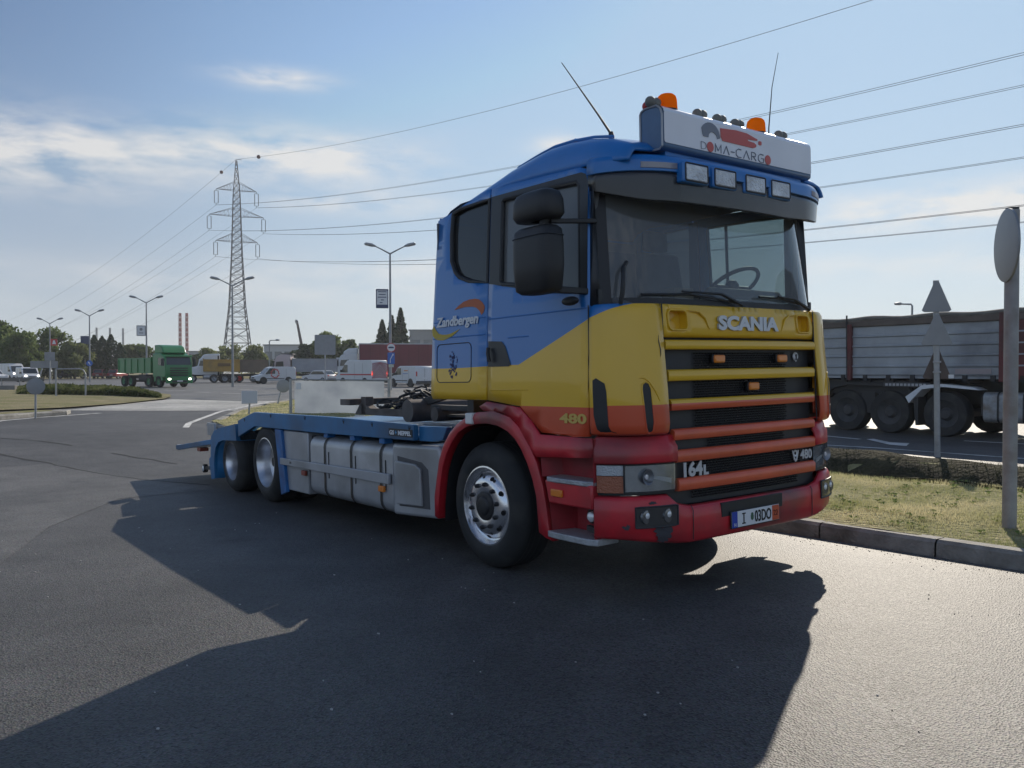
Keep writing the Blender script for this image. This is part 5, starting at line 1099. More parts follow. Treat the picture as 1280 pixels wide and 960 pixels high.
e = MB(); e.beam((-2.3, -.42, 1.18), (-1.7, -.42, 1.29), .05, .08); e.beam((-1.7, -.42, 1.29), (-.75, -.42, 1.27), .05, .06); e.bb(-1.9, -.7, -.5, -.4, 1.14, 1.19); e.bb(-1.9, -.7, .4, .5, 1.14, 1.19); e.bb(-1.9, -.7, -.45, .45, 1.075, 1.10); e.bb(-.95, -.85, -.7, .7, 1.05, 1.27)
e.build('cab_mount', M_frame, T, bevel=.006)
r_ = random.Random(21)
e = MB()
for k in range(110):                     # heap of coiled cables
    base_ = Vector((min(-1.95, max(-3.0, r_.gauss(-2.72, .24))), r_.uniform(-.45, .40), 0)); rad_ = r_.uniform(.03, .10); ph = r_.uniform(0, 6.28); top_ = .04 + .17 * math.exp(-((base_.x + 2.68) / .3) ** 2)
    tx, ty = r_.uniform(-.5, .5), r_.uniform(-.5, .5); base_.z = 1.14 + top_ * r_.random()
    pts_ = [base_ + Vector((rad_ * math.cos(ph + t * .8), rad_ * math.sin(ph + t * .8), rad_ * (tx * math.cos(ph + t * .8) + ty * math.sin(ph + t * .8)))) for t in range(8)]
    e.tube(pts_, r_.uniform(.007, .014), 5)
e.build('cable_bundle', mat('greasy cable rubber', (.030, .028, .027), .7, noise=.4, nscale=15), T)
e = MB()
for k in range(7):
    y = -.3 + .1 * k; e.tube([(-1.9 + .05 * k, y, 1.14), (-1.5, y + .06, 1.17 + .02 * (k % 3)), (-1.1, y - .03, 1.13 + .03 * (k % 2)), (-.72, y, 1.2)], .016, 7)
e.build('air_line', M_dull, T)
# ------------------------------------------------------------------ posts, lamps, signs, barrier
GLP = 'twin-arm street lamps along the road'
def face_cam(p): d = CAM - p; return math.atan2(d.y, d.x)
LR = math.atan2(RW.y, RW.x)                 # heading of the picture's left-right direction
def twin_lamp(u, d, h, label, arm=1.45, rz=LR, droop=0.0):
    t = thing('street_lamp', label, 'street lamp', A(u, d), rz, GLP)
    e = MB(); e.tube([(0, 0, -.1), (0, 0, h * .3), (0, 0, h - .75)], [.12, .10, .065], 10); e.build('pole', M_steel, t)
    for s in (-1, 1):
        e = MB(); e.tube([(0, 0, h - .78), (s * .35 * arm, 0, h - .50), (s * arm * .75, 0, h - .20)], [.06, .05, .04], 8); a_ = e.build('arm', M_steel, t)
        e = MB(); e.tube([(s * arm * .70, 0, h - .22), (s * arm * .9, 0, h - .13), (s * arm * 1.2, 0, h - .04), (s * arm * 1.27, 0, h - .05)], [.06, .13, .12, .03], 8); e.build('lamp_head', M_galv, a_)
    return t
lamps = [(63, 112, HZ(397.5, 112), 'leftmost twin-arm street lamp, carrying the small red square sign', 1.42), (112.5, 100, HZ(387, 100), 'twin-arm street lamp with the round blue sign low on its pole', 1.42),
         (183.5, 92, HZ(370, 92), 'twin-arm street lamp carrying the white billboard, behind the green tipper truck', 1.5), (291, 73, HZ(346.5, 73), 'twin-arm street lamp standing in front of the lattice pylon', 1.55), (488, 61, HZ(304.5, 61), 'nearest twin-arm street lamp, with timetable board and traffic signs', 1.5)]
for u, d, h, lb, arm in lamps: twin_lamp(u, d, h, lb, arm)
def lamp1(u, d, v, label, s):
    t = thing('street_lamp', label, 'street lamp', A(u, d), LR, 'single-arm street lamps far off'); h = HZ(v, d)
    e = MB(); e.tube([(0, 0, 0), (0, 0, h - .15), (s * .12, 0, h), (s * 1.0, 0, h + .02)], [.11, .09, .08, .06], 8); e.build('pole', M_steel, t)
    e = MB(); e.tube([(s * .9, 0, h + .03), (s * 1.15, 0, h + .06), (s * 1.6, 0, h + .04)], [.07, .16, .10], 8); e.build('lamp_head', M_galv, t)
lamp1(337, 130, 425.5, 'small single-arm street lamp above the low white hall right of the pylon', 1)
lamp1(1139.5, 75, 380.5, 'single-arm street lamp above the tipper trailer, left of the triangular signs', -1)
lamp1(1238, 90, 391.5, 'single-arm street lamp just above the tipper trailer, left of the thick post', -1)

def signboard(name, label, cat, u, d, v0, v1, wpx, m, rim=None, shape='rect', th=.03, marks=None, rz=None, group=None, post=None):
    p = A(u, d); w = wpx * d / FPX; z0, z1 = HZ(v1, d), HZ(v0, d); t = thing(name, label, cat, p, LR + math.atan((640 - u) / FPX) if rz is None else rz, group)
    e = MB()
    if shape == 'rect': e.prism(rounded(-w / 2, w / 2, z0, z1, min(w, z1 - z0) * .06), 'y', -th / 2, th / 2)
    else: e.lathe([(0, th / 2), (w / 2, th / 2), (w / 2, -th / 2), (0, -th / 2)], (0, 0, (z0 + z1) / 2), 'y', 28)
    b_ = e.build('board', rim or m, t)
    if rim:
        e = MB(); k = .84
        if shape == 'rect': zc, hh = (z0 + z1) / 2, (z1 - z0) / 2; e.prism(rounded(-w / 2 * k, w / 2 * k, zc - hh * k, zc + hh * k, .01), 'y', -th / 2 - .004, -th / 2)
        else: e.lathe([(0, th / 2 + .004), (w / 2 * k, th / 2 + .004), (w / 2 * k, th / 2)], (0, 0, (z0 + z1) / 2), 'y', 24, -1)
        e.build('sign_face', m, b_)
    if post:
        e = MB(); e.tube([(post[0], .06, -.05), (post[1], .06, z1 if len(post) < 3 else post[2])], .035 if d < 60 else .05, 8) if 0 else e.tube([(post[0], .06, -.05), (0, .06, z1 - .02)], .032 if d < 60 else .06, 8); e.build('post', M_galv, t)
    return t, w, z0, z1, th
M_back = mat('sign back aluminium', (.27, .28, .29), .5, .4, noise=.1, nscale=3)
M_sblue = mat('sign blue', (.03, .13, .45), .45); M_swhite = mat('sign white', (.68, .69, .70), .5); M_sr = mat('sign red', (.5, .04, .04), .5); M_navy = mat('navy print', (.03, .05, .12), .5)
# board on nearest lamp
t, w, z0, z1, th = signboard('timetable_board', 'white board with navy frame and printed lines fixed to the nearest twin-arm lamp pole', 'sign', 478, 60.8, 361.5, 385.5, 15.5, M_swhite, M_navy)
e = MB()
for k, (a, b) in enumerate(((-.30, .32), (-.25, .25), (-.32, .3), (-.1, .12), (-.18, .02))): z = z1 - .2 - .2 * k; e.bb(a, b, -.024, -.02, z - .03, z + .03)
e.bb(-w / 2 * .9, w / 2 * .9, -.026, -.02, z0 + .08, z0 + .27); e.build('print', M_navy, t)
# traffic signs on that pole
t, w, z0, z1, th = signboard('round_sign', 'round white red-rimmed sign on the nearest twin-arm lamp pole', 'sign', 489, 60.6, 428.8, 440.2, 11.4, M_swhite, M_sr, 'round')
e = MB(); zc = (z0 + z1) / 2; e.prism([(-.2, zc - .05), (.2, zc - .05), (.2, zc + .03), (.1, zc + .07), (-.1, zc + .07), (-.2, zc + .03)], 'y', -.026, -.02); e.build('print', M_navy, t)
t, w, z0, z1, th = signboard('direction_sign', 'tall blue sign with white forked arrow on the nearest twin-arm lamp pole', 'sign', 489, 60.6, 440.8, 455, 8.8, M_sblue)
e = MB(); e.beam((-.06, -.022, z0 + .08), (-.06, -.022, z0 + .4), .006, .05); e.beam((-.06, -.022, z0 + .35), (.12, -.022, z1 - .15), .006, .05); e.prism([(.05, z1 - .2), (.2, z1 - .2), (.13, z1 - .05)], 'y', -.024, -.018); e.build('print', M_swhite, t)
signboard('sign_plate', 'small white plate under the blue forked-arrow sign on the lamp pole', 'sign', 489, 60.6, 455.6, 459, 6.4, mat('pale green plate', (.45, .5, .42), .5))
t, w, z0, z1, th = signboard('billboard', 'small white framed billboard on the lamp pole above the green tipper truck', 'sign', 176.8, 91.7, 406.8, 420, 10.4, M_swhite, M_back)
e = MB(); zc = (z0 + z1) / 2; e.lathe([(.16, -.02), (.16, -.03), (0, -.03)], (0, 0, zc + .15), 'y', 14); e.bb(-.22, .22, -.026, -.018, zc - .3, zc - .2); e.build('print', M_back, t)
t, w, z0, z1, th = signboard('square_sign', 'small red square sign with a white figure on the leftmost lamp pole', 'sign', 68, 111.6, 423.7, 432, 7.4, M_sr)
e = MB(); zc = (z0 + z1) / 2; e.prism([(-.22, zc - .25), (.22, zc - .25), (.1, zc + .25), (-.1, zc + .25)], 'y', -.026, -.018); e.build('print', M_swhite, t)
t, w, z0, z1, th = signboard('round_sign', 'round blue arrow sign low on the lamp pole before the cypresses', 'sign', 112, 99.6, 450.3, 457.7, 7.2, M_sblue, None, 'round')
e = MB(); zc = (z0 + z1) / 2; e.beam((.08, -.02, zc - .18), (-.04, -.02, zc + .05), .006, .07); e.prism([(-.16, zc), (.07, zc + .08), (-.12, zc + .2)], 'y', -.024, -.018); e.build('print', M_swhite, t)
signboard('traffic_sign', 'large grey sign back on a thin post before the grey tipper truck', 'sign', 406.5, 72, 418.5, 443.5, 25.5, M_back, post=(0, 0))
signboard('traffic_sign', 'upper grey sign back on the leftmost lamp pole, above the wide grey board', 'sign', 62.5, 80, 440, 451, 11.6, M_back, post=(0, 0))
signboard('traffic_sign', 'wide grey sign back low left of the dark low trailer', 'sign', 55.5, 81, 451.2, 460, 30, M_back, post=(-.6, 0))
signboard('traffic_sign', 'pale wide hoarding behind the flatbed trailer, right of the wide grey sign back', 'sign', 77, 151, 450.2, 456.5, 17, mat('pale hoarding', (.38, .39, .41), .6), post=(0, 0))
signboard('billboard', 'dark billboard seen above the cypress row at its left end', 'sign', 106.5, 140, 420, 430, 9.5, M_navy, post=(0, 0))
# round sign backs and small square one near the island
def disc_sign(label, u, v_base, ucen, vcen, rpx, lean=0):
    p = P(u, v_base); d = (p - CAM).dot(FH); zc = HZ(vcen, d); dx = (ucen - u) * d / FPX; t = thing('round_sign', label, 'sign', Vector((p.x, p.y, gz(p.x, p.y))), LR + math.atan((640 - u) / FPX), 'round sign backs'); r = rpx * d / FPX
    e = MB(); e.tube([(0, 0, 0), (dx * 1.0, 0, zc + r * .8)], .032, 10); e.build('post', M_galv, t)
    e = MB(); e.lathe([(0, -.045), (r - .015, -.045), (r, -.04), (r, -.065), (r - .012, -.068), (0, -.068)], (dx, 0, zc), 'y', 36); bd = e.build('sign_plate', M_back, t)
    e = MB(); e.bb(dx - .05, dx + .05, -.043, -.03, zc - r * .9, zc + r * .9) ; e.build('bracket', M_galv, bd); return t
disc_sign('round grey sign back on a short post on the left roundabout kerb', 44.5, 523, 45, 483, 10.3)
disc_sign('round grey sign back on a leaning post on the grass behind the blue bed', 346.5, 507, 354, 482.5, 8.2)
p = P(311, 521); d = (p - CAM).dot(FH)
t = thing('square_sign', 'small pale square sign box on a short post behind the low blue rail', 'sign', Vector((p.x, p.y, 0)), LR + .5)
e = MB(); e.tube([(0, 0, 0), (.05, 0, HZ(489, d))], .03, 8); e.build('post', M_galv, t); s_ = 18 * d / FPX
e = MB(); e.bb(-s_ * .5, s_ * .55, -.10, -.04, HZ(504.5, d), HZ(488.5, d)); e.build('sign_box', mat('pale sign back', (.50, .53, .58), .5, .1), t, bevel=.01)
# pipe frame beside the mound
t = thing('pipe_frame', 'thin galvanised pipe gate frame of two posts and a top bar standing before the mound', 'barrier', A(70, 42), 0)
e = MB(); a0 = A(70, 42) - A(70, 42); a1 = A(107, 43) - A(70, 42)
e.tube([(0, 0, 0), (0, 0, HZ(461.5, 42))], .045, 8); e.build('post', M_galv, t); e = MB(); e.tube([a1, a1 + Vector((0, 0, HZ(468, 43)))], .045, 8); e.build('post', M_galv, t)
e = MB(); e.tube([Vector((0, 0, HZ(461.5, 42))), a1 * .8 + Vector((0, 0, HZ(461, 43))), a1 * .92 + Vector((0, 0, HZ(462.5, 43))), a1 + Vector((0, 0, HZ(468, 43)))], .04, 8); e.build('top_bar', M_galv, t)
# guard rail and low wall at the left edge
d0, d1 = 72, 66
t = thing('guard_rail', 'dark steel guard rail crossing in front of the two white vans at the left edge', 'guard rail', A(-60, d0), 0)
o = A(-60, d0); e = MB(); q0, q1 = A(-60, d0) - o, A(55, d1) - o
e.beam(q0 + Vector((0, 0, HZ(474.5, d0))), q1 + Vector((0, 0, HZ(474.5, d1))), .08, .28); e.build('rail', mat('weathered guard rail', (.12, .12, .12), .6, .4, noise=.2), t, bevel=.02)
for k in range(6):
    q = q0.lerp(q1, k / 5.3); e = MB(); e.tube([q, q + Vector((0, 0, .75))], .06, 6); e.build('post', M_steel, t)
p0, p1 = P(-90, 490), P(20, 490); t = thing('low_wall', 'low weathered concrete wall at the left edge under the guard rail', 'wall', p0, 0); e = MB(); e.beam(Vector((0, 0, .22)), p1 - p0 + Vector((0, 0, .22)), .3, .46); e.build('wall', mat('old concrete wall', (.20, .19, .175), .9, noise=.3, nscale=1.2), t, bevel=.03)
# translucent banner between two posts behind the bed
b0, b1 = P(363.5, 521), P(486.5, 521); o = b0; t = thing('banner_screen', 'milky plastic banner stretched between two grey posts behind the blue bed', 'banner', o, math.atan2((b1 - b0).y, (b1 - b0).x)); wd = (b1 - b0).length; d = (b0 - CAM).dot(FH)
for x in (0, wd): e = MB(); e.tube([(x, 0, 0), (x, 0, HZ(473.5, d))], .05, 10); e.build('post', M_galv, t)
mban = bpy.data.materials.new('banner film'); mban.use_nodes = True; tt = mban.node_tree; tt.nodes.clear(); o_ = tt.nodes.new('ShaderNodeOutputMaterial')
dd_ = tt.nodes.new('ShaderNodeBsdfDiffuse'); dd_.inputs[0].default_value = (.40, .45, .54, 1); tl_ = tt.nodes.new('ShaderNodeBsdfTranslucent'); nn_ = tt.nodes.new('ShaderNodeTexNoise'); nn_.inputs['Scale'].default_value = .9; nn_.inputs['Detail'].default_value = 5
cc_ = tt.nodes.new('ShaderNodeTexCoord'); tt.links.new(cc_.outputs['Object'], nn_.inputs['Vector']); rr_ = tt.nodes.new('ShaderNodeValToRGB'); rr_.color_ramp.elements[0].color = (.23, .26, .31, 1); rr_.color_ramp.elements[1].color = (.34, .38, .43, 1); rr_.color_ramp.elements[0].position = .35; rr_.color_ramp.elements[1].position = .65
tt.links.new(nn_.outputs['Fac'], rr_.inputs[0]); tt.links.new(rr_.outputs[0], tl_.inputs[0]); tt.links.new(rr_.outputs[0], dd_.inputs[0])
m1_ = tt.nodes.new('ShaderNodeMixShader'); m1_.inputs[0].default_value = .45; tt.links.new(dd_.outputs[0], m1_.inputs[1]); tt.links.new(tl_.outputs[0], m1_.inputs[2]); tt.links.new(m1_.outputs[0], o_.inputs[0])
x0, x1 = 5 * d / FPX, wd - 6 * d / FPX; zt_, zb_ = HZ(475.5, d), HZ(518.5, d)
e = MB(); rows = [[(x0 + (x1 - x0) * k / 24, .03 * math.sin(k * .55 + j) * math.sin(math.pi * j / 8) - .02, zb_ + (zt_ - zb_) * j / 8 - .02 * math.sin(math.pi * k / 24) * (1 if j == 8 else 0)) for k in range(25)] for j in range(9)]; e.grid(rows); bn = e.build('banner', mban, t, smooth=60)
e = MB(); e.tube([(0, 0, zt_ + .03), (wd, 0, zt_ + .0)], .02, 6); e.build('top_cable', M_galv, t)
e = MB(); e.bb(x0 + .06, x0 + .22, -.06, -.055, zt_ - .28, zt_ - .08); e.build('label_patch', M_swhite, bn)
for k in range(5):
    for xx, x2 in ((x0, 0), (x1, wd)): e = MB(); e.tube([(xx, -.02, zb_ + (zt_ - zb_) * (k + .3) / 5), (x2, 0, zb_ + (zt_ - zb_) * (k + .35) / 5)], .008, 5); e.build('tie', M_galv, t)

# right: thick post with round sign seen edge-on, and the triangular signs
p = P(1261.5, 668, .1); d = (p - CAM).dot(FH); zt = HZ(266.5, d)
t = thing('sign_post', 'thick grey post with a round sign seen edge-on, right foreground on the verge', 'sign post', Vector((p.x, p.y, .02)), LR)
e = MB(); e.tube([(0, 0, -.1), (0, 0, zt - .0)], .054, 24); e.build('post', mat('weathered post paint', (.30, .30, .30), .6, .1, noise=.18, nscale=7, bump=.15, bscale=25, dirt=(.2, .17, .14)), t); e = MB(); e.tube([(0, 0, zt), (0, 0, zt + .02)], .05, 20); e.build('cap', M_black, t)
rc = .30; zc = HZ(311, d); e = MB(); e.lathe([(0, 0), (rc - .02, 0), (rc, .006), (rc, .022), (rc - .015, .026), (rc - .02, .010), (0, .010)], (0, 0, 0), 'x', 40)
Mr = Matrix.Rotation(R(-14), 3, 'Z'); e.v = [tuple(Mr @ Vector(v) + Vector((-.078, -.03, zc))) for v in e.v]; sp_ = e.build('sign_plate', M_back, t)
e = MB(); e.bb(-.065, .0, -.02, .02, zc - .15, zc - .10); e.bb(-.065, .0, -.02, .02, zc + .10, zc + .15); e.build('clamp', M_galv, sp_)
p = P(1172, 572); d = (p - CAM).dot(FH); zt = HZ(347, d); t = thing('warning_sign', 'three stacked triangular warning sign backs on a slightly leaning post', 'sign', Vector((p.x, p.y, -.05)), LR + math.atan((640 - 1172) / FPX) + .05)
dx = -3.5 * d / FPX; e = MB(); e.tube([(0, 0, -.1), (dx, 0, zt)], .048, 12); e.build('post', M_galv, t)
for k, (v0, v1, wpx, m_) in enumerate(((346.5, 386.5, 33, M_back), (388, 428, 35, M_back), (431, 470, 32, mat('brown weathered sign back', (.11, .085, .075), .7)))):
    z0, z1 = HZ(v1, d), HZ(v0, d); w = wpx * d / FPX; c = [(-w / 2, z0 + .03), (-w / 2 + .04, z0), (w / 2 - .04, z0), (w / 2, z0 + .03), (.03, z1 - .02), (-.03, z1 - .02)]; dxx = dx * (z0 / zt)
    e = MB(); e.prism([(a + dxx, b) for a, b in c], 'y', -.075 if k < 2 else .055, -.062 if k < 2 else .068); sgp = e.build('sign_plate', m_, t, bevel=.004)
    e = MB(); e.bb(dxx - .06, dxx + .06, -.062, .05, z0 + .10, z0 + .13); e.bb(dxx - .06, dxx + .06, -.062, .05, z1 - .25, z1 - .22); e.build('clamp', M_galv, sgp)
e = MB(); e.bb(dx * .3 + .16, dx * .3 + .24, -.08, -.07, HZ(469, d), HZ(464.5, d)); e.build('reflector', M_swhite, t)

# ------------------------------------------------------------------ pylon and wires
PB = A(297, 190); TH = 1.33452354
t = thing('power_pylon', 'tall steel lattice power pylon with three pairs of cross-arms', 'pylon', PB, TH)
H = (39.13, 33.26, 27.4); WA = (4.4, 5.95, 4.6); TOP = 49.9
def half(z): return 3.55 * (1 - z / 16) + 1.75 * z / 16 if z < 16 else (1.75 + (1.15 - 1.75) * (z - 16) / 12 if z < 28 else (1.15 + (.75 - 1.15) * (z - 28) / 14 if z < 42 else .75 + (.12 - .75) * (z - 42) / 7.9))
lv = [0, 4.2, 7.8, 11, 13.8, 16, 18, 19.9, 21.7, 23.4, 25, 26.5, 28, 29.5, 31, 32.5, 34, 35.5, 37, 38.5, 40, 41.5, 43, 44.6, 46.2, 47.8, 49.6]
e = MB()
for sx in (-1, 1):
    for sy in (-1, 1): e.tube([(sx * half(z), sy * half(z), z) for z in lv], [.17 - .0022 * z for z in lv], 4)
body = e.build('leg_frame', M_lattice, t, smooth=0, fix=False)
e = MB()
for a, b in zip(lv, lv[1:]):
    ha, hb = half(a), half(b); w_ = .065
    for s in (-1, 1):
        for (p_, q_) in (((-ha, s * ha, a), (hb, s * hb, b)), ((ha, s * ha, a), (-hb, s * hb, b)), ((s * ha, -ha, a), (s * hb, hb, b)), ((s * ha, ha, a), (s * hb, -hb, b)), ((-hb, s * hb, b), (hb, s * hb, b)), ((s * hb, -hb, b), (s * hb, hb, b))): e.tube([p_, q_], w_, 3, False)
        if a < 14:
            m_ = (a + b) / 2; hm = half(m_)
            for k in (-1, 1): e.tube([(k * hm, s * hm, m_), (0, s * (ha + hb) / 2, m_)], .05, 3, False); e.tube([(s * hm, k * hm, m_), (s * hm, 0, m_)], .05, 3, False)
e.build('bracing', M_lattice, t, smooth=0, fix=False)
INS = 3.3
for z, w_ in zip(H, WA):
    zz = z + INS - .0
    for s in (-1, 1):
        e = MB(); hb = half(zz); tip = (s * w_, 0, zz + .35)
        for sy in (-1, 1): e.tube([(s * hb, sy * hb, zz + .3), tip], .06, 4); e.tube([(s * hb, sy * hb, zz + 2.1), tip], .06, 4)
        for k in range(1, 6):
            f = k / 6; x = s * (hb + (w_ - hb) * f); e.tube([(x, -hb * (1 - f), zz + .3), (x, hb * (1 - f), zz + .3)], .035, 3); e.tube([(x, hb * (1 - f), zz + .3), (x, hb * (1 - f), zz + .35 + 1.75 * (1 - f))], .035, 3)
            f2 = (k - 1) / 6; e.tube([(s * (hb + (w_ - hb) * f2), hb * (1 - f2), zz + .35 + 1.75 * (1 - f2)), (x, hb * (1 - f), zz + .3)], .035, 3)
        e.build('cross_arm', M_lattice, t, smooth=0, fix=False)
        e = MB()
        for dy in (-.42, .42): e.tube([(s * w_ + dy, 0, z + .45), (s * w_ + dy, 0, z + INS - .1)], .085, 6)
        e.beam((s * w_ - .42, 0, z + .42), (s * w_ + .42, 0, z + .42), .08); e.beam((s * w_ - .42, 0, z + INS - .05), (s * w_ + .42, 0, z + INS - .05), .08); e.tube([(s * w_, 0, z + INS - .05), (s * w_, 0, z + INS + .35)], .06, 5); e.tube([(s * w_, 0, z), (s * w_, 0, z + .35)], .06, 5); e.build('insulator', mat('glass insulator', (.25, .26, .27), .3, noise=.2), t)
e = MB(); e.beam((-.2, 0, 49.9), (1.2, 0, 49.9), .08); e.build('top_bracket', M_lattice, t)
ca, sa = math.cos(TH), math.sin(TH)
def wp(x, y, z): return Vector((PB.x + ca * x - sa * y, PB.y + sa * x + ca * y, z))
SPAN = Vector((376.448, 24.476, 0)); SPAN2 = A(-120, 485) - PB
def wire(p0, sp, sag, r, label, dz=0, tmax=1.0, group='cables from the pylon', n=70):
    e = MB(); pts_ = []
    for k in range(n + 1): q = tmax * k / n; pt = p0 + sp * q; pts_.append(pt + Vector((0, 0, -4 * sag * q * (1 - q) + dz * q)))
    e.tube(pts_, r, 5); o = e.build('power_cable', M_wire, None, fix=False); tag(o, label, 'power cable', group); return o
wire(Vector((PB.x, PB.y, TOP)), SPAN, 14.57, .028, 'topmost single cable sweeping from the pylon tip over the cab roof', n=90)
nm = {(0, 1): 'top', (1, 1): 'middle', (2, 1): 'lowest'}
for i, (z, w_) in enumerate(zip(H, WA)):
    lvn = ('top', 'middle', 'lowest')[i]
    for s, side in ((-1, 'near'), (1, 'far')):
        for k in (-1, 1):
            if True:
                wire(wp(s * w_ + k * .28, 0, z + (.0 if k > 0 else .0)), SPAN, 13.44, .022, 'one of the cables running right from the ' + lvn + ' cross-arms over the truck', group='cables right of the pylon, ' + lvn + ' arms', n=90)
        wire(wp(s * w_, 0, z), SPAN2, 15, .022, 'one of the cables falling away left from the ' + lvn + ' cross-arms', dz=-26, group='cables left of the pylon, ' + lvn + ' arms', n=40)
wire(Vector((PB.x, PB.y, TOP)), SPAN2, 17, .025, 'topmost single cable falling left from the pylon tip', dz=-26, n=40)
for sp, q, sg, lb in ((SPAN, .018, 14.57, 'dark round warning ball on the topmost cable right of the pylon tip'), (SPAN2, .018, 17, 'dark round warning ball on the topmost cable left of the pylon tip')):
    for _ in range(30):
        pt = Vector((PB.x, PB.y, TOP)) + sp * q; pt.z += -4 * sg * q * (1 - q) + (-26 * q if sp is SPAN2 else 0)
        dd_ = pt - CAM; uu = 640 + FPX * dd_.dot(RW) / dd_.dot(FW); tgt = 322 if sp is SPAN else 280
        if (uu < tgt) == (sp is SPAN): q *= 1.06
        else: break
    e = MB(); e.ball(pt, .42, 14); tag(e.build('marker_ball', mat('dark marker ball', (.10, .035, .03), .6), None), lb, 'marker ball', 'warning balls on the top cable')

# ------------------------------------------------------------------ chimneys, crane, halls
def chimney(u, d, v, r, m, label, rings=False):
    t = thing('chimney', label, 'chimney', A(u, d)); h = HZ(v, d); n = 12
    e = MB(); e.tube([(0, 0, 0), (0, 0, h)], [r, r * .82], 16); c = e.build('shaft', m, t)
    if rings:
        for k in range(9):
            z = h * (.25 + .083 * k); e = MB(); e.tube([(0, 0, z), (0, 0, z + h * .03)], r * 1.06, 16); e.build('white_band', mat('faded chimney white', (.45, .30, .28), .7), c)
M_chim = mat('faded red chimney', (.30, .06, .05), .7, noise=.15, nscale=.2); M_cg = mat('pale grey chimney', (.34, .35, .36), .7)
chimney(225.6, 420, 391.5, .85, M_chim, 'left one of the two thin red and white chimneys', True); chimney(234, 420, 391.5, .85, M_chim, 'right one of the two thin red and white chimneys', True)
chimney(121.3, 420, 409.5, .65, M_cg, 'left one of the three grey chimneys behind the cypresses'); chimney(138, 420, 410, .65, M_cg, 'middle one of the three grey chimneys behind the cypresses'); chimney(154.3, 420, 410.5, .65, M_cg, 'right one of the three grey chimneys, right of the cypresses')
t = thing('crane', 'dark slanting crane jib rising over the trees right of the pylon', 'crane', A(381, 210)); d = 210
e = MB(); a = Vector((0, 0, HZ(452, d))); b = A(371.5, d) - A(381, d) + Vector((0, 0, HZ(401.5, d))); e.tube([a, b], [.5, .28], 6); e.build('jib', mat('dark crane steel', (.07, .05, .05), .6), t)
e = MB(); e.beam(b + Vector((-.6, 0, .2)), b + Vector((.3, 0, -.7)), .5); e.bb(-1.5, 1.5, -1, 1, 0, HZ(452, d)); e.build('crane_base', M_steel, t)
def hall(u0, u1, d, v0, m, label, roofv=None, win=0, name='factory_hall', depth=25, slope=0):
    p0, p1 = A(u0, d), A(u1, d); t = thing(name, label, 'building', p0, math.atan2((p1 - p0).y, (p1 - p0).x)); w = (p1 - p0).length; h = HZ(v0, d)
    e = MB(); e.bb(0, w, 0, depth, 0, h); wl_ = e.build('wall', m, t)
    e = MB(); e.bb(-.3, w + .3, -.3, depth + .3, h, h + .35); e.build('roof', mat('hall roof edge', (.22, .23, .24), .7), t)
    if win:
        for k in range(win):
            x = w * (k + .5) / win; e = MB(); e.bb(x - w / win * .36, x + w / win * .36, -.06, .02, h * .45, h * .8); e.build('window', mat('hall window', (.12, .14, .16), .2), t)
    return t, w, h
hall(512, 620, 230, 413.5, mat('grey hall cladding', (.24, .25, .26), .7, noise=.08, nscale=.3), 'grey factory hall right of the conifers, beside the truck cab', win=7)
hall(330, 378, 240, 432, mat('pale hall cladding', (.40, .42, .44), .7), 'low pale industrial hall between the pylon and the crane', win=4)
hall(236, 272, 260, 440, mat('silver hall cladding', (.38, .40, .42), .6), 'low silvery hall left of the pylon, behind the white truck')
hall(1240, 1330, 260, 392, mat('grey hall cladding', (0, 0, 0)), 'flat pale shed far behind the tipper trailer at the right edge') if 0 else None
# ------------------------------------------------------------------ thin morning haze over the whole place
hm = bpy.data.materials.new('haze air'); hm.use_nodes = True; tt = hm.node_tree; tt.nodes.clear(); o_ = tt.nodes.new('ShaderNodeOutputMaterial'); pv = tt.nodes.new('ShaderNodeVolumePrincipled')
pv.inputs['Color'].default_value = (.86, .9, .95, 1); pv.inputs['Density'].default_value = HAZE; pv.inputs['Anisotropy'].default_value = .3; tt.links.new(pv.outputs[0], o_.inputs['Volume'])
e = MB(); e.bb(-545, 490, -490, 545, -1.95, 56); hz_ = e.build('haze', hm, smooth=0); hz_['kind'] = 'stuff'; hz_['label'] = 'thin pale haze over the far side of the road'
# ------------------------------------------------------------------ other vehicles
M_wp = mat('white van paint', (.62, .63, .64), .35, coat=.3, noise=.05, nscale=1); M_rp = mat('red car paint', (.30, .03, .035), .35, coat=.4)
M_gp = mat('green truck paint', (.015, .19, .055), .38, coat=.3, noise=.15, nscale=1.2); M_yb = mat('ochre tipper paint', (.42, .25, .05), .6, noise=.25, nscale=.8, dirt=(.14, .11, .08))
M_bb = mat('brown tipper paint', (.17, .13, .095), .7, noise=.25, nscale=.8, dirt=(.08, .07, .06)); M_gb = mat('grey tipper steel', (.28, .30, .33), .55, .2, noise=.15, nscale=.8)
M_mar = mat('maroon curtain', (.17, .035, .045), .6, noise=.12, nscale=.5); M_ch = mat('dark vehicle chassis', (.03, .03, .032), .7); M_vb = mat('grey bumper plastic', (.05, .052, .055), .6)
M_drim = mat('dusty dark rim', (.05, .05, .052), .7, noise=.3, nscale=6)
M_cg2 = mat('car glass', (.03, .04, .045), .05, spec=.8)
def vthing(name, label, cat, u, d, a, group=None):
    p = A(u, d); return thing(name, label, cat, Vector((p.x, p.y, gz(p.x, p.y) + .008)), LR + R(a) + math.atan((640 - u) / FPX), group)
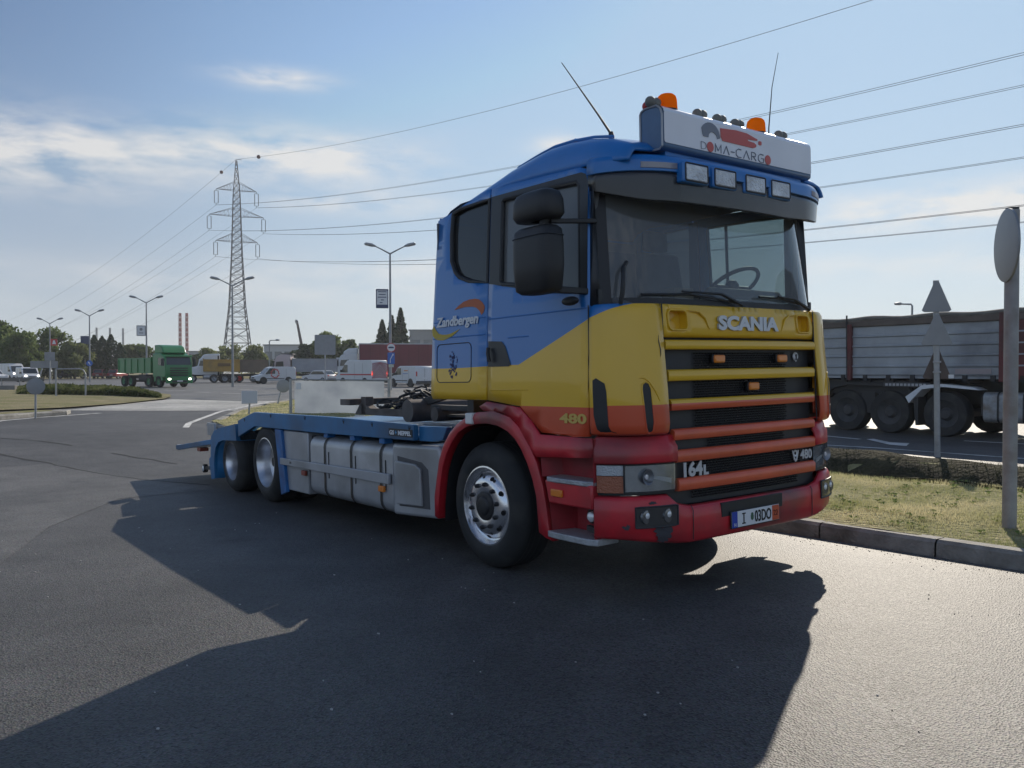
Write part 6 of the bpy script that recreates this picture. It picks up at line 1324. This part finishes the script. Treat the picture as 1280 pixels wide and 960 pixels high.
def vwheel(t, x, y, r, w=.22, rim=M_dull):
    s = 1 if y > 0 else -1; e = MB(); e.lathe([(r * .6, -w), (r * .95, -w), (r, -w * .85), (r, -w * .15), (r * .95, 0), (r * .6, 0)], (x, y, r), 'y', 22, s); wh = e.build('wheel', M_rub, t, smooth=40)
    e = MB(); e.lathe([(r * .6, -.005), (r * .56, -.03), (r * .3, -.06 if w < .25 else -.09), (r * .2, -.02), (0, -.015)], (x, y, r), 'y', 18, s); e.build('rim', rim, wh, smooth=40)
def body(t, prof, w, m, bev=.07, name='body'):
    e = MB(); e.prism(prof, 'y', -w / 2, w / 2); return e.build(name, m, t, bevel=bev, seg=3, smooth=50)
def quad(t, pts, m, name, th=.012):
    e = MB(); e.add(pts, [tuple(range(len(pts)))]); return e.build(name, m, t, smooth=0, solid=th, off=0)
def across(p0, p1, w0, w1, o=.012):          # a pane across the vehicle between two points of its side profile
    d = Vector((p1[0] - p0[0], 0, p1[1] - p0[1])); n = Vector((-d.z, 0, d.x)).normalized() * o
    if n.x < 0 and p0[0] > 0: n = -n
    if n.x > 0 and p0[0] < 0: n = -n
    return [Vector((p0[0], -w0 / 2, p0[1])) + n, Vector((p0[0], w0 / 2, p0[1])) + n, Vector((p1[0], w1 / 2, p1[1])) + n, Vector((p1[0], -w1 / 2, p1[1])) + n]
def sidewin(t, poly, w, m=M_cg2, name='side_window'):
    for s in (-1, 1): e = MB(); e.prism(poly, 'y', s * (w / 2 - .02), s * (w / 2 + .008)); e.build(name, m, t, smooth=0)
def lightbox(t, x, y, z, sx, sy, sz, m, name): e = MB(); e.box(x, y, z, sx, sy, sz); return e.build(name, m, t, bevel=.02)

def small_van(label, u, d, a, L=4.4, h=1.82, w=1.8, m=M_wp, lit=False, cat='van', group=None, tall=False, brake=False, stripes=None):
    t = vthing('van', label, cat, u, d, a, group); k = L / 4.4
    if tall: prof = [(-2.2 * k, .35), (2.15 * k, .35), (2.2 * k, .75), (2.12 * k, 1.05), (1.75 * k, 1.25), (1.15 * k, h * .86), (.8 * k, h), (-2.1 * k, h), (-2.2 * k, h * .9)]; ws0, ws1 = (1.72 * k, 1.30), (1.18 * k, h * .84)
    else: prof = [(-2.2 * k, .32), (2.15 * k, .32), (2.22 * k, .60), (2.12 * k, .82), (1.35 * k, 1.02), (.72 * k, h * .92), (.35 * k, h), (-2.0 * k, h), (-2.16 * k, h * .9), (-2.2 * k, .9)]; ws0, ws1 = (1.30 * k, 1.06), (.74 * k, h * .915)
    b = body(t, prof, w, m)
    quad(t, across(ws0, ws1, w * .88, w * .76, .02), M_cg2, 'windscreen')
    if tall: sidewin(b, [(.75 * k, 1.25), (1.62 * k, 1.28), (1.15 * k, h * .82), (.75 * k, h * .82)], w)
    else: sidewin(b, [(.1 * k, 1.08), (1.15 * k, 1.06), (.66 * k, h * .90), (.1 * k, h * .90)], w)
    for x in (-1.35 * k, 1.35 * k):
        for s in (-1, 1):
            e = MB(); e.lathe([(0, .004), (.40, .004), (.40, 0)], (x, s * w / 2, .36), 'y', 20, s); e.build('wheel_arch', M_black, b); vwheel(t, x, s * (w / 2 + .015), .32)
    for s in (-1, 1):
        lightbox(t, 2.14 * k, s * w * .38, .78 if not tall else .98, .14, .2, .15, M_lit if lit else M_hl, 'headlight')
        lightbox(t, -2.19 * k, s * w * .46, 1.15, .06, .12, .42, M_redlit if brake else M_redl, 'tail_lamp')
        e = MB(); e.box(1.0 * k if not tall else 1.45 * k, s * (w / 2 + .12), 1.15 if not tall else 1.4, .1, .2, .22); e.build('mirror', M_black, t, bevel=.03)
    e = MB(); e.bb(2.05 * k, 2.27 * k, -w / 2 * .97, w / 2 * .97, .28, .52); e.build('front_bumper', M_vb, t, bevel=.04); e = MB(); e.bb(-2.27 * k, -2.05 * k, -w / 2 * .97, w / 2 * .97, .28, .55); e.build('rear_bumper', M_vb, t, bevel=.04)
    e = MB(); e.bb(2.19 * k, 2.235 * k, -w * .25, w * .25, .58, .72); e.build('radiator_grille', M_black, t, bevel=.01)
    e = MB(); e.bb(-2.225 * k, -2.19 * k, -.26, .26, .72, .84); e.build('number_plate', M_swhite, t)
    e = MB()
    for s in (-1, 1): e.bb(-.1 * k, -.085 * k, s * (w / 2), s * (w / 2 + .006), .45, h * .88); e.bb(-1.1 * k, -1.085 * k, s * (w / 2), s * (w / 2 + .006), .45, h * .88); e.bb(-.9 * k, 1.0 * k, s * (w / 2), s * (w / 2 + .02), .52, .60)
    e.bb(-2.21 * k, -2.202 * k, -.008, .008, .5, h * .9); e.build('door_seam', M_vb, b)
    return t, b, k
def car(label, u, d, a, m, h=1.45, L=4.1, w=1.72, cat='car', group=None, lit=False):
    t = vthing('parked_car', label, cat, u, d, a, group); k = L / 4.1
    prof = [(-2.0 * k, .35), (2.0 * k, .35), (2.05 * k, .62), (1.85 * k, .80), (1.05 * k, .93), (-1.9 * k, .98), (-2.05 * k, .8)]; b = body(t, prof, w, m)
    cab = [(1.0 * k, .90), (.35 * k, h - .03), (.1 * k, h), (-1.35 * k, h - .02), (-1.9 * k, .95)]; e = MB(); e.prism(cab, 'y', -w / 2 * .9, w / 2 * .9); c = e.build('roof', m, t, bevel=.08, seg=3, smooth=50)
    quad(c, across((.93 * k, .96), (.38 * k, h - .09), w * .78, w * .7, .02), M_cg2, 'windscreen'); quad(c, across((-1.84 * k, 1.02), (-1.42 * k, h - .08), w * .78, w * .7, .02), M_cg2, 'rear_window')
    sidewin(c, [(.72 * k, .98), (.28 * k, h - .1), (-1.2 * k, h - .1), (-1.55 * k, .99)], w * .9)
    for x in (-1.28 * k, 1.3 * k):
        for s in (-1, 1): vwheel(t, x, s * (w / 2 + .02), .31)
    for s in (-1, 1): lightbox(t, 1.95 * k, s * w * .36, .68, .16, .34, .14, M_lit if lit else M_hl, 'headlight'); lightbox(t, -2.0 * k, s * w * .38, .84, .1, .28, .16, M_redl, 'tail_lamp')
    e = MB(); e.bb(-2.08 * k, -1.95 * k, -w * .47, w * .47, .3, .5); e.build('rear_bumper', M_vb, t, bevel=.03); e = MB(); e.bb(-2.075 * k, -2.05 * k, -.26, .26, .6, .7); e.build('number_plate', M_swhite, t); return t

G1 = 'white vans in the distance'
small_van('white high-roof van, left of the two vans with headlights on', 15.5, 125, -70, 5.6, 2.5, 1.95, lit=True, tall=True, group=G1)
small_van('white van with both headlights on, front of the queue behind the guard rail', 35, 104, -78, 4.5, 1.85, 1.85, lit=True, group=G1)
small_van('far white van showing only its roof behind the front white van', 37, 140, -70, 4.8, 2.1, 1.9, group=G1)
car('pale car just entering at the far left edge behind the guard rail', -7, 118, -60, M_wp, group='small cars far off')
car('dark red hatchback with a pale roof, in front of the cypresses', 125.5, 148, 75, M_rp, 1.62, 3.9, group='red cars by the cypresses')
car('red car partly hidden behind the rear of the green tipper truck', 147, 146, 60, M_rp, 1.6, 4.0, group='red cars by the cypresses')
t, b, k = small_van('white panel van with a ring of red marks on its side', 342, 91, 197, 4.5, 1.86, 1.85, group=G1)
e = MB()
for s in (-1, 1):
    for j in range(14):
        a = j * .449; x, z = .12 + .42 * math.cos(a), 1.12 + .46 * math.sin(a); e.box(x, s * .93, z, .2, .012, .12, Matrix.Rotation(j * .8, 3, 'Y'))
e.build('red_marks', M_sr, b)
car('white hatchback between the ring-marked van and the striped-rear van', 399, 99, 138, M_wp, 1.45, 4.1, group='small cars far off')
t, b, k = small_van('long white van with a red and white striped rear, behind the banner', 452, 79, 130, 5.2, 2.42, 1.95, tall=True, brake=True, group=G1)
e = MB(); w2 = 1.0; zlo, zhi = .7, 2.25
for j in range(-9, 10):
    for s in (-1, 1):
        z0_ = zlo + j * .26 + .1; q = [(0, z0_), (.0, z0_ + .13), (s * .93, z0_ + .13 - .93), (s * .93, z0_ - .93)]
        q = [(y, z) for y, z in q]
        q = [(y, min(max(z, zlo), zhi)) for y, z in q]
        if len(set(round(z, 3) for y, z in q)) > 2: e.prism(q, 'x', -2.632, -2.618)
e.build('rear_stripes', mat('dark red stripe film', (.25, .03, .06), .5), b); e = MB()
for s in (-1, 1): e.bb(-2.5, 2.0, s * .975, s * .983, 1.0, 1.12)
e.build('red_side_stripe', M_sr, b)
t, b, k = small_van('small white van with orange and blue print on its side, beside the blue cab', 513, 73, 124, 4.4, 1.84, 1.82, group=G1)
for s in (-1, 1):
    e = MB(); e.bb(-.95, -.35, s * .91, s * .918, 1.38, 1.48); e.build('side_print', mat('orange print', (.6, .25, .08), .5), b); e = MB(); e.bb(-.95, -.2, s * .91, s * .918, 1.14, 1.2); e.build('side_print', mat('blue print', (.1, .2, .45), .5), b)
car('white car almost hidden by the rear corner of the blue cab', 551, 76, 120, M_wp, group='small cars far off')

def dump_body(t, x0, x1, z0, z1, w, m, ribs=6, name='tipper_body', rib_m=None, slope=0.0, hribs=0):
    e = MB(); th = .06
    prof = [(x0 + slope, z0), (x1, z0), (x1, z1), (x0, z1 - .05)]
    for s in (-1, 1): e.prism(prof, 'y', s * (w / 2 - th), s * w / 2)
    e.bb(x0, x1, -w / 2, w / 2, z0 - .04, z0 + .06); e.bb(x1 - th, x1, -w / 2, w / 2, z0, z1 + .1); e.prism([(x0 + slope, z0), (x0 + slope + th, z0), (x0 + th, z1 - .05), (x0, z1 - .05)], 'y', -w / 2, w / 2)
    b = e.build(name, m, t, bevel=.01)
    e = MB()
    for s in (-1, 1):
        for k in range(ribs + 1): x = x0 + .06 + (x1 - x0 - .12) * k / max(1, ribs); e.bb(x - .05, x + .05, s * w / 2, s * (w / 2 + .07), z0, z1 - .04)
        e.bb(x0, x1, s * (w / 2 - .02), s * (w / 2 + .06), z1 - .10, z1)
        for k in range(hribs): z = z0 + (z1 - z0) * (k + 1) / (hribs + 1); e.bb(x0, x1, s * w / 2, s * (w / 2 + .03), z - .025, z + .025)
    e.build('rib', rib_m or m, b); return b
def chassis(t, x0, x1, w, wheels, zf=.75, name='chassis', r=.5, rim=M_dull):
    e = MB()
    for s in (-1, 1): e.bb(x0, x1, s * .35, s * .45, zf, zf + .28)
    for x in wheels: e.tube([(x, -w / 2 + .1, r), (x, w / 2 - .1, r)], .08, 8)
    for k in range(6): x = x0 + (x1 - x0) * (k + .5) / 6; e.bb(x - .05, x + .05, -.35, .35, zf, zf + .2)
    c = e.build(name, M_ch, t)
    for x in wheels:
        for s in (-1, 1): vwheel(t, x, s * (w / 2), r, .3, rim)
    return c
def coe_cab(t, x, w, h, m, L=2.2, z0=.95, lit=False, high=True, glassm=M_cg2):
    prof = [(x - L, z0), (x - .1, z0 - .05), (x, z0 + .3), (x - .02, z0 + 1.0), (x - .16, z0 + 1.75), (x - .35, h - .25), (x - .9, h), (x - L, h - .05)]
    b = body(t, prof, w, m, .08, 'cab')
    quad(b, across((x - .03, z0 + 1.03), (x - .17, z0 + 1.72), w * .9, w * .86, .02), glassm, 'windscreen'); sidewin(b, [(x - 1.25, z0 + 1.0), (x - .25, z0 + .98), (x - .35, z0 + 1.6), (x - 1.2, z0 + 1.65)], w)
    e = MB(); e.bb(x - .03, x + .13, -w / 2 * .98, w / 2 * .98, .35, .95); bu = e.build('front_bumper', m, t, bevel=.05, seg=3)
    e = MB()
    for k in range(4): e.bb(x + .0, x + .035, -w * .33, w * .33, z0 + .1 + .2 * k, z0 + .2 + .2 * k)
    e.bb(x + .12, x + .14, -w * .28, w * .28, .42, .6); e.build('radiator_grille', M_black, b)
    e = MB(); e.bb(x - .2, x + .12, -w / 2 * .95, w / 2 * .95, z0 + 1.70, z0 + 1.86); e.build('sun_visor', m, b, bevel=.03)
    for s in (-1, 1):
        lightbox(t, x + .12, s * w * .38, .72, .06, .24, .13, M_lit if lit else M_hl, 'headlight')
        e = MB(); e.box(x - .05, s * (w / 2 + .22), z0 + 1.25, .14, .22, .62); e.beam((x - .1, s * w / 2, z0 + 1.5), (x - .05, s * (w / 2 + .22), z0 + 1.5), .04); e.build('mirror', M_black, t, bevel=.03)
        e = MB(); e.prism([(x - 1.95, .5), (x - 2.0, z0 + .05), (x - .6, z0 + .1), (x - .5, .6), (x - .75, .6), (x - .85, .9), (x - 1.2, 1.1), (x - 1.6, .95), (x - 1.75, .5)], 'y', s * (w / 2 - .3), s * (w / 2 - .005)); e.build('fender', m, t)
    return b
# green tipper truck
t = vthing('tipper_truck', 'green tipper truck with both headlights on, driving at the left', 'truck', 193, 73.5, -63)
b = coe_cab(t, 4.3, 2.45, 2.95, M_gp, 2.2, .9, lit=True)
e = MB(); e.prism([(2.1, 2.9), (3.7, 2.95), (3.35, 3.45), (2.9, 3.65), (2.1, 3.65)], 'y', -1.05, 1.05); e.build('roof_fairing', M_gp, b, bevel=.08, seg=3)
chassis(t, -4.1, 4.0, 2.45, (3.1, 1.35, -1.9, -3.25), rim=mat('green wheel', (.03, .15, .06), .5))
dump_body(t, -4.2, 1.9, 1.25, 2.55, 2.45, M_gp, 5); e = MB(); e.bb(-.6, .9, -1.15, 1.15, .55, 1.1); e.build('fuel_tank', M_ch, t, bevel=.05)
text('IVECO' if 0 else '—', .01, M_black, t, (0, 0, .5), (1, 0, 0)) if 0 else None
e = MB(); e.bb(4.43, 4.45, -.26, .26, .5, .6); e.build('number_plate', M_swhite, t)
# white bonneted tractor with ochre tipper
t = vthing('bonneted_truck', 'white bonneted truck facing left, coupled to the ochre tipper trailer below the pylon', 'truck', 253, 98, 182)
prof = [(-1.9, .9), (1.6, .9), (1.75, 1.15), (1.6, 1.75), (.55, 1.95), (.35, 2.75), (.1, 2.95), (-.2, 3.35), (-1.9, 3.45)]; b = body(t, prof, 2.3, M_wp, .1)
quad(b, across((.55, 2.0), (.36, 2.68), 2.0, 1.9, .02), M_cg2, 'windscreen'); sidewin(b, [(-.6, 2.0), (.42, 2.0), (.25, 2.6), (-.6, 2.6)], 2.3)
chassis(t, -3.6, 1.5, 2.4, (1.15, -2.3, -3.2)); e = MB(); e.bb(1.5, 1.9, -1.1, 1.1, .45, .9); e.build('front_bumper', M_wp, t, bevel=.06)
for s in (-1, 1):
    e = MB(); e.tube([(-1.75, s * 1.2, .8), (-1.75, s * 1.2, 3.2)], .09, 8); e.build('exhaust_stack', M_ch, t); lightbox(t, 1.72, s * .85, 1.2, .1, .35, .2, M_hl, 'headlight'); e = MB(); e.tube([(-1.2, s * 1.15, .7), (-.1, s * 1.15, .7)], .3, 14); e.build('fuel_tank', M_tank, t)
t = vthing('tipper_trailer', 'ochre yellow tipper trailer behind the white bonneted truck, left of the lamp pole', 'trailer', 274, 98.3, 182)
dump_body(t, -2.3, 1.8, 1.35, 2.75, 2.45, M_yb, 5, hribs=1); chassis(t, -2.4, 1.8, 2.4, (-1.6, -.6, .6)); e = MB()
for s in (-1, 1): e.bb(-1.2, .2, s * 1.30, s * 1.31, 1.95, 2.3)
e.build('name_panel', mat('dark name panel', (.16, .09, .03), .6), t)
t = vthing('tipper_trailer', 'brown dusty tipper trailer just right of the lamp pole below the pylon', 'trailer', 312, 100, 182)
dump_body(t, -2.1, 2.1, 1.3, 2.75, 2.45, M_bb, 4, hribs=1); chassis(t, -2.1, 2.1, 2.4, (-1.5, -.5, 1.2), rim=M_redl)
# grey tipper with pale cab
t = vthing('tipper_truck', 'pale-cabbed truck with long grey tipper body behind the white hatchback', 'truck', 387, 106, 172)
coe_cab(t, 4.3, 2.45, 3.5, mat('pale pinkish cab paint', (.5, .42, .42), .45), 2.1, .95); chassis(t, -4.2, 4.0, 2.4, (3.1, -.8, -2.0, -3.2)); dump_body(t, -4.3, 2.0, 1.3, 2.95, 2.45, M_gb, 0, slope=.3)
e = MB(); e.bb(1.95, 3.4, -1.1, 1.1, 3.45, 3.62); e.build('cab_canopy', M_ch, t)
e = MB(); e.prism([(-4.32, .7), (-4.25, .7), (-4.25, 2.95), (-4.4, 2.95)], 'y', -1.2, 1.2); e.build('tailgate', mat('sandy tailgate', (.36, .31, .26), .6, noise=.2, nscale=1), t)
# maroon curtain-sider
t = vthing('semi_trailer', 'long maroon curtain-sided semi-trailer partly hidden by the blue cab', 'trailer', 531, 88, 178)
e = MB(); e.bb(-6.8, 6.8, -1.27, 1.27, 1.15, 4.18); c = e.build('curtain', M_mar, t, bevel=.03); e = MB(); e.bb(-6.82, 6.82, -1.29, 1.29, 4.18, 4.3); e.bb(-6.82, 6.82, -1.29, 1.29, 1.05, 1.15)
e.bb(6.75, 6.83, -1.29, 1.29, 1.15, 4.18); e.build('frame', M_sil, t)
e = MB()
for k in range(14):
    for s in (-1, 1): e.bb(-6.4 + k, -6.37 + k, s * 1.27, s * 1.285, 1.15, 4.16)
e.build('curtain_strap', mat('dark maroon strap', (.09, .02, .025), .7), c); chassis(t, -6.6, 6.6, 2.45, (-4.9, -3.6, -2.3))
t = vthing('cab_unit', 'white cab unit with rounded roof fairing at the left end of the maroon semi-trailer', 'truck', 437.5, 88.5, 178)
coe_cab(t, 1.25, 2.45, 3.3, M_wp, 2.1, .95); e = MB(); e.prism([(-.9, 3.2), (.7, 3.2), (.55, 3.5), (.1, 3.78), (-.9, 3.85)], 'y', -1.1, 1.1); e.build('roof_fairing', M_wp, t, bevel=.15, seg=4); chassis(t, -3.2, 1.0, 2.4, (.2, -2.4))
# dark flatbed trailer with yellow disc
t = vthing('flatbed_trailer', 'low dark trailer with white lettering and a yellow disc on its side', 'trailer', 90, 149, 4)
e = MB(); e.bb(-2.9, 2.7, -1.2, 1.2, .55, 2.0); b = e.build('body', mat('dark trailer side', (.035, .035, .04), .6, noise=.2), t, bevel=.04); chassis(t, -2.9, 2.7, 2.3, (-1.9, 1.7), .4, r=.38)
e = MB(); e.lathe([(0, .02), (.34, .02), (.34, 0)], (1.55, -1.2, 1.25), 'y', 20, -1); e.build('yellow_disc', mat('yellow disc', (.65, .5, .03), .5), b)
e = MB()
for k in range(9): e.bb(-.75 + .17 * k, -.63 + .17 * k, -1.215, -1.2, 1.08, 1.36 + .06 * (k % 3 == 0))
e.build('side_print', mat('grey print', (.4, .4, .4), .6), b)
e = MB(); e.bb(-2.8, 2.0, -1.1, 1.1, 2.0, 2.25); e.build('blue_load', mat('blue load', (.03, .05, .2), .6), t)

# ---- the big tipper semi-trailer on the road at the right
a0 = P(1058, 538); a1 = P(1180, 546); hd = math.atan2((a1 - a0).y, (a1 - a0).x); dist = (a1 - a0).length
mid = a0; NRM = Vector((-math.sin(hd), math.cos(hd), 0))      # away from the viewer
o = a0 + NRM * 1.22; Wt = 2.44
t = thing('tipper_semi_trailer', 'long grey tipper semi-trailer with dark red uprights on the right-hand road', 'trailer', Vector((o.x, o.y, 0)), hd)
dA = (a0 - CAM).dot(FH)
ztop = HZ(401, dA); zbot = HZ(470, dA)
M_tg = mat('grey tipper boards', (.34, .36, .38), .55, .1, noise=.2, nscale=1.3, dirt=(.10, .10, .11)); M_tr = mat('dull dark red steel', (.13, .03, .03), .65, noise=.3, nscale=2, dirt=(.05, .03, .03)); M_tb = mat('brown top rail', (.12, .095, .08), .7, noise=.25, nscale=2)
x0, x1 = -4.5, 4.55
print('trailer z', ztop, zbot, 'wheelgap', dist)
e = MB(); th = .05
e.bb(x0, x1, -Wt / 2, Wt / 2, zbot - .05, zbot + .05)
for s in (-1, 1): e.bb(x0, x1, s * (Wt / 2 - th), s * Wt / 2, zbot, ztop - .16)
e.bb(x1 - .06, x1, -Wt / 2, Wt / 2, zbot, ztop); e.bb(x0, x0 + .06, -Wt / 2, Wt / 2, zbot, ztop); bd = e.build('tipper_body', M_tg, t, bevel=.008)
e = MB()
hh = ztop - .16 - zbot
for s in (-1, 1):
    for k in range(1, 5): z = zbot + hh * k / 5; e.prism([(s * Wt / 2, z - .035), (s * (Wt / 2 + .035), z - .015), (s * (Wt / 2 + .035), z + .012), (s * Wt / 2, z + .03)], 'x', x0 + .1, x1 - .1)
e.build('board_rib', M_tg, bd)
e = MB(); e.bb(x0, x1, -Wt / 2 - .05, -Wt / 2 + .04, ztop - .17, ztop - .02); e.bb(x0, x1, Wt / 2 - .04, Wt / 2 + .05, ztop - .17, ztop - .02); rl = e.build('top_rail', M_tb, bd, bevel=.02)
e = MB(); e.tube([(x0 + (x1 - x0) * k / 40, -Wt / 2 - .0 + .02 * math.sin(k * 1.3), ztop + .01 + .02 * math.sin(k * .9)) for k in range(41)], .055, 8); e.build('rolled_tarpaulin', mat('dusty tarpaulin', (.16, .15, .13), .85, noise=.2), bd)
for x in (-4.4, -2.2, .10, 3.62, 4.5):
    for s in (-1, 1):
        e = MB(); w_ = .06 if x < 3 else .09; e.bb(x - w_, x + w_, s * Wt / 2, s * (Wt / 2 + .09), zbot - .1, ztop - (.0 if x > 3 else .1)); e.build('upright', M_tr, bd, bevel=.008)
e = MB(); e.bb(3.70, 4.42, -Wt / 2 - .03, -Wt / 2 - .001, zbot - .05, ztop); e.build('front_panel', M_tr, bd)
e = MB(); e.tube([(.06, -Wt / 2 - .08, zbot - .1), (.04, -Wt / 2 - .08, ztop + .12)], .02, 6); e.build('lever', M_ch, bd)
e = MB(); e.bb(2.6, 3.35, -Wt / 2 - .012, -Wt / 2 - .002, zbot + .06, zbot + .17); e.build('reflective_strip', mat('faded reflector', (.32, .27, .27), .5), bd)
rr3 = random.Random(2); e = MB()
for s in (-1, 1): e.bb(x0, x1, s * .42, s * .55, zbot - .33, zbot - .05)
for k in range(16):
    x = x0 + .3 + k * .58; e.bb(x, x + rr3.uniform(.05, .2), -Wt / 2 + .05, Wt / 2 - .05, zbot - .14, zbot - .04); e.bb(x, x + .1, -Wt / 2 - .03, -Wt / 2 + .05, zbot - .1, zbot + .03)
e.bb(-1.0, 1.6, -1.1, 1.1, zbot - .42, zbot - .10); e.build('chassis', M_ch, t)
e = MB(); e.bb(.95, 2.05, -Wt / 2 - .01, -Wt / 2 + .01, zbot - .24, zbot - .14); nb = e.build('name_board', mat('dark name board', (.06, .06, .065), .6), t)
e = MB()
for k in range(11): e.bb(1.0 + .09 * k, 1.06 + .09 * k, -Wt / 2 - .014, -Wt / 2 - .01, zbot - .22, zbot - .165)
e.build('board_letters', mat('grey print', (.4, .4, .4), .6), nb)
for x in (-2.75, -1.35, 0.0, 1.12):
    if x == 1.12: yy = 1.18
    for s in (-1, 1): vwheel(t, x if x < 1 else 1.08, s * 1.2, .50, .34, M_drim)
e = MB(); e.tube([(0, -1.1, .5), (0, 1.1, .5)], .1, 8); e.tube([(1.08, -1.1, .5), (1.08, 1.1, .5)], .1, 8); e.bb(-1.6, 1.5, -.9, .9, .62, zbot - .3); e.bb(.35, .7, -1.15, -.8, .45, .95); e.build('bogie', M_ch, t)
e = MB(); e.prism([(-.62, .80), (-.42, 1.08), (0, 1.18), (1.5, 1.14), (1.62, .98), (1.5, 1.08), (0, 1.12), (-.38, 1.03)], 'y', -1.22, -.82); e.build('mudguard', M_ch, t)
# tractor pulling it
X = dist
t = thing('tractor_truck', 'dark tractor unit with white mudguard and metal tank, cut by the right edge', 'truck', Vector((o.x, o.y, 0)) + Vector((math.cos(hd), math.sin(hd), 0)) * X, hd)
for s in (-1, 1):
    vwheel(t, 0, s * 1.2, .50, .34, M_drim); vwheel(t, 3.9, s * 1.2, .50, .3, M_drim)
    e = MB(); e.prism([(-.88, .86), (-.50, 1.13), (-.05, 1.165), (.62, 1.10), (.74, 1.04), (.60, 1.05), (-.05, 1.10), (-.50, 1.04), (-.80, .72)], 'y', s * .85, s * 1.24); e.build('mudguard', mat('white mudguard', (.66, .67, .68), .5, noise=.1), t)
    e = MB(); e.prism([(-.66, .22), (-.60, .22), (-.60, .86), (-.72, .86)], 'y', s * .85, s * 1.2); e.build('mud_flap', M_ch, t)
    e = MB(); q = rounded(.62, 1.18, .36, 1.0, .12, 5); e.grid([[(x, s * y, z) for y, z in q] for x in (.80, 2.4)], True); e.f += [tuple(range(len(q))), tuple(range(len(q), 2 * len(q)))]; tk = e.build('fuel_tank', mat('dusty tank', (.30, .31, .32), .5, .3, noise=.2, dirt=(.2, .16, .13)), t, smooth=40)
    for x in (1.1, 1.6, 2.1): e = MB(); q2 = rounded(.61, 1.19, .35, 1.01, .125, 5); e.grid([[(x + k, s * y, z) for y, z in q2] for k in (-.02, .02)], True); e.build('strap', M_ch, tk)
e = MB()
for s in (-1, 1): e.bb(-1.1, 4.2, s * .38, s * .46, .72, .98)
e.bb(-.3, .5, -.5, .5, .98, 1.12); e.tube([(0, -1.1, .5), (0, 1.1, .5)], .1, 8); e.bb(.72, 1.1, -1.1, 1.1, .5, .95); e.build('chassis', M_ch, t)
cb = coe_cab(t, 5.2, 2.45, 3.2, mat('dark red cab paint', (.15, .03, .035), .45), 2.2, .95)
